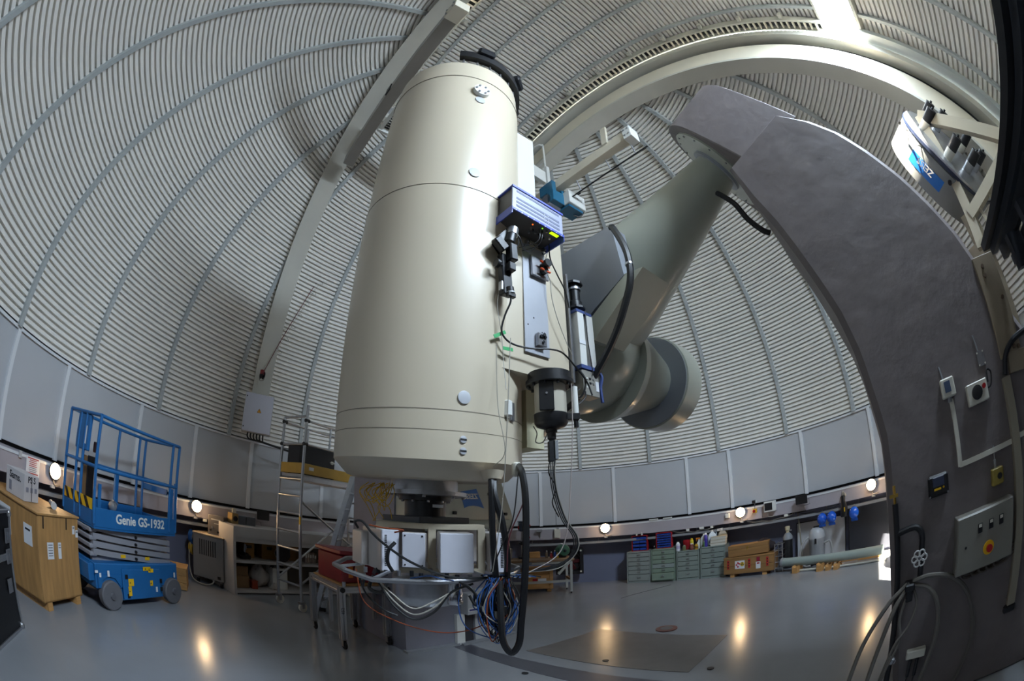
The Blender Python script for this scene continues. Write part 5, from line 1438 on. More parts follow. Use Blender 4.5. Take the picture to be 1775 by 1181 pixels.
mb = MB(); mb.box((-.17, .08, .09), (.13, .20, .18), None, .004); e_ = mb.build('tan_end', M('tan_case', '#8f7444', .5), t)
mb = MB(); mb.lathe([(.045, 0), (.045, .012), (.025, .012), (.025, 0)], (-.17, -.022, .09), (0, -1, 0), seg=20); mb.build('dial', m_black, e_)
mb = MB(); mb.box((.06, -.012, .08), (.015, .004, .12)); mb.build('strip', m_black, t)
for az, lab in ((-57.7, 'black floodlight on a bracket over the shelf bench'), (58.7, 'black floodlight tilted on a bracket over the hard hats'), ):
    t = thing('floodlight', lab, 'floodlight', polar(az, 5.84, 1.37), R(-az), 'floodlights on the ring beam')
    mb = MB(); mb.loft([[V((x, y, z)) for x, z in ((-.13 * s, -.09 * s), (.13 * s, -.09 * s), (.13 * s, .09 * s), (-.13 * s, .09 * s))] for y, s in ((-.08, 1), (.0, .8), (.04, .5))]); mb.build('head', m_black, t)
    mb = MB(); mb.tube([(-.14, -.03, 0), (-.14, .02, -.12), (0, .03, -.14), (.14, .02, -.12), (.14, -.03, 0)], .008, seg=6, smooth=0); mb.tube([(0, .03, -.14), (0.02, .05, -.22), (.0, .1, -.24)], .01, seg=6); mb.build('bracket', m_steel, t)
t = thing('beam_box', 'small white socket box on the beam over the grey instrument', 'socket', polar(-63.2, 5.92, 1.36), R(63.2))
mb = MB(); mb.box((0, -.01, 0), (.07, .06, .10), None, .004); mb.build('box', m_offw, t); mb = MB(); mb.cyl((0, -.01, -.05), (0, -.01, -.09), .014, seg=8); mb.build('gland', m_grey, t)

# ================================================================ scaffold tower with platform, case and ladder
SF0 = V((-3.10, 5.75, 0)); sfu = V((0.35, 0.94, 0)).normalized(); sfw = V((-0.94, 0.35, 0)).normalized()
st_ = thing('scaffold_tower', 'narrow aluminium scaffold tower on casters with a yellow edged deck', 'scaffold', SF0, math.atan2(sfu.y, sfu.x))
# local x away from camera (length 1.9), local y = to the left (width .58)
SL_, SWd = 1.7, 0.56
for x in (0, SL_):
    for y in (0, SWd):
        top = 3.22 if y == 0 else 3.06
        mb = MB(); mb.cyl((x, y, .17), (x, y, top), .024, seg=12); mb.build('post', m_alu, st_)
        mb = MB(); mb.lathe([(.075, -.02), (.075, .02)], (x + .02, y, .075), (0, 1, 0), seg=20); w = mb.build('caster', m_offw, st_)
        mb = MB(); mb.box((x, y, .15), (.09, .07, .04)); mb.box((x + .01, y + .035, .11), (.05, .006, .10)); mb.box((x + .01, y - .035, .11), (.05, .006, .10)); mb.build('fork', m_steel, w)
    for z in (.42, .70, .98, 1.26, 1.54, 1.82, 2.08, 2.62, 3.05):
        mb = MB(); mb.cyl((x, 0, z), (x, SWd, z), .019, seg=10); mb.build('rung', m_alu, st_)
for y in (0, SWd):
    for z in (2.62, 2.98):
        mb = MB(); mb.cyl((0, y, z), (SL_, y, z), .018, seg=10); mb.build('guard_rail', m_alu, st_)
    mb = MB(); mb.cyl((.55, y, 2.62), (.55, y, 2.98), .018, seg=10); mb.build('guard_post', m_alu, st_)
    for z in (2.62, 2.98):
        mb = MB(); mb.cyl((-.03, y, z), (.05, y, z), .03, seg=10); mb.build('coupler', m_black, st_)
mb = MB(); mb.cyl((0, 0, 1.75), (SL_, 0, .75), .018, seg=10); mb.cyl((0, SWd, .45), (SL_, SWd, 1.55), .018, seg=10); mb.cyl((0, 0, .45), (SL_, 0, 1.4), .018, seg=10); mb.build('diagonal_brace', m_alu, st_)
mb = MB(); mb.box((SL_ / 2, SWd / 2, 2.135), (SL_ - .04, SWd - .05, .05)); dk = mb.build('deck', m_lgrey, st_)
m_yd = M('deck_yellow', '#b9923a', .5, var=.08, scale=6)
for c, s in (((SL_ / 2, .01, 2.25), (SL_, .02, .16)), ((SL_ / 2, SWd - .01, 2.25), (SL_, .02, .16)), ((.0, SWd / 2, 2.25), (.02, SWd - .04, .16)), ((SL_, SWd / 2, 2.25), (.02, SWd - .04, .16))):
    mb = MB(); mb.box(c, s, None, .003); mb.build('toe_board', m_yd, st_)
mb = MB(); mb.box((.18, -.002, 2.26), (.10, .004, .05)); mb.build('label', m_paper, st_)
mb = MB(); mb.box((SL_ / 2, .0, 2.10), (SL_, .03, .07)); mb.box((SL_ / 2, SWd, 2.10), (SL_, .03, .07)); mb.build('deck_beam', m_alu, st_)
mb = MB(); mb.box((-.022, -.01, 1.45), (.012, .03, .12)); mb.build('yellow_tag', m_yellow, st_)
bc = thing('black_case', 'black flat sided case with a pale lock standing on the scaffold deck', 'case', SF0 + sfu * .06 + sfw * .10 + Z_ * 2.161, math.atan2(sfu.y, sfu.x))
mb = MB(); mb.box((.35, .16, .24), (.80, .30, .46), None, .006); mb.build('shell', M('case_black', '#17161b', .5), bc)
mb = MB(); mb.box((.68, .005, .28), (.05, .012, .05)); mb.cyl((.63, .0, .28), (.73, .0, .28), .012, seg=8); mb.build('lock', m_offw, bc)
mb = MB(); mb.tube([(.66, .0, .25), (.63, -.005, .15), (.60, -.005, .08)], .002, seg=4); mb.build('string', m_ink, bc)
for x in (.0, .7):
    mb = MB(); mb.box((x, .16, .005), (.06, .26, .012)); mb.build('foot', m_rubber, bc)
# folding ladder leaning by the tower
ld = thing('aluminium_ladder', 'aluminium ladder leaning behind the trolley against the south pier', 'ladder', (-2.86, 5.84, 0), R(-80))
def ladder_side(x0, y0, y1, n, z1, name):
    for s in (-1, 1):
        mb = MB()
        b = V((x0 + s * .24, y0, 0.0)); t_ = V((x0 + s * .16, y1, z1))
        mb.loft([[p + V((dx, dy, 0)) for dx, dy in ((-.012, -.035), (.012, -.035), (.012, .035), (-.012, .035))] for p in (b, t_)]); mb.build('stile', m_alu, ld)
        mb = MB(); mb.box(b + V((0, 0, .03)), (.05, .10, .06)); mb.build('rubber_foot', m_rubber, ld)
    for k in range(n):
        f = (k + 1) / (n + 1)
        y = y0 + (y1 - y0) * f; z = z1 * f; hw = .24 - .08 * f
        mb = MB(); mb.box((x0, y, z), (hw * 2, .06, .022)); mb.build(name, m_alu, ld)
ladder_side(0, 0, .56, 8, 2.2, 'tread')
# ================================================================ workbench with drill press, grinder, crate and fan
m_bw = M('bench_wood', '#7c6248', .55, var=.15, scale=4); m_bwh = M('white_bench_steel', '#a9aaa6', .45)
tb_ = thing('work_table', 'white framed work table with a worn wooden top by the lower wall', 'table', (1.15, 8.74, 0), R(4))
# local x to -1.75 (left), y to .55 (wall)
mb = MB(); mb.box((-.87, .28, .745), (1.80, .60, .05), None, .004); mb.build('table_top', m_bw, tb_)
for x in (-.03, -1.72):
    for y in (.03, .52):
        mb = MB(); mb.box((x, y, .38), (.05, .05, .68)); mb.build('leg', m_bwh, tb_)
        mb = MB(); mb.cyl((x, y, 0), (x, y, .05), .012, seg=8); mb.build('foot', m_darksteel, tb_)
    mb = MB(); mb.box((x, .28, .30), (.04, .46, .05)); mb.build('side_rail', m_bw, tb_)
for y in (.03, .52):
    mb = MB(); mb.box((-.87, y, .695), (1.70, .04, .05)); mb.build('apron', m_bwh, tb_)
mb = MB(); mb.box((-.87, .03, .28), (1.64, .035, .05)); mb.build('front_rail', m_bwh, tb_)
mb = MB(); mb.box((-.17, .03, .57), (.36, .03, .05), (0, R(-48), 0)); mb.build('brace', m_bwh, tb_)
dp_ = thing('drill_press', 'blue black pillar drill press with red handles on the work table', 'drill press', (.16, 9.08, .772), R(5))
mb = MB(); mb.box((0, .02, .02), (.20, .30, .04), None, .006); mb.build('base', m_darksteel, dp_)
mb = MB(); mb.cyl((0, .10, .04), (0, .10, .72), .028, seg=14); mb.build('column', m_steel, dp_)
mb = MB(); mb.box((0, .05, .33), (.18, .22, .025)); mb.cyl((0, .10, .29), (0, .10, .37), .045, seg=14); mb.build('work_plate', m_darksteel, dp_)
mb = MB(); mb.box((0, .03, .69), (.16, .34, .18), None, .015); mb.build('head', M('press_blue', '#2b3340', .4), dp_)
mb = MB(); mb.box((0, .06, .80), (.17, .36, .04), None, .01); mb.build('belt_cover', M('press_blue'), dp_)
mb = MB(); mb.cyl((0, -.07, .46), (0, -.07, .61), .025, seg=14); mb.cyl((0, -.07, .40), (0, -.07, .46), .014, seg=10); mb.build('chuck', m_steel, dp_)
for a in (20, 140, 260):
    c_ = V((.09, -.02, .62)); d_ = V((.04, math.cos(R(a)) * .16, math.sin(R(a)) * .16))
    mb = MB(); mb.cyl(c_, c_ + d_, .008, seg=6); hd_ = mb.build('feed_handle', m_steel, dp_); mb = MB(); mb.sphere(c_ + d_, .022, 10, 8); mb.build('knob', m_red, hd_)
mb = MB(); mb.box((-.09, -.05, .68), (.02, .05, .08)); mb.build('switch', m_red, dp_)
bg_ = thing('bench_grinder', 'round green bench grinder motor on the work table corner', 'grinder', (.98, 9.05, .772), R(-15))
m_gg2 = M('machine_green', '#2f5b45', .4)
mb = MB(); mb.lathe([(.06, -.15), (.11, -.14), (.125, -.11), (.125, .11), (.11, .14), (.06, .15)], (0, 0, .155), (.5, -1, 0), seg=32); mb.build('housing', m_gg2, bg_)
mb = MB(); mb.box((0, 0, .02), (.16, .18, .04), None, .006); mb.build('base', m_darksteel, bg_)
mb = MB(); mb.lathe([(.03, 0), (.03, .03), (.015, .035)], V((.0, 0, .155)) + V((.5, -1, 0)).normalized() * .15, (.5, -1, 0), seg=14); mb.build('shaft_cap', m_darksteel, bg_)
mb = MB(); mb.box((.01, 0, .285), (.08, .05, .015), (0, .5, 0)); mb.build('carry_handle', m_lgrey, bg_)
for k, (x, c, h) in enumerate(((.62, '#8b2a2c', .10), (.70, '#2b4f9a', .12), (.75, '#c9a23a', .09), (.53, '#7a6a58', .12))):
    t = thing('spray_can', ('small red can', 'small blue can', 'small yellow can', 'small brown tin')[k] + ' on the work table beside the grinder', 'can', (x + .12, 9.0 + .06 * (k % 2), .772))
    mb = MB(); mb.lathe([(.026, 0), (.028, .004), (.028, h - .02), (.012, h), (.012, h + .02)], seg=16); mb.build('can', M('can_%d' % k, c, .4), t)
    mb = MB(); mb.lathe([(.014, h + .018), (.014, h + .035)], seg=12); mb.build('cap', m_white, t)
for k, (x, y, s) in enumerate(((.40, 9.2, (.22, .16, .11)), (-.2, 9.1, (.26, .22, .2)))):
    t = thing('parts_box', ('small tan parts box behind the drill press', 'grey parts box left of the drill press')[k], 'box', (x, y, .772), R(8))
    mb = MB(); mb.box((0, 0, s[2] / 2), s, None, .004); mb.build('body', (m_wood2, m_grey)[k], t); mb = MB(); mb.box((0, 0, s[2] + .008), (s[0] + .01, s[1] + .01, .014)); mb.build('lid', (m_wood2, m_grey)[k], t)
uc = thing('slatted_crate', 'yellow pine crate with red and white labels under the work table', 'crate', (.44, 9.28, 0), R(3))
for k in range(4):
    mb = MB(); mb.box((0, -.20, .125 + .115 * k), (.66, .018, .108), None, .003); mb.build('plank', m_wood2, uc)
mb = MB(); mb.box((0, .0, .30), (.64, .38, .44)); mb.build('core', m_wood2, uc)
for s in (-1, 1):
    mb = MB(); mb.box((s * .29, -.215, .30), (.07, .02, .46)); mb.build('batten', m_wood2, uc); mb = MB(); mb.box((s * .25, 0, .03), (.08, .40, .06)); mb.build('foot', m_wood2, uc)
mb = MB(); mb.box((0, 0, .53), (.66, .40, .018)); mb.build('lid', m_wood2, uc)
mb = MB(); mb.box((.10, -.212, .26), (.17, .004, .10)); mb.build('paper_label', m_paper, uc)
mb = MB(); mb.box((-.05, -.212, .27), (.10, .004, .08)); mb.build('red_label', m_red, uc)
fn = thing('wall_fan', 'square black ventilator with dark red blades on the lower wall', 'fan', (1.22, 9.80, .58), R(-7))
FS = .62
mb = MB()
for s in (-1, 1):
    mb.box((s * (FS / 2 - .04), 0, 0), (.08, .12, FS)); mb.box((0, 0, s * (FS / 2 - .04)), (FS - .16, .12, .08))
mb.build('frame', m_black, fn)
mb = MB(); mb.box((0, .055, 0), (FS - .1, .01, FS - .1)); mb.build('back_plate', M('fan_dark', '#1d1416', .6), fn)
mb = MB(); mb.lathe([(.24, -.055), (.25, -.055), (.25, .05), (.24, .05), (.24, -.055)], (0, 0, 0), (0, -1, 0), seg=32, cap=False); mb.build('shroud', m_black, fn)
for k in range(6):
    a = 2 * PI * k / 6
    mb = MB(); mb.box((.13 * math.cos(a), .0, .13 * math.sin(a)), (.20, .012, .09), Matrix.Rotation(-a, 3, 'Y') @ Matrix.Rotation(.5, 3, 'X')); mb.build('blade', M('fan_red', '#5a2024', .5), fn)
mb = MB(); mb.lathe([(.06, -.04), (.06, .04)], (0, 0, 0), (0, -1, 0), seg=20); mb.build('hub', m_black, fn)
for x in (-1, 1):
    for z in (-1, 1):
        mb = MB(); mb.lathe([(.022, 0), (.022, .012)], (x * .25, -.06, z * .25), (0, -1, 0), seg=12); mb.build('corner_bolt', m_offw, fn)

# ================================================================ drawer cabinets
fronts = [((2.41, 9.26), (2.87, 9.00), .73), ((2.885, 9.0), (3.345, 8.72), .75), ((3.36, 8.70), (3.77, 8.40), .665), ((3.785, 8.385), (4.21, 8.03), .70)]
cols = ['#8a918d', '#7f8f7f', '#848e87', '#818b85']
labs = ['grey green six-drawer steel cabinet at the end of the row by the bare wall', 'leaf green drawer cabinet with its bottom drawer slightly open', 'grey green five-drawer cabinet holding spray cans and a red pot', 'grey green five-drawer cabinet beside the wooden crates']
rows_n = [(6, .09), (6, .09), (5, .10), (5, .10)]
CAB = []
for i, ((x0, y0), (x1_, y1_), h) in enumerate(fronts):
    u = V((x1_ - x0, y1_ - y0, 0)); w = u.length; a = math.atan2(u.y, u.x)
    t = thing('drawer_cabinet', labs[i], 'cabinet', (x0, y0, 0), a, 'drawer cabinets along the lower wall')
    CAB.append((V((x0, y0, h)), a, w))
    mc = M('cabinet_%d' % i, cols[i], .42, var=.04, scale=3)
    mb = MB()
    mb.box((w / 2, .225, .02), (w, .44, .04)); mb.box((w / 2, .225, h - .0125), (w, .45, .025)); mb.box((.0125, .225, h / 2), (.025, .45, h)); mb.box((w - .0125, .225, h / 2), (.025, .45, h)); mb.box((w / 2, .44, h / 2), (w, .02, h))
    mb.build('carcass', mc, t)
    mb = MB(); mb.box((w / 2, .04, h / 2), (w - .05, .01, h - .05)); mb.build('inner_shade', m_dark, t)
    n, _ = rows_n[i]
    hh = h - .075
    hs_ = [hh / (n + .6)] * (n - 1); hs_ = hs_ + [hh - sum(hs_)]
    z = h - .03
    for k, dh in enumerate(hs_):
        dy = -.035 if (i == 1 and k == n - 1) else 0.0
        mm = mc if not (i == 1 and k == 3) else M('cabinet_pale_drawer', '#8d9793', .42)
        mb = MB(); mb.box((w / 2, .012 + dy, z - dh / 2), (w - .06, .03 - dy * 2, dh - .012), None, .002); d = mb.build('drawer', mm, t)
        mb = MB(); mb.tube([(w / 2 - .035, -.003 + dy * 2, z - dh / 2), (w / 2 - .03, -.018 + dy * 2, z - dh / 2), (w / 2 + .03, -.018 + dy * 2, z - dh / 2), (w / 2 + .035, -.003 + dy * 2, z - dh / 2)], .006, seg=6, smooth=0); mb.build('handle', m_steel, d)
        mb = MB(); mb.box((w / 2, -.004 + dy * 2, z - dh / 2 + .022), (.06, .003, .014)); mb.build('label_holder', m_alu, d)
        z -= dh
def on_cab(i, fx, fy, name, lab, cat, grp=None, rot=0.0):
    o, a, w = CAB[i]
    u = V((math.cos(a), math.sin(a), 0)); v = V((-math.sin(a), math.cos(a), 0))
    return thing(name, lab, cat, o + u * fx * w + v * fy, a + rot, grp)
m_binb = M('bin_blue', '#1c3f96', .4); m_binr = M('bin_red', '#a3202c', .4)
for i, (ncol, nrow, lab) in enumerate(((2, 4, 'red frame parts organiser with eight large blue drawers'), (4, 6, 'red frame parts organiser with many small blue drawers'))):
    t = on_cab(i, .50, .14, 'parts_organiser', lab, 'organiser', 'parts organisers on the cabinets')
    Wd, Hd = .34, .36
    mb = MB(); mb.box((0, .15, Hd / 2), (Wd, .02, Hd)); mb.box((-Wd / 2, .07, Hd / 2), (.016, .16, Hd)); mb.box((Wd / 2, .07, Hd / 2), (.016, .16, Hd)); mb.box((0, .07, Hd - .008), (Wd, .16, .016)); mb.box((0, .07, .008), (Wd, .16, .016)); mb.build('frame', m_binr, t)
    for r_ in range(nrow):
        ch_ = (Hd - .03) / nrow
        mb = MB(); mb.box((0, .07, .016 + ch_ * r_), (Wd - .02, .15, .006)); mb.build('tier', m_grey, t)
        for c_ in range(ncol):
            cw_ = (Wd - .03) / ncol
            x = -Wd / 2 + .015 + cw_ * (c_ + .5); z = .02 + ch_ * r_
            mb = MB(); mb.loft([[V((x + sx * cw_ * .46, y, zz)) for sx, zz in ((-1, z + .004), (1, z + .004), (1, z + hgt), (-1, z + hgt))] for y, hgt in ((-.025, ch_ * .5), (.0, ch_ * .62), (.13, ch_ * .8))]); mb.build('drawer', m_binb, t)
mb = MB()
t = on_cab(0, .62, .10, 'small_bottle', 'small pale bottle on top of the first parts organiser', 'bottle'); t.location.z += .363
mb = MB(); mb.lathe([(.022, 0), (.022, .035), (.01, .045), (.01, .055)], seg=14); mb.build('bottle', m_lgrey, t); mb = MB(); mb.lathe([(.012, .053), (.012, .066)], seg=10); mb.build('cap', m_white, t)
t = on_cab(0, .40, .10, 'small_bottle', 'small orange capped bottle on top of the first parts organiser', 'bottle'); t.location.z += .363
mb = MB(); mb.lathe([(.02, 0), (.02, .03), (.012, .04)], seg=14); mb.build('bottle', m_offw, t); mb = MB(); mb.lathe([(.014, .038), (.014, .055)], seg=10); mb.build('cap', M('orange_cap', '#c85a20', .5), t)
t = on_cab(1, .10, .10, 'small_bottle', 'tiny dark bottle on the leaf green cabinet', 'bottle')
mb = MB(); mb.lathe([(.014, 0), (.014, .04), (.007, .05), (.007, .065)], seg=12); mb.build('bottle', m_darksteel, t); mb = MB(); mb.lathe([(.009, .063), (.009, .072)], seg=10); mb.build('cap', m_white, t)
def can(i, fx, fy, r, h, c, lab, cap='#dddddd', band=None, nm='spray_can', cat='can'):
    t = on_cab(i, fx, fy, nm, lab, cat)
    mb = MB(); mb.lathe([(r * .95, 0), (r, .006), (r, h * .8), (r * .6, h * .88), (r * .5, h * .9)], seg=20); b = mb.build('can', M('tin_' + c, c, .35), t)
    mb = MB(); mb.lathe([(r * .62, h * .86), (r * .62, h), (r * .5, h * 1.01)], seg=16); mb.build('cap', M('cap_' + cap, cap, .4), t)
    if band:
        mb = MB(); mb.lathe([(r * 1.01, h * .25), (r * 1.01, h * .6)], seg=20, cap=False); mb.build('label_band', M('band_' + band, band, .5), b)
can(2, .06, .05, .045, .20, '#d9dbe4', 'white spray can with violet lettering on the third cabinet', '#ffffff', '#b0aacb')
can(2, .62, .16, .04, .24, '#d7c53a', 'yellow spray bottle behind the tins on the third cabinet', '#d9b21a', '#ded06a')
can(2, .66, .05, .04, .14, '#7d3f3a', 'red brown jar with a white lid on the third cabinet', '#d8d8d8', '#8a5548')
can(2, .86, .05, .04, .12, '#b98f2a', 'gold tin beside the red brown jar on the third cabinet', '#c8a640', '#6d4d1a')
can(2, .33, .05, .04, .12, '#6d7350', 'olive green tin in front of the red pot', '#8a8a80')
t = on_cab(2, .40, .22, 'red_pot', 'wide red pot on the third drawer cabinet', 'pot')
mb = MB(); mb.lathe([(.085, 0), (.09, .01), (.095, .15), (.10, .16), (.10, .20), (.09, .205)], seg=28); mb.build('pot', M('pot_red', '#9c1622', .35), t); mb = MB(); mb.lathe([(.092, .20), (.092, .215)], seg=28); mb.build('lid', M('pot_red'), t)
t = on_cab(2, .93, .18, 'trigger_bottle', 'white trigger spray bottle on the third drawer cabinet', 'bottle')
mb = MB(); mb.lathe([(.045, 0), (.05, .01), (.05, .12), (.02, .17), (.018, .20)], seg=18); mb.build('bottle', m_white, t); mb = MB(); mb.box((-.02, 0, .22), (.09, .03, .035), None, .006); mb.box((-.05, 0, .19), (.012, .02, .05), (0, .3, 0)); mb.build('trigger', M('trigger_orange', '#cf7a2a', .5), t)
can(3, .22, .05, .037, .30, '#4a3f9e', 'tall violet spray can with a white cap on the fourth cabinet', '#f2f2f2', '#3a3290')
can(3, .16, .05, .024, .13, '#5c9a5c', 'slim green bottle beside the violet spray can', '#d0d0d0')
def jug(i, fx, fy, s, c, lab):
    t = on_cab(i, fx, fy, 'jug', lab, 'jug', rot=R(20))
    mb = MB(); mb.loft([[V((x * s * k, y * s * k, z * s)) for x, y in ((-.08, -.06), (.08, -.06), (.09, 0), (.08, .06), (-.08, .06), (-.09, 0))] for z, k in ((0, .95), (.02, 1), (.17, 1), (.22, .7), (.25, .28), (.27, .25))]); mb.build('body', M('jug_' + c, c, .4), t)
    mb = MB(); mb.tube([(.02 * s, 0, .25 * s), (.07 * s, 0, .255 * s), (.085 * s, 0, .21 * s), (.07 * s, 0, .17 * s)], .012 * s, seg=7); mb.build('handle', M('jug_' + c), t)
    mb = MB(); mb.lathe([(.024 * s, .265 * s), (.024 * s, .29 * s)], seg=12); mb.build('cap', m_white, t)
jug(3, .40, .22, 1.15, '#b9c4cc', 'pale translucent jug on the fourth drawer cabinet')
jug(3, .08, .18, .95, '#a8b2b0', 'pale grey jug leaning at the edge of the fourth cabinet')
jug(3, .80, .25, 1.2, '#6d6246', 'brown jerry can behind the pale boxes on the fourth cabinet')
for k, (z, dx) in enumerate(((0, 0), (.065, .01), (.13, .03))):
    t = on_cab(3, .70 + dx, .10, 'flat_box', ('cream flat box, bottom of the stack on the fourth cabinet', 'cream flat box, middle of the stack on the fourth cabinet', 'cream flat box, top of the stack on the fourth cabinet')[k], 'box', 'cream flat boxes', rot=R(3 - 2 * k)); t.location.z += z
    mb = MB(); mb.box((0, 0, .028), (.33, .18, .056), None, .003); mb.build('tray', m_offw, t); mb = MB(); mb.box((0, 0, .058), (.335, .185, .010)); mb.build('lid', M('cream_lid', '#b8ab93', .6), t)

# ================================================================ wooden crates, rack, gas cylinder
wa = math.atan2(7.07 - 7.89, 4.81 - 4.10)
wc = thing('long_crate', 'long low wooden crate with red tape and hazard labels on block feet', 'crate', (4.10, 7.89, 0), wa)
LCW = 1.08
m_cw = M('crate_wood', '#8f6a3e', .55, var=.14, scale=3, stretch=(.6, 6, 6))
mb = MB(); mb.box((LCW / 2, .20, .235), (LCW, .38, .33)); mb.build('core', m_cw, wc)
for k in range(2):
    mb = MB(); mb.box((LCW / 2, .003, .155 + .165 * k), (LCW, .018, .160), None, .003); mb.build('plank', m_cw, wc)
mb = MB(); mb.box((LCW / 2, .20, .41), (LCW + .02, .42, .022), None, .003); mb.build('lid', m_cw, wc)
for x in (.18, LCW - .2):
    mb = MB(); mb.box((x, .20, .035), (.09, .36, .07)); mb.build('foot', m_wood2, wc)
for x in (.10, .56, .95):
    mb = MB(); mb.box((x, -.008, .275), (.05, .004, .19)); tp_ = mb.build('red_tape', M('tape_red', '#b02a22', .5), wc)
    for k in range(3):
        mb = MB(); mb.box((x, -.0105, .22 + .055 * k), (.022, .001, .03)); mb.build('tape_mark', m_ink, tp_)
mb = MB(); mb.box((.355, -.008, .265), (.21, .004, .17)); hl = mb.build('hazard_label', m_paper, wc)
for x, z in ((.285, .265), (.315, .305), (.315, .225), (.345, .285)):
    mb = MB(); mb.box((x, -.0105, z), (.035, .001, .035), (0, R(45), 0)); mb.build('red_diamond', M('diamond_red', '#b8344a', .5), hl)
mb = MB(); mb.lathe([(.045, 0), (.045, .001)], (.41, -.0105, .275), (0, -1, 0), seg=20); yd = mb.build('yellow_disc', M('disc_yellow', '#cfae2c', .5), hl)
for k in range(3):
    mb = MB(); a = R(90 + 120 * k); mb.prism([(0, 0), (math.cos(a - .45) * .036, math.sin(a - .45) * .036), (math.cos(a + .45) * .036, math.sin(a + .45) * .036)], (.41, -.0125, .275), (1, 0, 0), (0, 0, 1), (0, -.001, 0)); mb.build('trefoil', m_ink, hl)
mb = MB(); mb.box((.755, -.008, .22), (.10, .004, .14)); wl = mb.build('white_label', m_paper, wc)
mb = MB(); mb.box((.755, -.0105, .26), (.06, .001, .03)); mb.build('label_print', M('red_print'), wl)
mb = MB(); mb.box((.755, -.008, .345), (.07, .004, .09)); mb.build('crimson_label', M('crimson', '#8a1c34', .5), wc)
wc2 = thing('tool_chest', 'smaller wooden chest with a brass hasp tilted on the long crate', 'chest', V((4.10, 7.89, .425)) + V((math.cos(wa), math.sin(wa), 0)) * .08 + V((-math.sin(wa), math.cos(wa), 0)) * .05, (0, R(-1.2), wa + R(5)))
mb = MB(); mb.box((.43, .15, .075), (.86, .28, .15), None, .003); mb.build('body', m_cw, wc2)
mb = MB(); mb.box((.43, .15, .19), (.86, .28, .075), None, .003); mb.build('lid', m_cw, wc2)
mb = MB(); mb.prism([(-.03, .03), (.03, .03), (0, -.04)], (.42, .008, .155), (1, 0, 0), (0, 0, 1), (0, -.006, 0)); mb.build('hasp', M('brass', '#a98a3e', .35, metal=.7), wc2)
dk_ = thing('dark_jacket', 'dark crumpled jacket lying on the crates by the wall', 'jacket', V((4.10, 7.89, .425)) + V((math.cos(wa), math.sin(wa), 0)) * .78 + V((-math.sin(wa), math.cos(wa), 0)) * .34, wa)
rows = []
random.seed(9)
for i in range(8):
    a = PI * i / 7 - PI / 2
    rows.append([V((math.cos(a) * .26 * (1 + .2 * random.uniform(-1, 1)) * math.cos(b), math.cos(a) * .10 * math.sin(b), max(0.0, .12 + .14 * math.sin(a) * (1 + .3 * math.sin(2 * b + i))))) for b in [2 * PI * k / 14 for k in range(14)]])
mb = MB(); mb.loft(rows); mb.build('fabric', M('dark_brown_fabric', '#241b1d', .85), dk_, ang=60)
wr = thing('wire_rack', 'chrome wire rack standing behind the long crate', 'rack', (4.90, 7.16, 0), wa)
for x in (0, .16):
    for y in (0, .30):
        mb = MB(); mb.cyl((x, y, 0), (x, y, .58), .012, seg=8); mb.build('post', m_alu, wr)
for z in (.08, .20, .32, .44, .56):
    mb = MB(); mb.tube([(0, 0, z), (.16, 0, z), (.16, .30, z), (0, .30, z)], .006, seg=5, closed=True, smooth=0)
    mb.build('shelf_frame', m_alu, wr)
    for k in range(6):
        mb = MB(); mb.cyl((.015 + .026 * k, 0, z), (.015 + .026 * k, .30, z), .003, seg=4); mb.build('wire', m_alu, wr)
gc = thing('gas_cylinder', 'black gas cylinder with a grey shoulder and a cream valve cap', 'gas cylinder', (5.27, 7.20, 0))
mb = MB(); mb.lathe([(.10, 0), (.105, .02), (.105, .60)], seg=28); mb.build('body', M('cylinder_black', '#141416', .45), gc)
mb = MB(); mb.lathe([(.105, .60), (.10, .66), (.06, .72), (.035, .74)], seg=28); mb.build('shoulder', m_grey, gc)
mb = MB(); mb.lathe([(.035, .735), (.035, .78), (.05, .79), (.055, .86), (.04, .87)], seg=16); mb.build('valve_cap', M('cream_cap', '#b9ae92', .5), gc)
mb = MB(); mb.cyl((.03, 0, .77), (.09, -.02, .77), .01, seg=8); mb.build('outlet', m_steel, gc)
# panels leaning on the wall
def wall_panel(a0, a1, z0, z1, name, lab, m, edge):
    p0, p1 = polar(a0, 6.33, 0), polar(a1, 6.33, 0)
    u = p1 - p0; w = u.length
    t = thing(name, lab, 'panel', (p0.x, p0.y, z0), math.atan2(u.y, u.x))
    mb = MB(); mb.box((w / 2, 0, (z1 - z0) / 2), (w, .02, z1 - z0)); mb.build('sheet', m, t)
    for x in (0, w):
        mb = MB(); mb.box((x, -.004, (z1 - z0) / 2), (.012, .03, z1 - z0)); mb.build('edge_strip', edge, t)
    mb = MB(); mb.box((w / 2, -.006, z1 - z0), (w, .034, .02)); mb.build('edge_strip', edge, t)
wall_panel(55.6, 65.8, 0.0, .86, 'white_board', 'white glossy board leaning on the wall behind the vacuum cleaner', M('white_gloss_board', '#c9c9cb', .25), m_black)
wall_panel(66.6, 75.5, .06, .97, 'grey_board', 'dark grey framed board on the wall below the hard hat', M('grey_board', '#36383f', .5), m_darksteel)
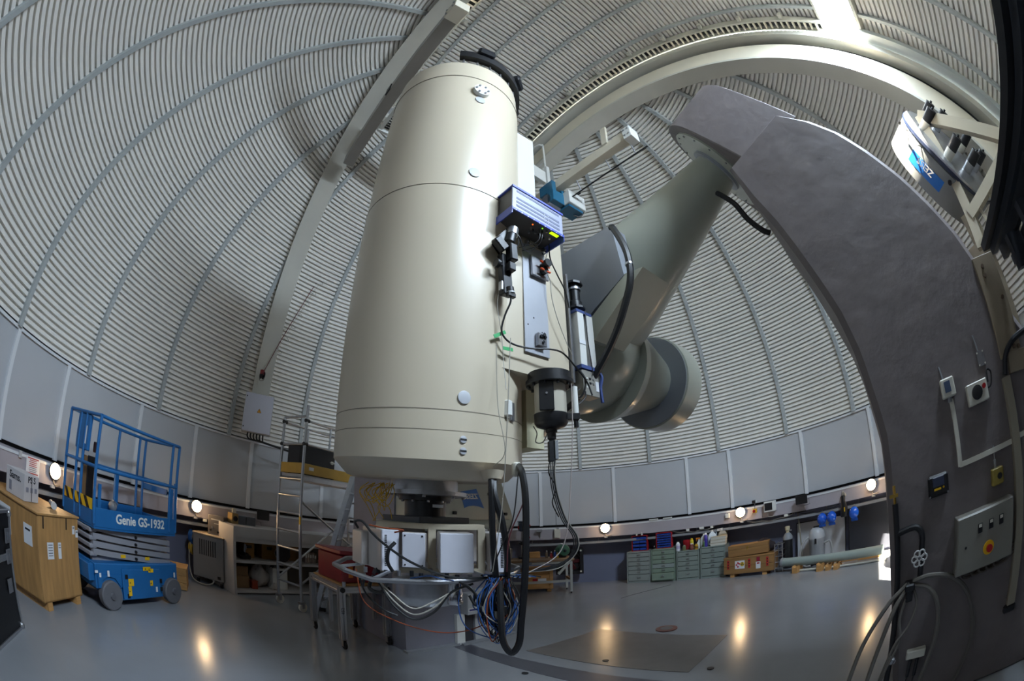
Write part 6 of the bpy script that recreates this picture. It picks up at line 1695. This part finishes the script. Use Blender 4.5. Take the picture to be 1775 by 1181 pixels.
# vacuum cleaner
vc = thing('vacuum_cleaner', 'pale grey drum vacuum cleaner with a corrugated hose', 'vacuum cleaner', (5.60, 6.62, 0), R(-50))
m_vg = M('vacuum_grey', '#8d9094', .4)
mb = MB(); mb.lathe([(.14, .10), (.165, .12), (.17, .50), (.175, .51), (.175, .54)], seg=32); mb.build('drum', m_vg, vc)
mb = MB(); mb.lathe([(.178, .54), (.178, .58), (.16, .66), (.13, .72), (.08, .75), (.03, .755)], seg=32); mb.build('motor_head', M('vacuum_light', '#a3a6aa', .35), vc)
mb = MB(); mb.box((0, 0, .765), (.14, .05, .03), None, .01); mb.build('carry_handle', m_black, vc)
for s in (-1, 1):
    mb = MB(); mb.lathe([(.06, -.02), (.10, -.02), (.10, .02), (.06, .02)], (-.12, s * .17, .10), (0, 1, 0), seg=24); mb.build('wheel', m_black, vc)
    mb = MB(); mb.box((.0, s * .172, .50), (.04, .02, .10)); mb.build('clip', m_black, vc)
mb = MB(); mb.box((.12, -.02, .10), (.10, .20, .05), None, .01); mb.build('chassis', m_vg, vc)
mb = MB(); mb.box((0.0, -.171, .20), (.10, .006, .025)); mb.build('brand_strip', m_red, vc)
mb = MB(); mb.tube([(.16, -.05, .42), (.28, -.05, .44), (.32, -.05, .30), (.30, -.05, .14), (.22, -.1, .05)], .022, seg=8); mb.build('hose', M('hose_grey', '#9a9a98', .5), vc)
mb = MB(); mb.tube([(-.14, -.06, .60), (-.26, -.1, .52), (-.34, -.12, .30), (-.32, -.14, .10), (-.22, -.18, .03), (-.10, -.2, .025)], .022, seg=8); mb.build('hose', M('hose_grey'), vc)
mp_ = thing('floor_squeegee', 'upright floor squeegee with its black blade up against the white board', 'squeegee', (5.44, 6.98, 0), R(-53))
mb = MB(); mb.cyl((.05, 0, 0), (-.06, .10, 1.10), .014, seg=8); mb.build('handle', M('handle_khaki', '#7d7565', .5), mp_)
mb = MB(); mb.box((-.06, .10, 1.12), (.36, .03, .05)); mb.build('blade', m_black, mp_)
# long pipe on wooden blocks
pp = thing('long_pipe', 'long pale green grey pipe lying on wooden blocks in front of the wall', 'pipe', (4.95, 6.95, 0))
p0, p1 = V((0, 0, .20)), V((.86, -2.0, .20))
mb = MB(); mb.cyl(p0, p1, .085, seg=24); mb.build('barrel', M('pipe_green_grey', '#8a9691', .35), pp)
mb = MB(); mb.cyl(p0 - (p1 - p0).normalized() * .02, p0 + (p1 - p0).normalized() * .03, .092, seg=24); mb.build('end_collar', m_grey, pp)
pp2 = thing('slim_tube', 'slim white tube on the floor in front of the long pipe', 'tube', (5.05, 6.62, 0))
mb = MB(); mb.cyl((0, 0, .025), (.80, -1.75, .025), .022, seg=12); mb.build('barrel', m_offw, pp2)
mb = MB(); mb.cyl((-.01, .02, .025), (.01, -.02, .025), .026, seg=12); mb.build('end_cap', m_grey, pp2)
for k, (f, s) in enumerate(((.17, .11), (.42, .115), (.50, .08), (.58, .08))):
    p = V((4.95, 6.95, 0)) + (p1 - p0) * f
    t = thing('wooden_block', ('wooden block under the end of the long pipe', 'wooden block with a shadowed notch under the middle of the pipe', 'small wooden block beside the notched block', 'small wooden block under the long pipe near the pier')[k], 'block', (p.x - .04, p.y - .02, 0), R(-65), 'wooden blocks under the pipe')
    mb = MB(); mb.loft([[V((x, y, z)) for x, z in ((-s / 2, 0), (s / 2, 0), (s / 2, s * 1.3), (s * .2, s * 1.02), (-s * .2, s * 1.02), (-s / 2, s * 1.3))] for y in (-.13, .13)]); mb.build('cradle', m_wood2, t, ang=20)
for k in range(3):
    t = thing('wood_plank', ('plank on the floor between the long pipe and the grey board', 'second plank leaning against the grey board foot', 'short plank end by the white board foot')[k], 'plank', (5.85 + .08 * k, 6.15 - .35 * k, .0), R(-66))
    mb = MB(); mb.box((0, 0, .03 + .0 * k), (.9 - .2 * k, .10, .06), None, .003); mb.build('board', m_wood2, t); mb = MB(); mb.box((.9 / 2 - .1 * k, 0, .03), (.01, .101, .061)); mb.build('sawn_end', M('sawn_end', '#c29a63', .7), t)
# hard hats on hooks, hanging glove bag
for k, (az, lab) in enumerate(((62.4, 'blue hard hat hanging in a pair below the cable tray, beside the floodlight'), (64.5, 'blue hard hat hanging in a pair below the cable tray, beside the black bag'), (69.4, 'single blue hard hat hanging beside the black bag'))):
    t = thing('hard_hat', lab, 'hard hat', polar(az, 5.93, .90), (0, 0, R(-az)), 'blue hard hats under the cable tray')
    mb = MB(); rr = []
    for i in range(7):
        a = PI / 2 * i / 6
        rr.append([V((math.cos(a) * .105 * math.cos(b), -.02 - math.sin(a) * .11, math.cos(a) * .115 * math.sin(b))) for b in [2 * PI * q / 20 for q in range(20)]])
    mb.loft(rr); mb.build('shell', M('hat_blue', '#1a52b8', .25), t)
    mb = MB(); mb.box((0, -.015, -.13), (.15, .012, .06), (R(18), 0, 0), .005); mb.build('peak', M('hat_blue'), t)
    mb = MB(); mb.tube([(0, .01, .10), (0, .0, .14), (0, .02, .16)], .006, seg=6); mb.build('hook', m_steel, t)
    mb = MB(); mb.box((-.03, -.085, .06), (.05, .03, .008), (R(-50), 0, 0)); mb.build('white_mark', m_paper, t)
gb_ = thing('hanging_bag', 'black limp bag and gloves hanging from the cable tray between the hard hats', 'bag', polar(67.3, 5.92, 1.28), R(-67.3))
rows = []
for z, w, d in ((.0, .02, .02), (-.04, .05, .03), (-.12, .045, .03), (-.25, .075, .04), (-.38, .08, .04), (-.42, .06, .03)):
    rows.append([V((math.cos(b) * w + .01 * math.sin(z * 20), -.03 + math.sin(b) * d, z)) for b in [2 * PI * q / 12 for q in range(12)]])
mb = MB(); mb.loft(rows); mb.build('sack', m_black, gb_, ang=60)
mb = MB(); mb.box((0, -.04, .02), (.05, .04, .09), (.2, .3, 0), .01); mb.box((.05, -.04, -.01), (.04, .04, .07), (.2, -.4, 0), .01); mb.build('glove', m_cgry, gb_)
mb = MB(); mb.box((.035, -.075, -.28), (.02, .004, .08)); mb.build('yellow_tag', m_yellow, gb_)
# boxes on the ring beam
def beam_thing(name, lab, cat, az, z, r=5.93):
    return thing(name, lab, cat, polar(az, r, z), R(-az))
t = beam_thing('monitor_box', 'white framed box with a dark window on the beam beside the emergency switch', 'control box', 51.4, 1.29)
mb = MB(); mb.box((0, -.05, .06), (.24, .12, .21), None, .004); mb.build('case', m_white, t); mb = MB(); mb.box((-.02, -.112, .06), (.17, .004, .15)); mb.build('window', m_black, t); mb = MB(); mb.tube([(-.05, -.05, -.04), (-.06, -.06, -.13), (0, -.05, -.16), (.1, -.02, -.15)], .008, seg=6); mb.build('lead', m_cgry, t)
t = beam_thing('emergency_switch', 'yellow emergency stop switch with a red knob on the ring beam', 'switch', 48.0, 1.31)
mb = MB(); mb.box((0, -.03, 0), (.085, .07, .085), None, .006); mb.build('box', m_yellow, t); mb = MB(); mb.lathe([(.02, 0), (.02, .02), (.03, .025), (.03, .045)], (0, -.065, 0), (0, -1, 0), seg=18); mb.build('knob', m_red, t); mb = MB(); mb.tube([(0, -.03, .04), (.01, -.03, .12), (.05, -.02, .16)], .006, seg=6); mb.build('lead', m_cblk, t)
t = beam_thing('camera_unit', 'small black camera on a bracket over the emergency switch', 'camera', 47.7, 1.50, 6.02)
mb = MB(); mb.box((0, -.04, 0), (.07, .10, .06), None, .004); mb.build('body', m_black, t); mb = MB(); mb.box((.05, -.02, -.0), (.03, .05, .05)); mb.build('side', m_white, t); mb = MB(); mb.cyl((0, 0, -.03), (0, 0, -.10), .008, seg=6); mb.build('bracket', m_steel, t)
for az, w, lab in ((26.0, .20, 'flat white duct cover on the beam above the gap'), (29.0, .20, 'second flat white duct cover beside the first on the beam')):
    t = beam_thing('duct_cover', lab, 'cover', az, 1.42, 5.96)
    mb = MB(); mb.box((0, -.01, 0), (w, .06, .035), None, .003); mb.build('cover', m_white, t); mb = MB(); mb.box((0, -.042, 0), (w * .9, .004, .006)); mb.build('seam', m_grey, t)
t = beam_thing('socket_box', 'grey junction box with a cable on the beam above the work table', 'junction box', 5.3, 1.27)
mb = MB(); mb.box((0, -.035, 0), (.13, .08, .20), None, .005); mb.build('box', m_offw, t); mb = MB(); mb.cyl((.02, -.03, .10), (.02, -.03, .14), .014, seg=8); mb.build('gland', m_grey, t); mb = MB(); mb.cyl((-.02, -.03, .10), (-.02, -.02, .60), .005, seg=6); mb.build('lead', m_cblk, t)
t = beam_thing('speaker_arm', 'grey bracketed sensor on an arm in front of the beam above the drill press', 'sensor', 1.5, 1.30)
mb = MB(); mb.box((0, -.08, .05), (.12, .10, .06), None, .006); mb.build('head', m_grey, t); mb = MB(); mb.box((.02, -.02, -.02), (.03, .04, .14)); mb.build('arm', m_grey, t)
for az, z, s, lab in ((33.2, 1.10, (.07, .05, .05), 'white connector box hung under the beam left of the numbered tag'), (36.2, 1.11, (.10, .05, .05), 'wide white connector box under the beam beside the numbered tag'), (38.4, 1.10, (.06, .05, .05), 'small white connector box under the beam'), (42.0, 1.30, (.09, .06, .09), 'white switch box on the beam beside a lamp'), (-68.9, 1.10, (.07, .05, .05), 'small white connector box under the beam near the cooling unit'), (54.5, 1.10, (.08, .05, .05), 'white connector box under the beam beneath the dark windowed box')):
    t = beam_thing('connector_box', lab, 'connector', az, z, 5.99 if z < 1.2 else 5.93)
    mb = MB(); mb.box((0, -.02, 0), s, None, .004); mb.build('box', m_white, t); mb = MB(); mb.cyl((0, -.02, s[2] / 2), (0, -.02, s[2] / 2 + .02), .01, seg=8); mb.build('gland', m_grey, t)
t = beam_thing('number_tag', 'white number tag on the cable tray above the cabinets', 'tag', 40.1, 1.02, 5.975)
mb = MB(); mb.box((0, -.004, 0), (.12, .006, .05)); mb.build('plate', m_white, t); text_obj('lettering', '14', .04, M('red_print'), t, (0, -.0085, 0), (1, 0, 0), (0, 0, 1), ext=.0005)
for az0, az1, lab in ((30, 39, 'thin grey cable sagging under the beam over the cabinets'), (46, 56, 'thin grey cable drooping towards the gas cylinder'), (57, 66, 'black cable sagging under the beam over the hard hats')):
    pts = [polar(az0 + (az1 - az0) * k / 6, 5.97, 1.11 - .05 * math.sin(PI * k / 6) - .02 * (k % 2)) for k in range(7)]
    mb = MB(); mb.tube([p - pts[0] for p in pts], .006, seg=6); o = mb.build('wall_cable', m_cgry if az0 != 57 else m_cblk); o.location = pts[0]; tag(o, lab, 'cable')
# ================================================================ fittings on the north pier's near face
def pwf(n, z, out=0.0):
    return E_ * (EW - out) + N_ * n + Z_ * z
PR = math.atan2(N_.y, N_.x)            # local x = N_, local +y = E_ (into the pier)
def pthing(name, lab, cat, n, z):
    return thing(name, lab, cat, pwf(n, z), PR)
m_pbox = M('beige_control_box', '#77736b', .45)
t = pthing('light_switch', 'grey weatherproof switch with a blue rocker on the concrete pier', 'switch', .55, 2.0)
mb = MB(); mb.box((0, -.025, 0), (.105, .05, .115), None, .008); b = mb.build('box', m_offw, t); mb = MB(); mb.box((-.005, -.053, .005), (.045, .008, .065)); mb.build('rocker', M('rocker_blue', '#3c4c66', .5), b)
mb = MB(); mb.cyl((-.02, -.01, .055), (-.03, -.005, .14), .006, seg=6); mb.build('lead', m_grey, t); mb = MB(); mb.cyl((.0, -.02, -.055), (.0, -.02, -.085), .016, seg=8); mb.build('gland', m_grey, t)
t = pthing('dial_box', 'beige control box with a black rotary dial and red button on the pier', 'control box', .765, 1.90)
mb = MB(); mb.box((0, -.03, 0), (.165, .06, .125), None, .006); b = mb.build('box', m_offw, t)
mb = MB(); mb.lathe([(.042, 0), (.042, .014), (.03, .018)], (-.01, -.06, -.0), (0, -1, 0), seg=24); mb.build('dial', m_black, b); mb = MB(); mb.lathe([(.015, 0), (.015, .012)], (.052, -.06, .02), (0, -1, 0), seg=14); mb.build('red_button', m_red, b)
mb = MB(); mb.tube([(.085, -.02, .0), (.12, -.03, .01), (.14, -.03, .08), (.11, -.03, .10), (.10, -.03, .03)], .006, seg=6); mb.build('lead', m_cblk, t)
t = pthing('blank_plate', 'small bare steel plate with four screws above the dial box', 'plate', .86, 2.08)
mb = MB(); mb.box((0, -.006, 0), (.06, .012, .09)); mb.build('plate', M('pier_plate', '#6d6a6c', .5), t)
for x in (-.024, .024):
    for z in (-.036, .036):
        mb = MB(); mb.cyl((x, -.012, z), (x, -.018, z), .006, seg=6); mb.build('screw', m_offw, t)
mb = MB(); mb.cyl((-.01, -.01, .045), (-.02, -.01, .15), .005, seg=6); mb.build('lead', m_grey, t)
t = pthing('cable_duct', 'thin beige cable duct turning a corner on the concrete pier', 'cable duct', .56, 1.54)
mb = MB(); mb.box((0, -.012, .19), (.03, .024, .40)); mb.build('duct_run', m_offw, t); mb = MB(); mb.box((.22, -.012, 0.0), (.44, .024, .03)); mb.build('duct_run', m_offw, t)
t = pthing('trunking', 'tall wide beige cable trunking down the concrete pier', 'trunking', 1.02, .53)
mb = MB(); mb.box((0, -.025, .69), (.065, .05, 1.38), None, .003); mb.build('cover', M('trunking_beige', '#8c8474', .5), t); mb = MB(); mb.box((.0, -.02, -.03), (.10, .05, .05), None, .01); mb.build('end_boot', m_darksteel, t); mb = MB(); mb.box((.21, -.012, 1.02), (.36, .024, .03)); mb.build('side_duct', m_offw, t)
t = pthing('sensor_box', 'black wall sensor box with a yellow strip on the pier', 'sensor', .385, 1.475)
mb = MB(); mb.box((0, -.02, 0), (.15, .04, .13), None, .014); b = mb.build('case', m_black, t); mb = MB(); mb.box((.0, -.044, .022), (.085, .012, .06), None, .004); mb.build('cover', M('slate_blue', '#2c3248', .45), b); mb = MB(); mb.box((-.01, -.052, -.02), (.05, .004, .012)); mb.build('yellow_strip', m_yellow, b)
mb = MB(); mb.lathe([(.007, 0), (.007, .003)], (.035, -.0425, -.018), (0, -1, 0), seg=10); mb.build('yellow_dot', m_yellow, b)
for x in (-.065, .065):
    for z in (-.055, .055):
        mb = MB(); mb.cyl((x, -.038, z), (x, -.044, z), .006, seg=6); mb.build('screw', m_steel, b)
t = pthing('key_switch', 'yellow key switch box on the pier', 'switch', .84, 1.385)
mb = MB(); mb.box((0, -.03, 0), (.09, .06, .10), None, .006); b = mb.build('box', M('dull_yellow', '#8f7d35', .5), t); mb = MB(); mb.lathe([(.018, 0), (.018, .016)], (.01, -.06, .0), (0, -1, 0), seg=16); mb.build('knob', m_black, b); mb = MB(); mb.cyl((-.01, -.02, .05), (-.01, -.02, .10), .01, seg=8); mb.cyl((-.01, -.02, .1), (-.005, -.01, .18), .004, seg=6); mb.build('lead', m_grey, t)
t = pthing('pier_control_cabinet', 'large beige control cabinet with three switches and a yellow emergency stop', 'control cabinet', .72, 1.07)
mb = MB(); mb.box((0, -.06, 0), (.44, .12, .35), None, .005); mb.build('body', m_pbox, t); mb = MB(); mb.box((0, -.124, 0), (.43, .012, .34), None, .004); d = mb.build('door', M('door_beige', '#7d7a72', .45), t)
for k, x in enumerate((-.05, .035, .115)):
    mb = MB(); mb.box((x, -.132, .075), (.032, .008, .055)); s_ = mb.build('switch', m_black, d); mb = MB(); mb.box((x, -.138, .09), (.022, .004, .018)); mb.build('switch_label', m_offw, d)
mb = MB(); mb.lathe([(.042, 0), (.042, .008)], (.02, -.13, -.06), (0, -1, 0), seg=24); y_ = mb.build('yellow_collar', m_yellow, d); mb = MB(); mb.lathe([(.018, .008), (.018, .025), (.024, .03), (.022, .045)], (.02, -.13, -.06), (0, -1, 0), seg=18); mb.build('stop_button', m_red, d)
mb = MB(); mb.cyl((-.155, -.13, -.01), (-.155, -.136, -.01), .008, seg=8); mb.build('lock', m_darksteel, d)
for k in range(5):
    mb = MB(); x = -.15 + .06 * k; mb.tube([(x, -.05, -.17), (x + .01, -.05, -.21), (x + .06, -.04, -.225), (x + .16, -.03, -.20), (.33, -.02, -.12)], .01, seg=6); mb.build('cable', M('cable_brown', '#4a4238', .5), t)
# water pipe with valve wheel, hose hook and coiled grey hoses
t = pthing('water_pipe', 'black vertical water pipe with a branch and chrome valve wheel on the pier edge', 'pipe', .10, 0.0)
mb = MB(); mb.cyl((.03, -.03, .0), (-.03, -.03, 1.45), .021, seg=12); mb.build('riser', m_black, t)
mb = MB(); mb.cyl((-.03, -.03, 1.45), (-.03, -.03, 1.56), .010, seg=8); mb.box((-.035, -.035, 1.50), (.06, .03, .02)); mb.build('brass_tap', M('brass'), t)
mb = MB(); mb.tube([(-.025, -.03, 1.26), (.06, -.035, 1.275), (.12, -.04, 1.27), (.155, -.045, 1.22), (.155, -.05, 1.12), (.15, -.05, .95)], .021, seg=10); mb.build('branch', m_black, t)
mb = MB(); mb.cyl((.152, -.05, 1.09), (.135, -.10, 1.09), .012, seg=8); vw = mb.build('valve_stem', m_steel, t)
c_ = V((.135, -.105, 1.09))
for k in range(6):
    a = 2 * PI * k / 6
    mb = MB(); mb.tube([c_ + V((.033 * math.cos(a) + .020 * math.cos(b), 0, .033 * math.sin(a) + .020 * math.sin(b))) for b in [2 * PI * q / 10 for q in range(10)]], .0055, seg=6, closed=True, smooth=0); mb.build('wheel_lobe', M('pale_wheel', '#c4c4c2', .4), t)
t = pthing('hose_hook', 'black hook bracket with coiled grey hoses hanging on the pier', 'hose', .18, .92)
mb = MB(); mb.box((0, -.06, 0), (.07, .12, .05), None, .01); mb.box((0, -.10, -.04), (.05, .03, .10), None, .006); mb.build('hook', m_black, t)
m_gh = M('hose_dark_grey', '#5c5852', .5)
for k, (pts, r) in enumerate((([(-.02, -.08, .02), (-.15, -.12, -.08), (-.28, -.16, -.30), (-.34, -.20, -.60), (-.34, -.22, -.90)], .016),
                              ([(0, -.08, .02), (-.10, -.13, -.12), (-.18, -.16, -.40), (-.22, -.2, -.70), (-.23, -.22, -.9)], .016),
                              ([(.02, -.08, .03), (.15, -.10, .04), (.32, -.08, -.03), (.46, -.06, -.20), (.54, -.05, -.48), (.50, -.05, -.78), (.42, -.06, -.90)], .016),
                              ([(.02, -.08, .01), (.14, -.10, -.04), (.22, -.09, -.18), (.24, -.08, -.40), (.20, -.08, -.65), (.17, -.08, -.90)], .016),
                              ([(.0, -.09, 0), (-.05, -.12, -.18), (-.03, -.13, -.34), (-.10, -.16, -.55), (-.15, -.18, -.9)], .010),
                              ([(.03, -.08, -.02), (.06, -.10, -.12), (.02, -.12, -.25), (-.06, -.14, -.36), (-.12, -.16, -.6), (-.14, -.18, -.9)], .010))):
    mb = MB(); mb.tube([V(p) for p in pts], r, seg=8); mb.build('hose_loop', m_gh, t)
mb = MB(); mb.box((-.06, -.10, -.48), (.05, .05, .05), (0, .4, 0), .01); mb.cyl((-.09, -.1, -.47), (-.03, -.1, -.5), .014, seg=8); mb.build('coupling', m_steel, t)
t = pthing('plug_rail', 'pale socket strip with dangling black plugs low on the pier', 'socket', .30, .42)
mb = MB(); mb.box((0, -.03, 0), (.14, .06, .06), None, .006); mb.build('strip', m_offw, t)
for x in (-.03, .02):
    mb = MB(); mb.cyl((x, -.05, -.03), (x, -.055, -.16), .014, seg=8); mb.cyl((x, -.055, -.16), (x - .01, -.05, -.40), .006, seg=6); mb.build('plug', m_black, t)
# bolted bracket plates at the pier's north edge and the dark steel runway beyond
t = pthing('bolted_bracket', 'beige bolted bracket plate with a thick bent cable on the pier edge', 'bracket', 1.13, 2.02)
mb = MB(); mb.box((0, -.015, .31), (.19, .03, .64), (0, R(3), 0), .003); mb.build('plate', M('bracket_beige', '#8a7c68', .5, var=.06), t)
mb = MB(); mb.box((.06, -.02, -.06), (.24, .04, .12), (0, R(6), 0), .003); mb.build('lower_plate', M('bracket_beige'), t)
for x, z in ((-.02, .56), (.05, .33), (-.03, .50), (.02, .03), (.06, .02)):
    mb = MB(); mb.cyl((x, -.03, z), (x, -.045, z), .014, seg=6); mb.build('bolt', M('rusty_bolt', '#5d4a38', .6), t)
mb = MB(); mb.tube([(-.12, -.05, -.10), (-.08, -.05, .0), (.0, -.055, .06), (.10, -.05, .08), (.25, -.04, .09)], .02, seg=8); mb.build('cable', m_darksteel, t)
rw = thing('steel_runway', 'dark steel runway beams running level past the pier', 'beam', E_ * .6 + N_ * 1.19 + Z_ * 2.03, math.atan2(E_.y, E_.x))
# local x = E_, local -y = N_ ... y = -N
for y, z, s, m in ((-.00, .64, (4.2, .06, .05), m_darksteel), (-.06, .60, (4.2, .05, .06), M('runway_grey', '#3a3d44', .45, metal=.4)), (-.14, .56, (4.2, .05, .10), m_darksteel), (-.24, .48, (4.2, .10, .06), M('runway_grey')), (-.30, .30, (4.2, .05, .40), m_darksteel), (-.42, .10, (4.2, .10, .08), M('runway_grey'))):
    mb = MB(); mb.box((0.0, y, z), s); mb.build('runway_bar', m, rw)
for x in (-2.0, -.8, .4, 1.5):
    mb = MB(); mb.box((x, -.44, -.75), (.10, .10, 2.53)); mb.build('stanchion', m_darksteel, rw)
for x in (.6, 1.0, 1.4, 1.75):
    mb = MB(); mb.box((x, -.10, .42), (.06, .12, .20)); mb.build('rib_plate', M('runway_grey'), rw)
for k in range(7):
    mb = MB(); mb.cyl((1.3 + .12 * k, -.27, .25 + .03 * (k % 2)), (1.3 + .12 * k, -.24, .25 + .03 * (k % 2)), .018, seg=8); mb.build('bolt_head', m_steel, rw)

# ================================================================ white optics drum with ZEISS decal behind the pier
AZ = 76
zf = V((math.sin(R(AZ)), math.cos(R(AZ)), 0)); zr = V((zf.y, -zf.x, 0))     # away, right
ZO = zf * 4.6
zd = thing('optics_drum', 'white drum with blue ZEISS decal and black motors on a beige frame', 'optics unit', (ZO.x, ZO.y, 0))
def zp(u, w, z):
    return zr * u + zf * w + Z_ * z
ax = (zr * .93 - zf * .30 + Z_ * .12).normalized()
cc = zp(.0, .14, 4.28)
m_zw = M('drum_white', '#7a7c7a', .45)
mb = MB(); mb.lathe([(.64, -.40), (.69, -.38), (.69, -.02), (.67, 0), (.2, .01)], cc, ax, seg=56); dm = mb.build('drum', m_zw, zd)
mb = MB(); mb.lathe([(.62, .0), (.70, .0), (.70, .035), (.62, .035)], cc, ax, seg=56); mb.build('rim_ring', M('rim_navy', '#20283c', .35), zd)
mb = MB(); mb.lathe([(.62, .035), (.685, .035), (.685, .06), (.62, .06)], cc, ax, seg=56); mb.build('rim_ring', m_alu, zd)
mb = MB(); mb.lathe([(.1, .02), (.58, .02), (.58, .05), (.1, .05)], cc, ax, seg=48); mb.build('back_plate', m_darksteel, zd)
Fz = frame(ax, Z_)
for k, (a, rr) in enumerate(((10, .50), (-25, .52), (-70, .50), (-110, .45), (60, .45), (180, .30), (120, .45))):
    p = cc + Fz @ V((math.cos(R(a)) * rr, math.sin(R(a)) * rr, .05))
    mb = MB(); mb.cyl(p, p + ax * .13, .06, seg=16); bs = mb.build('motor_base', m_alu if k % 2 else m_offw, zd)
    mb = MB(); mb.cyl(p + ax * .13, p + ax * .30, .062, seg=18); mb.cyl(p + ax * .30, p + ax * .33, .015, seg=8); mb.build('motor', m_black, bs)
m_zb = M('frame_beige', '#a39a86', .5)
def zbeam(a, b, w=.10, par=zd, nm='frame_beam'):
    a, b = V(a), V(b)
    Fm = frame(b - a, Z_ if abs((b - a).normalized().z) < .9 else zr)
    h = w / 2
    mb = MB(); mb.loft([[p + Fm @ V((x, y, 0)) for x, y in ((-h, -h), (h, -h), (h, h), (-h, h))] for p in (a, b)]); return mb.build(nm, m_zb, par)
P_a = zp(-.02, -.22, 4.66); P_b = zp(.78, -.30, 3.74); P_c = zp(-.20, -.30, 3.10); P_d = zp(.45, -.30, 3.55)
zbeam(P_a, P_b, .13); zbeam(P_a, P_c, .11); zbeam(zp(-.16, -.30, 3.42), zp(.70, -.30, 3.66), .11); zbeam(P_c, zp(.6, -.30, 3.2), .12)
for k in range(3):
    zbeam(zp(-.02 + .2 * k, -.30, 3.46 + .05 * k), zp(.02 + .2 * k, -.30, 3.15), .035)
zbeam(zp(-.2, .1, 3.75), zp(-.2, .1, .0), .2, nm='pedestal'); zbeam(zp(.3, -.2, 3.2), zp(.3, -.1, .0), .14, nm='pedestal'); zbeam(zp(-.45, .1, 3.2), zp(.35, -.15, 3.2), .14)
# decal on the drum side facing the camera
side = (-zf - ax * (-zf).dot(ax)).normalized()
vv = ax.cross(side).normalized()
if vv.z < 0:
    vv = -vv
def dsk(ang, h, r=.692):
    return cc + (side * math.cos(ang) + vv * math.sin(ang)) * r + ax * h
rows = [[dsk(R(a), h) for h in (-.27, -.13)] for a in range(-36, 5, 5)]
mb = MB(); mb.grid(rows); o = mb.build('decal', M('decal_blue'), zd, label='blue ZEISS decal')
a_ = R(-15)
nrm_ = side * math.cos(a_) + vv * math.sin(a_)
tg_ = -side * math.sin(a_) + vv * math.cos(a_)
text_obj('lettering', 'ZEISS', .10, m_white, o, cc + nrm_ * .708 + ax * -.165, tg_, -ax, ext=.001, bold=.002)
mb = MB(); mb.tube([dsk(R(20), -.03, .69), dsk(R(20), -.03, .76), dsk(R(-2), -.03, .76), dsk(R(-2), -.03, .69)], .008, seg=6, smooth=0); mb.build('grab_handle', m_alu, dm)
for a in (45, -40, -50):
    mb = MB(); p = dsk(R(a), -.08); nn = side * math.cos(R(a)) + vv * math.sin(R(a)); mb.cyl(p, p + nn * .03, .025, seg=10); mb.build('knob', m_black, dm)
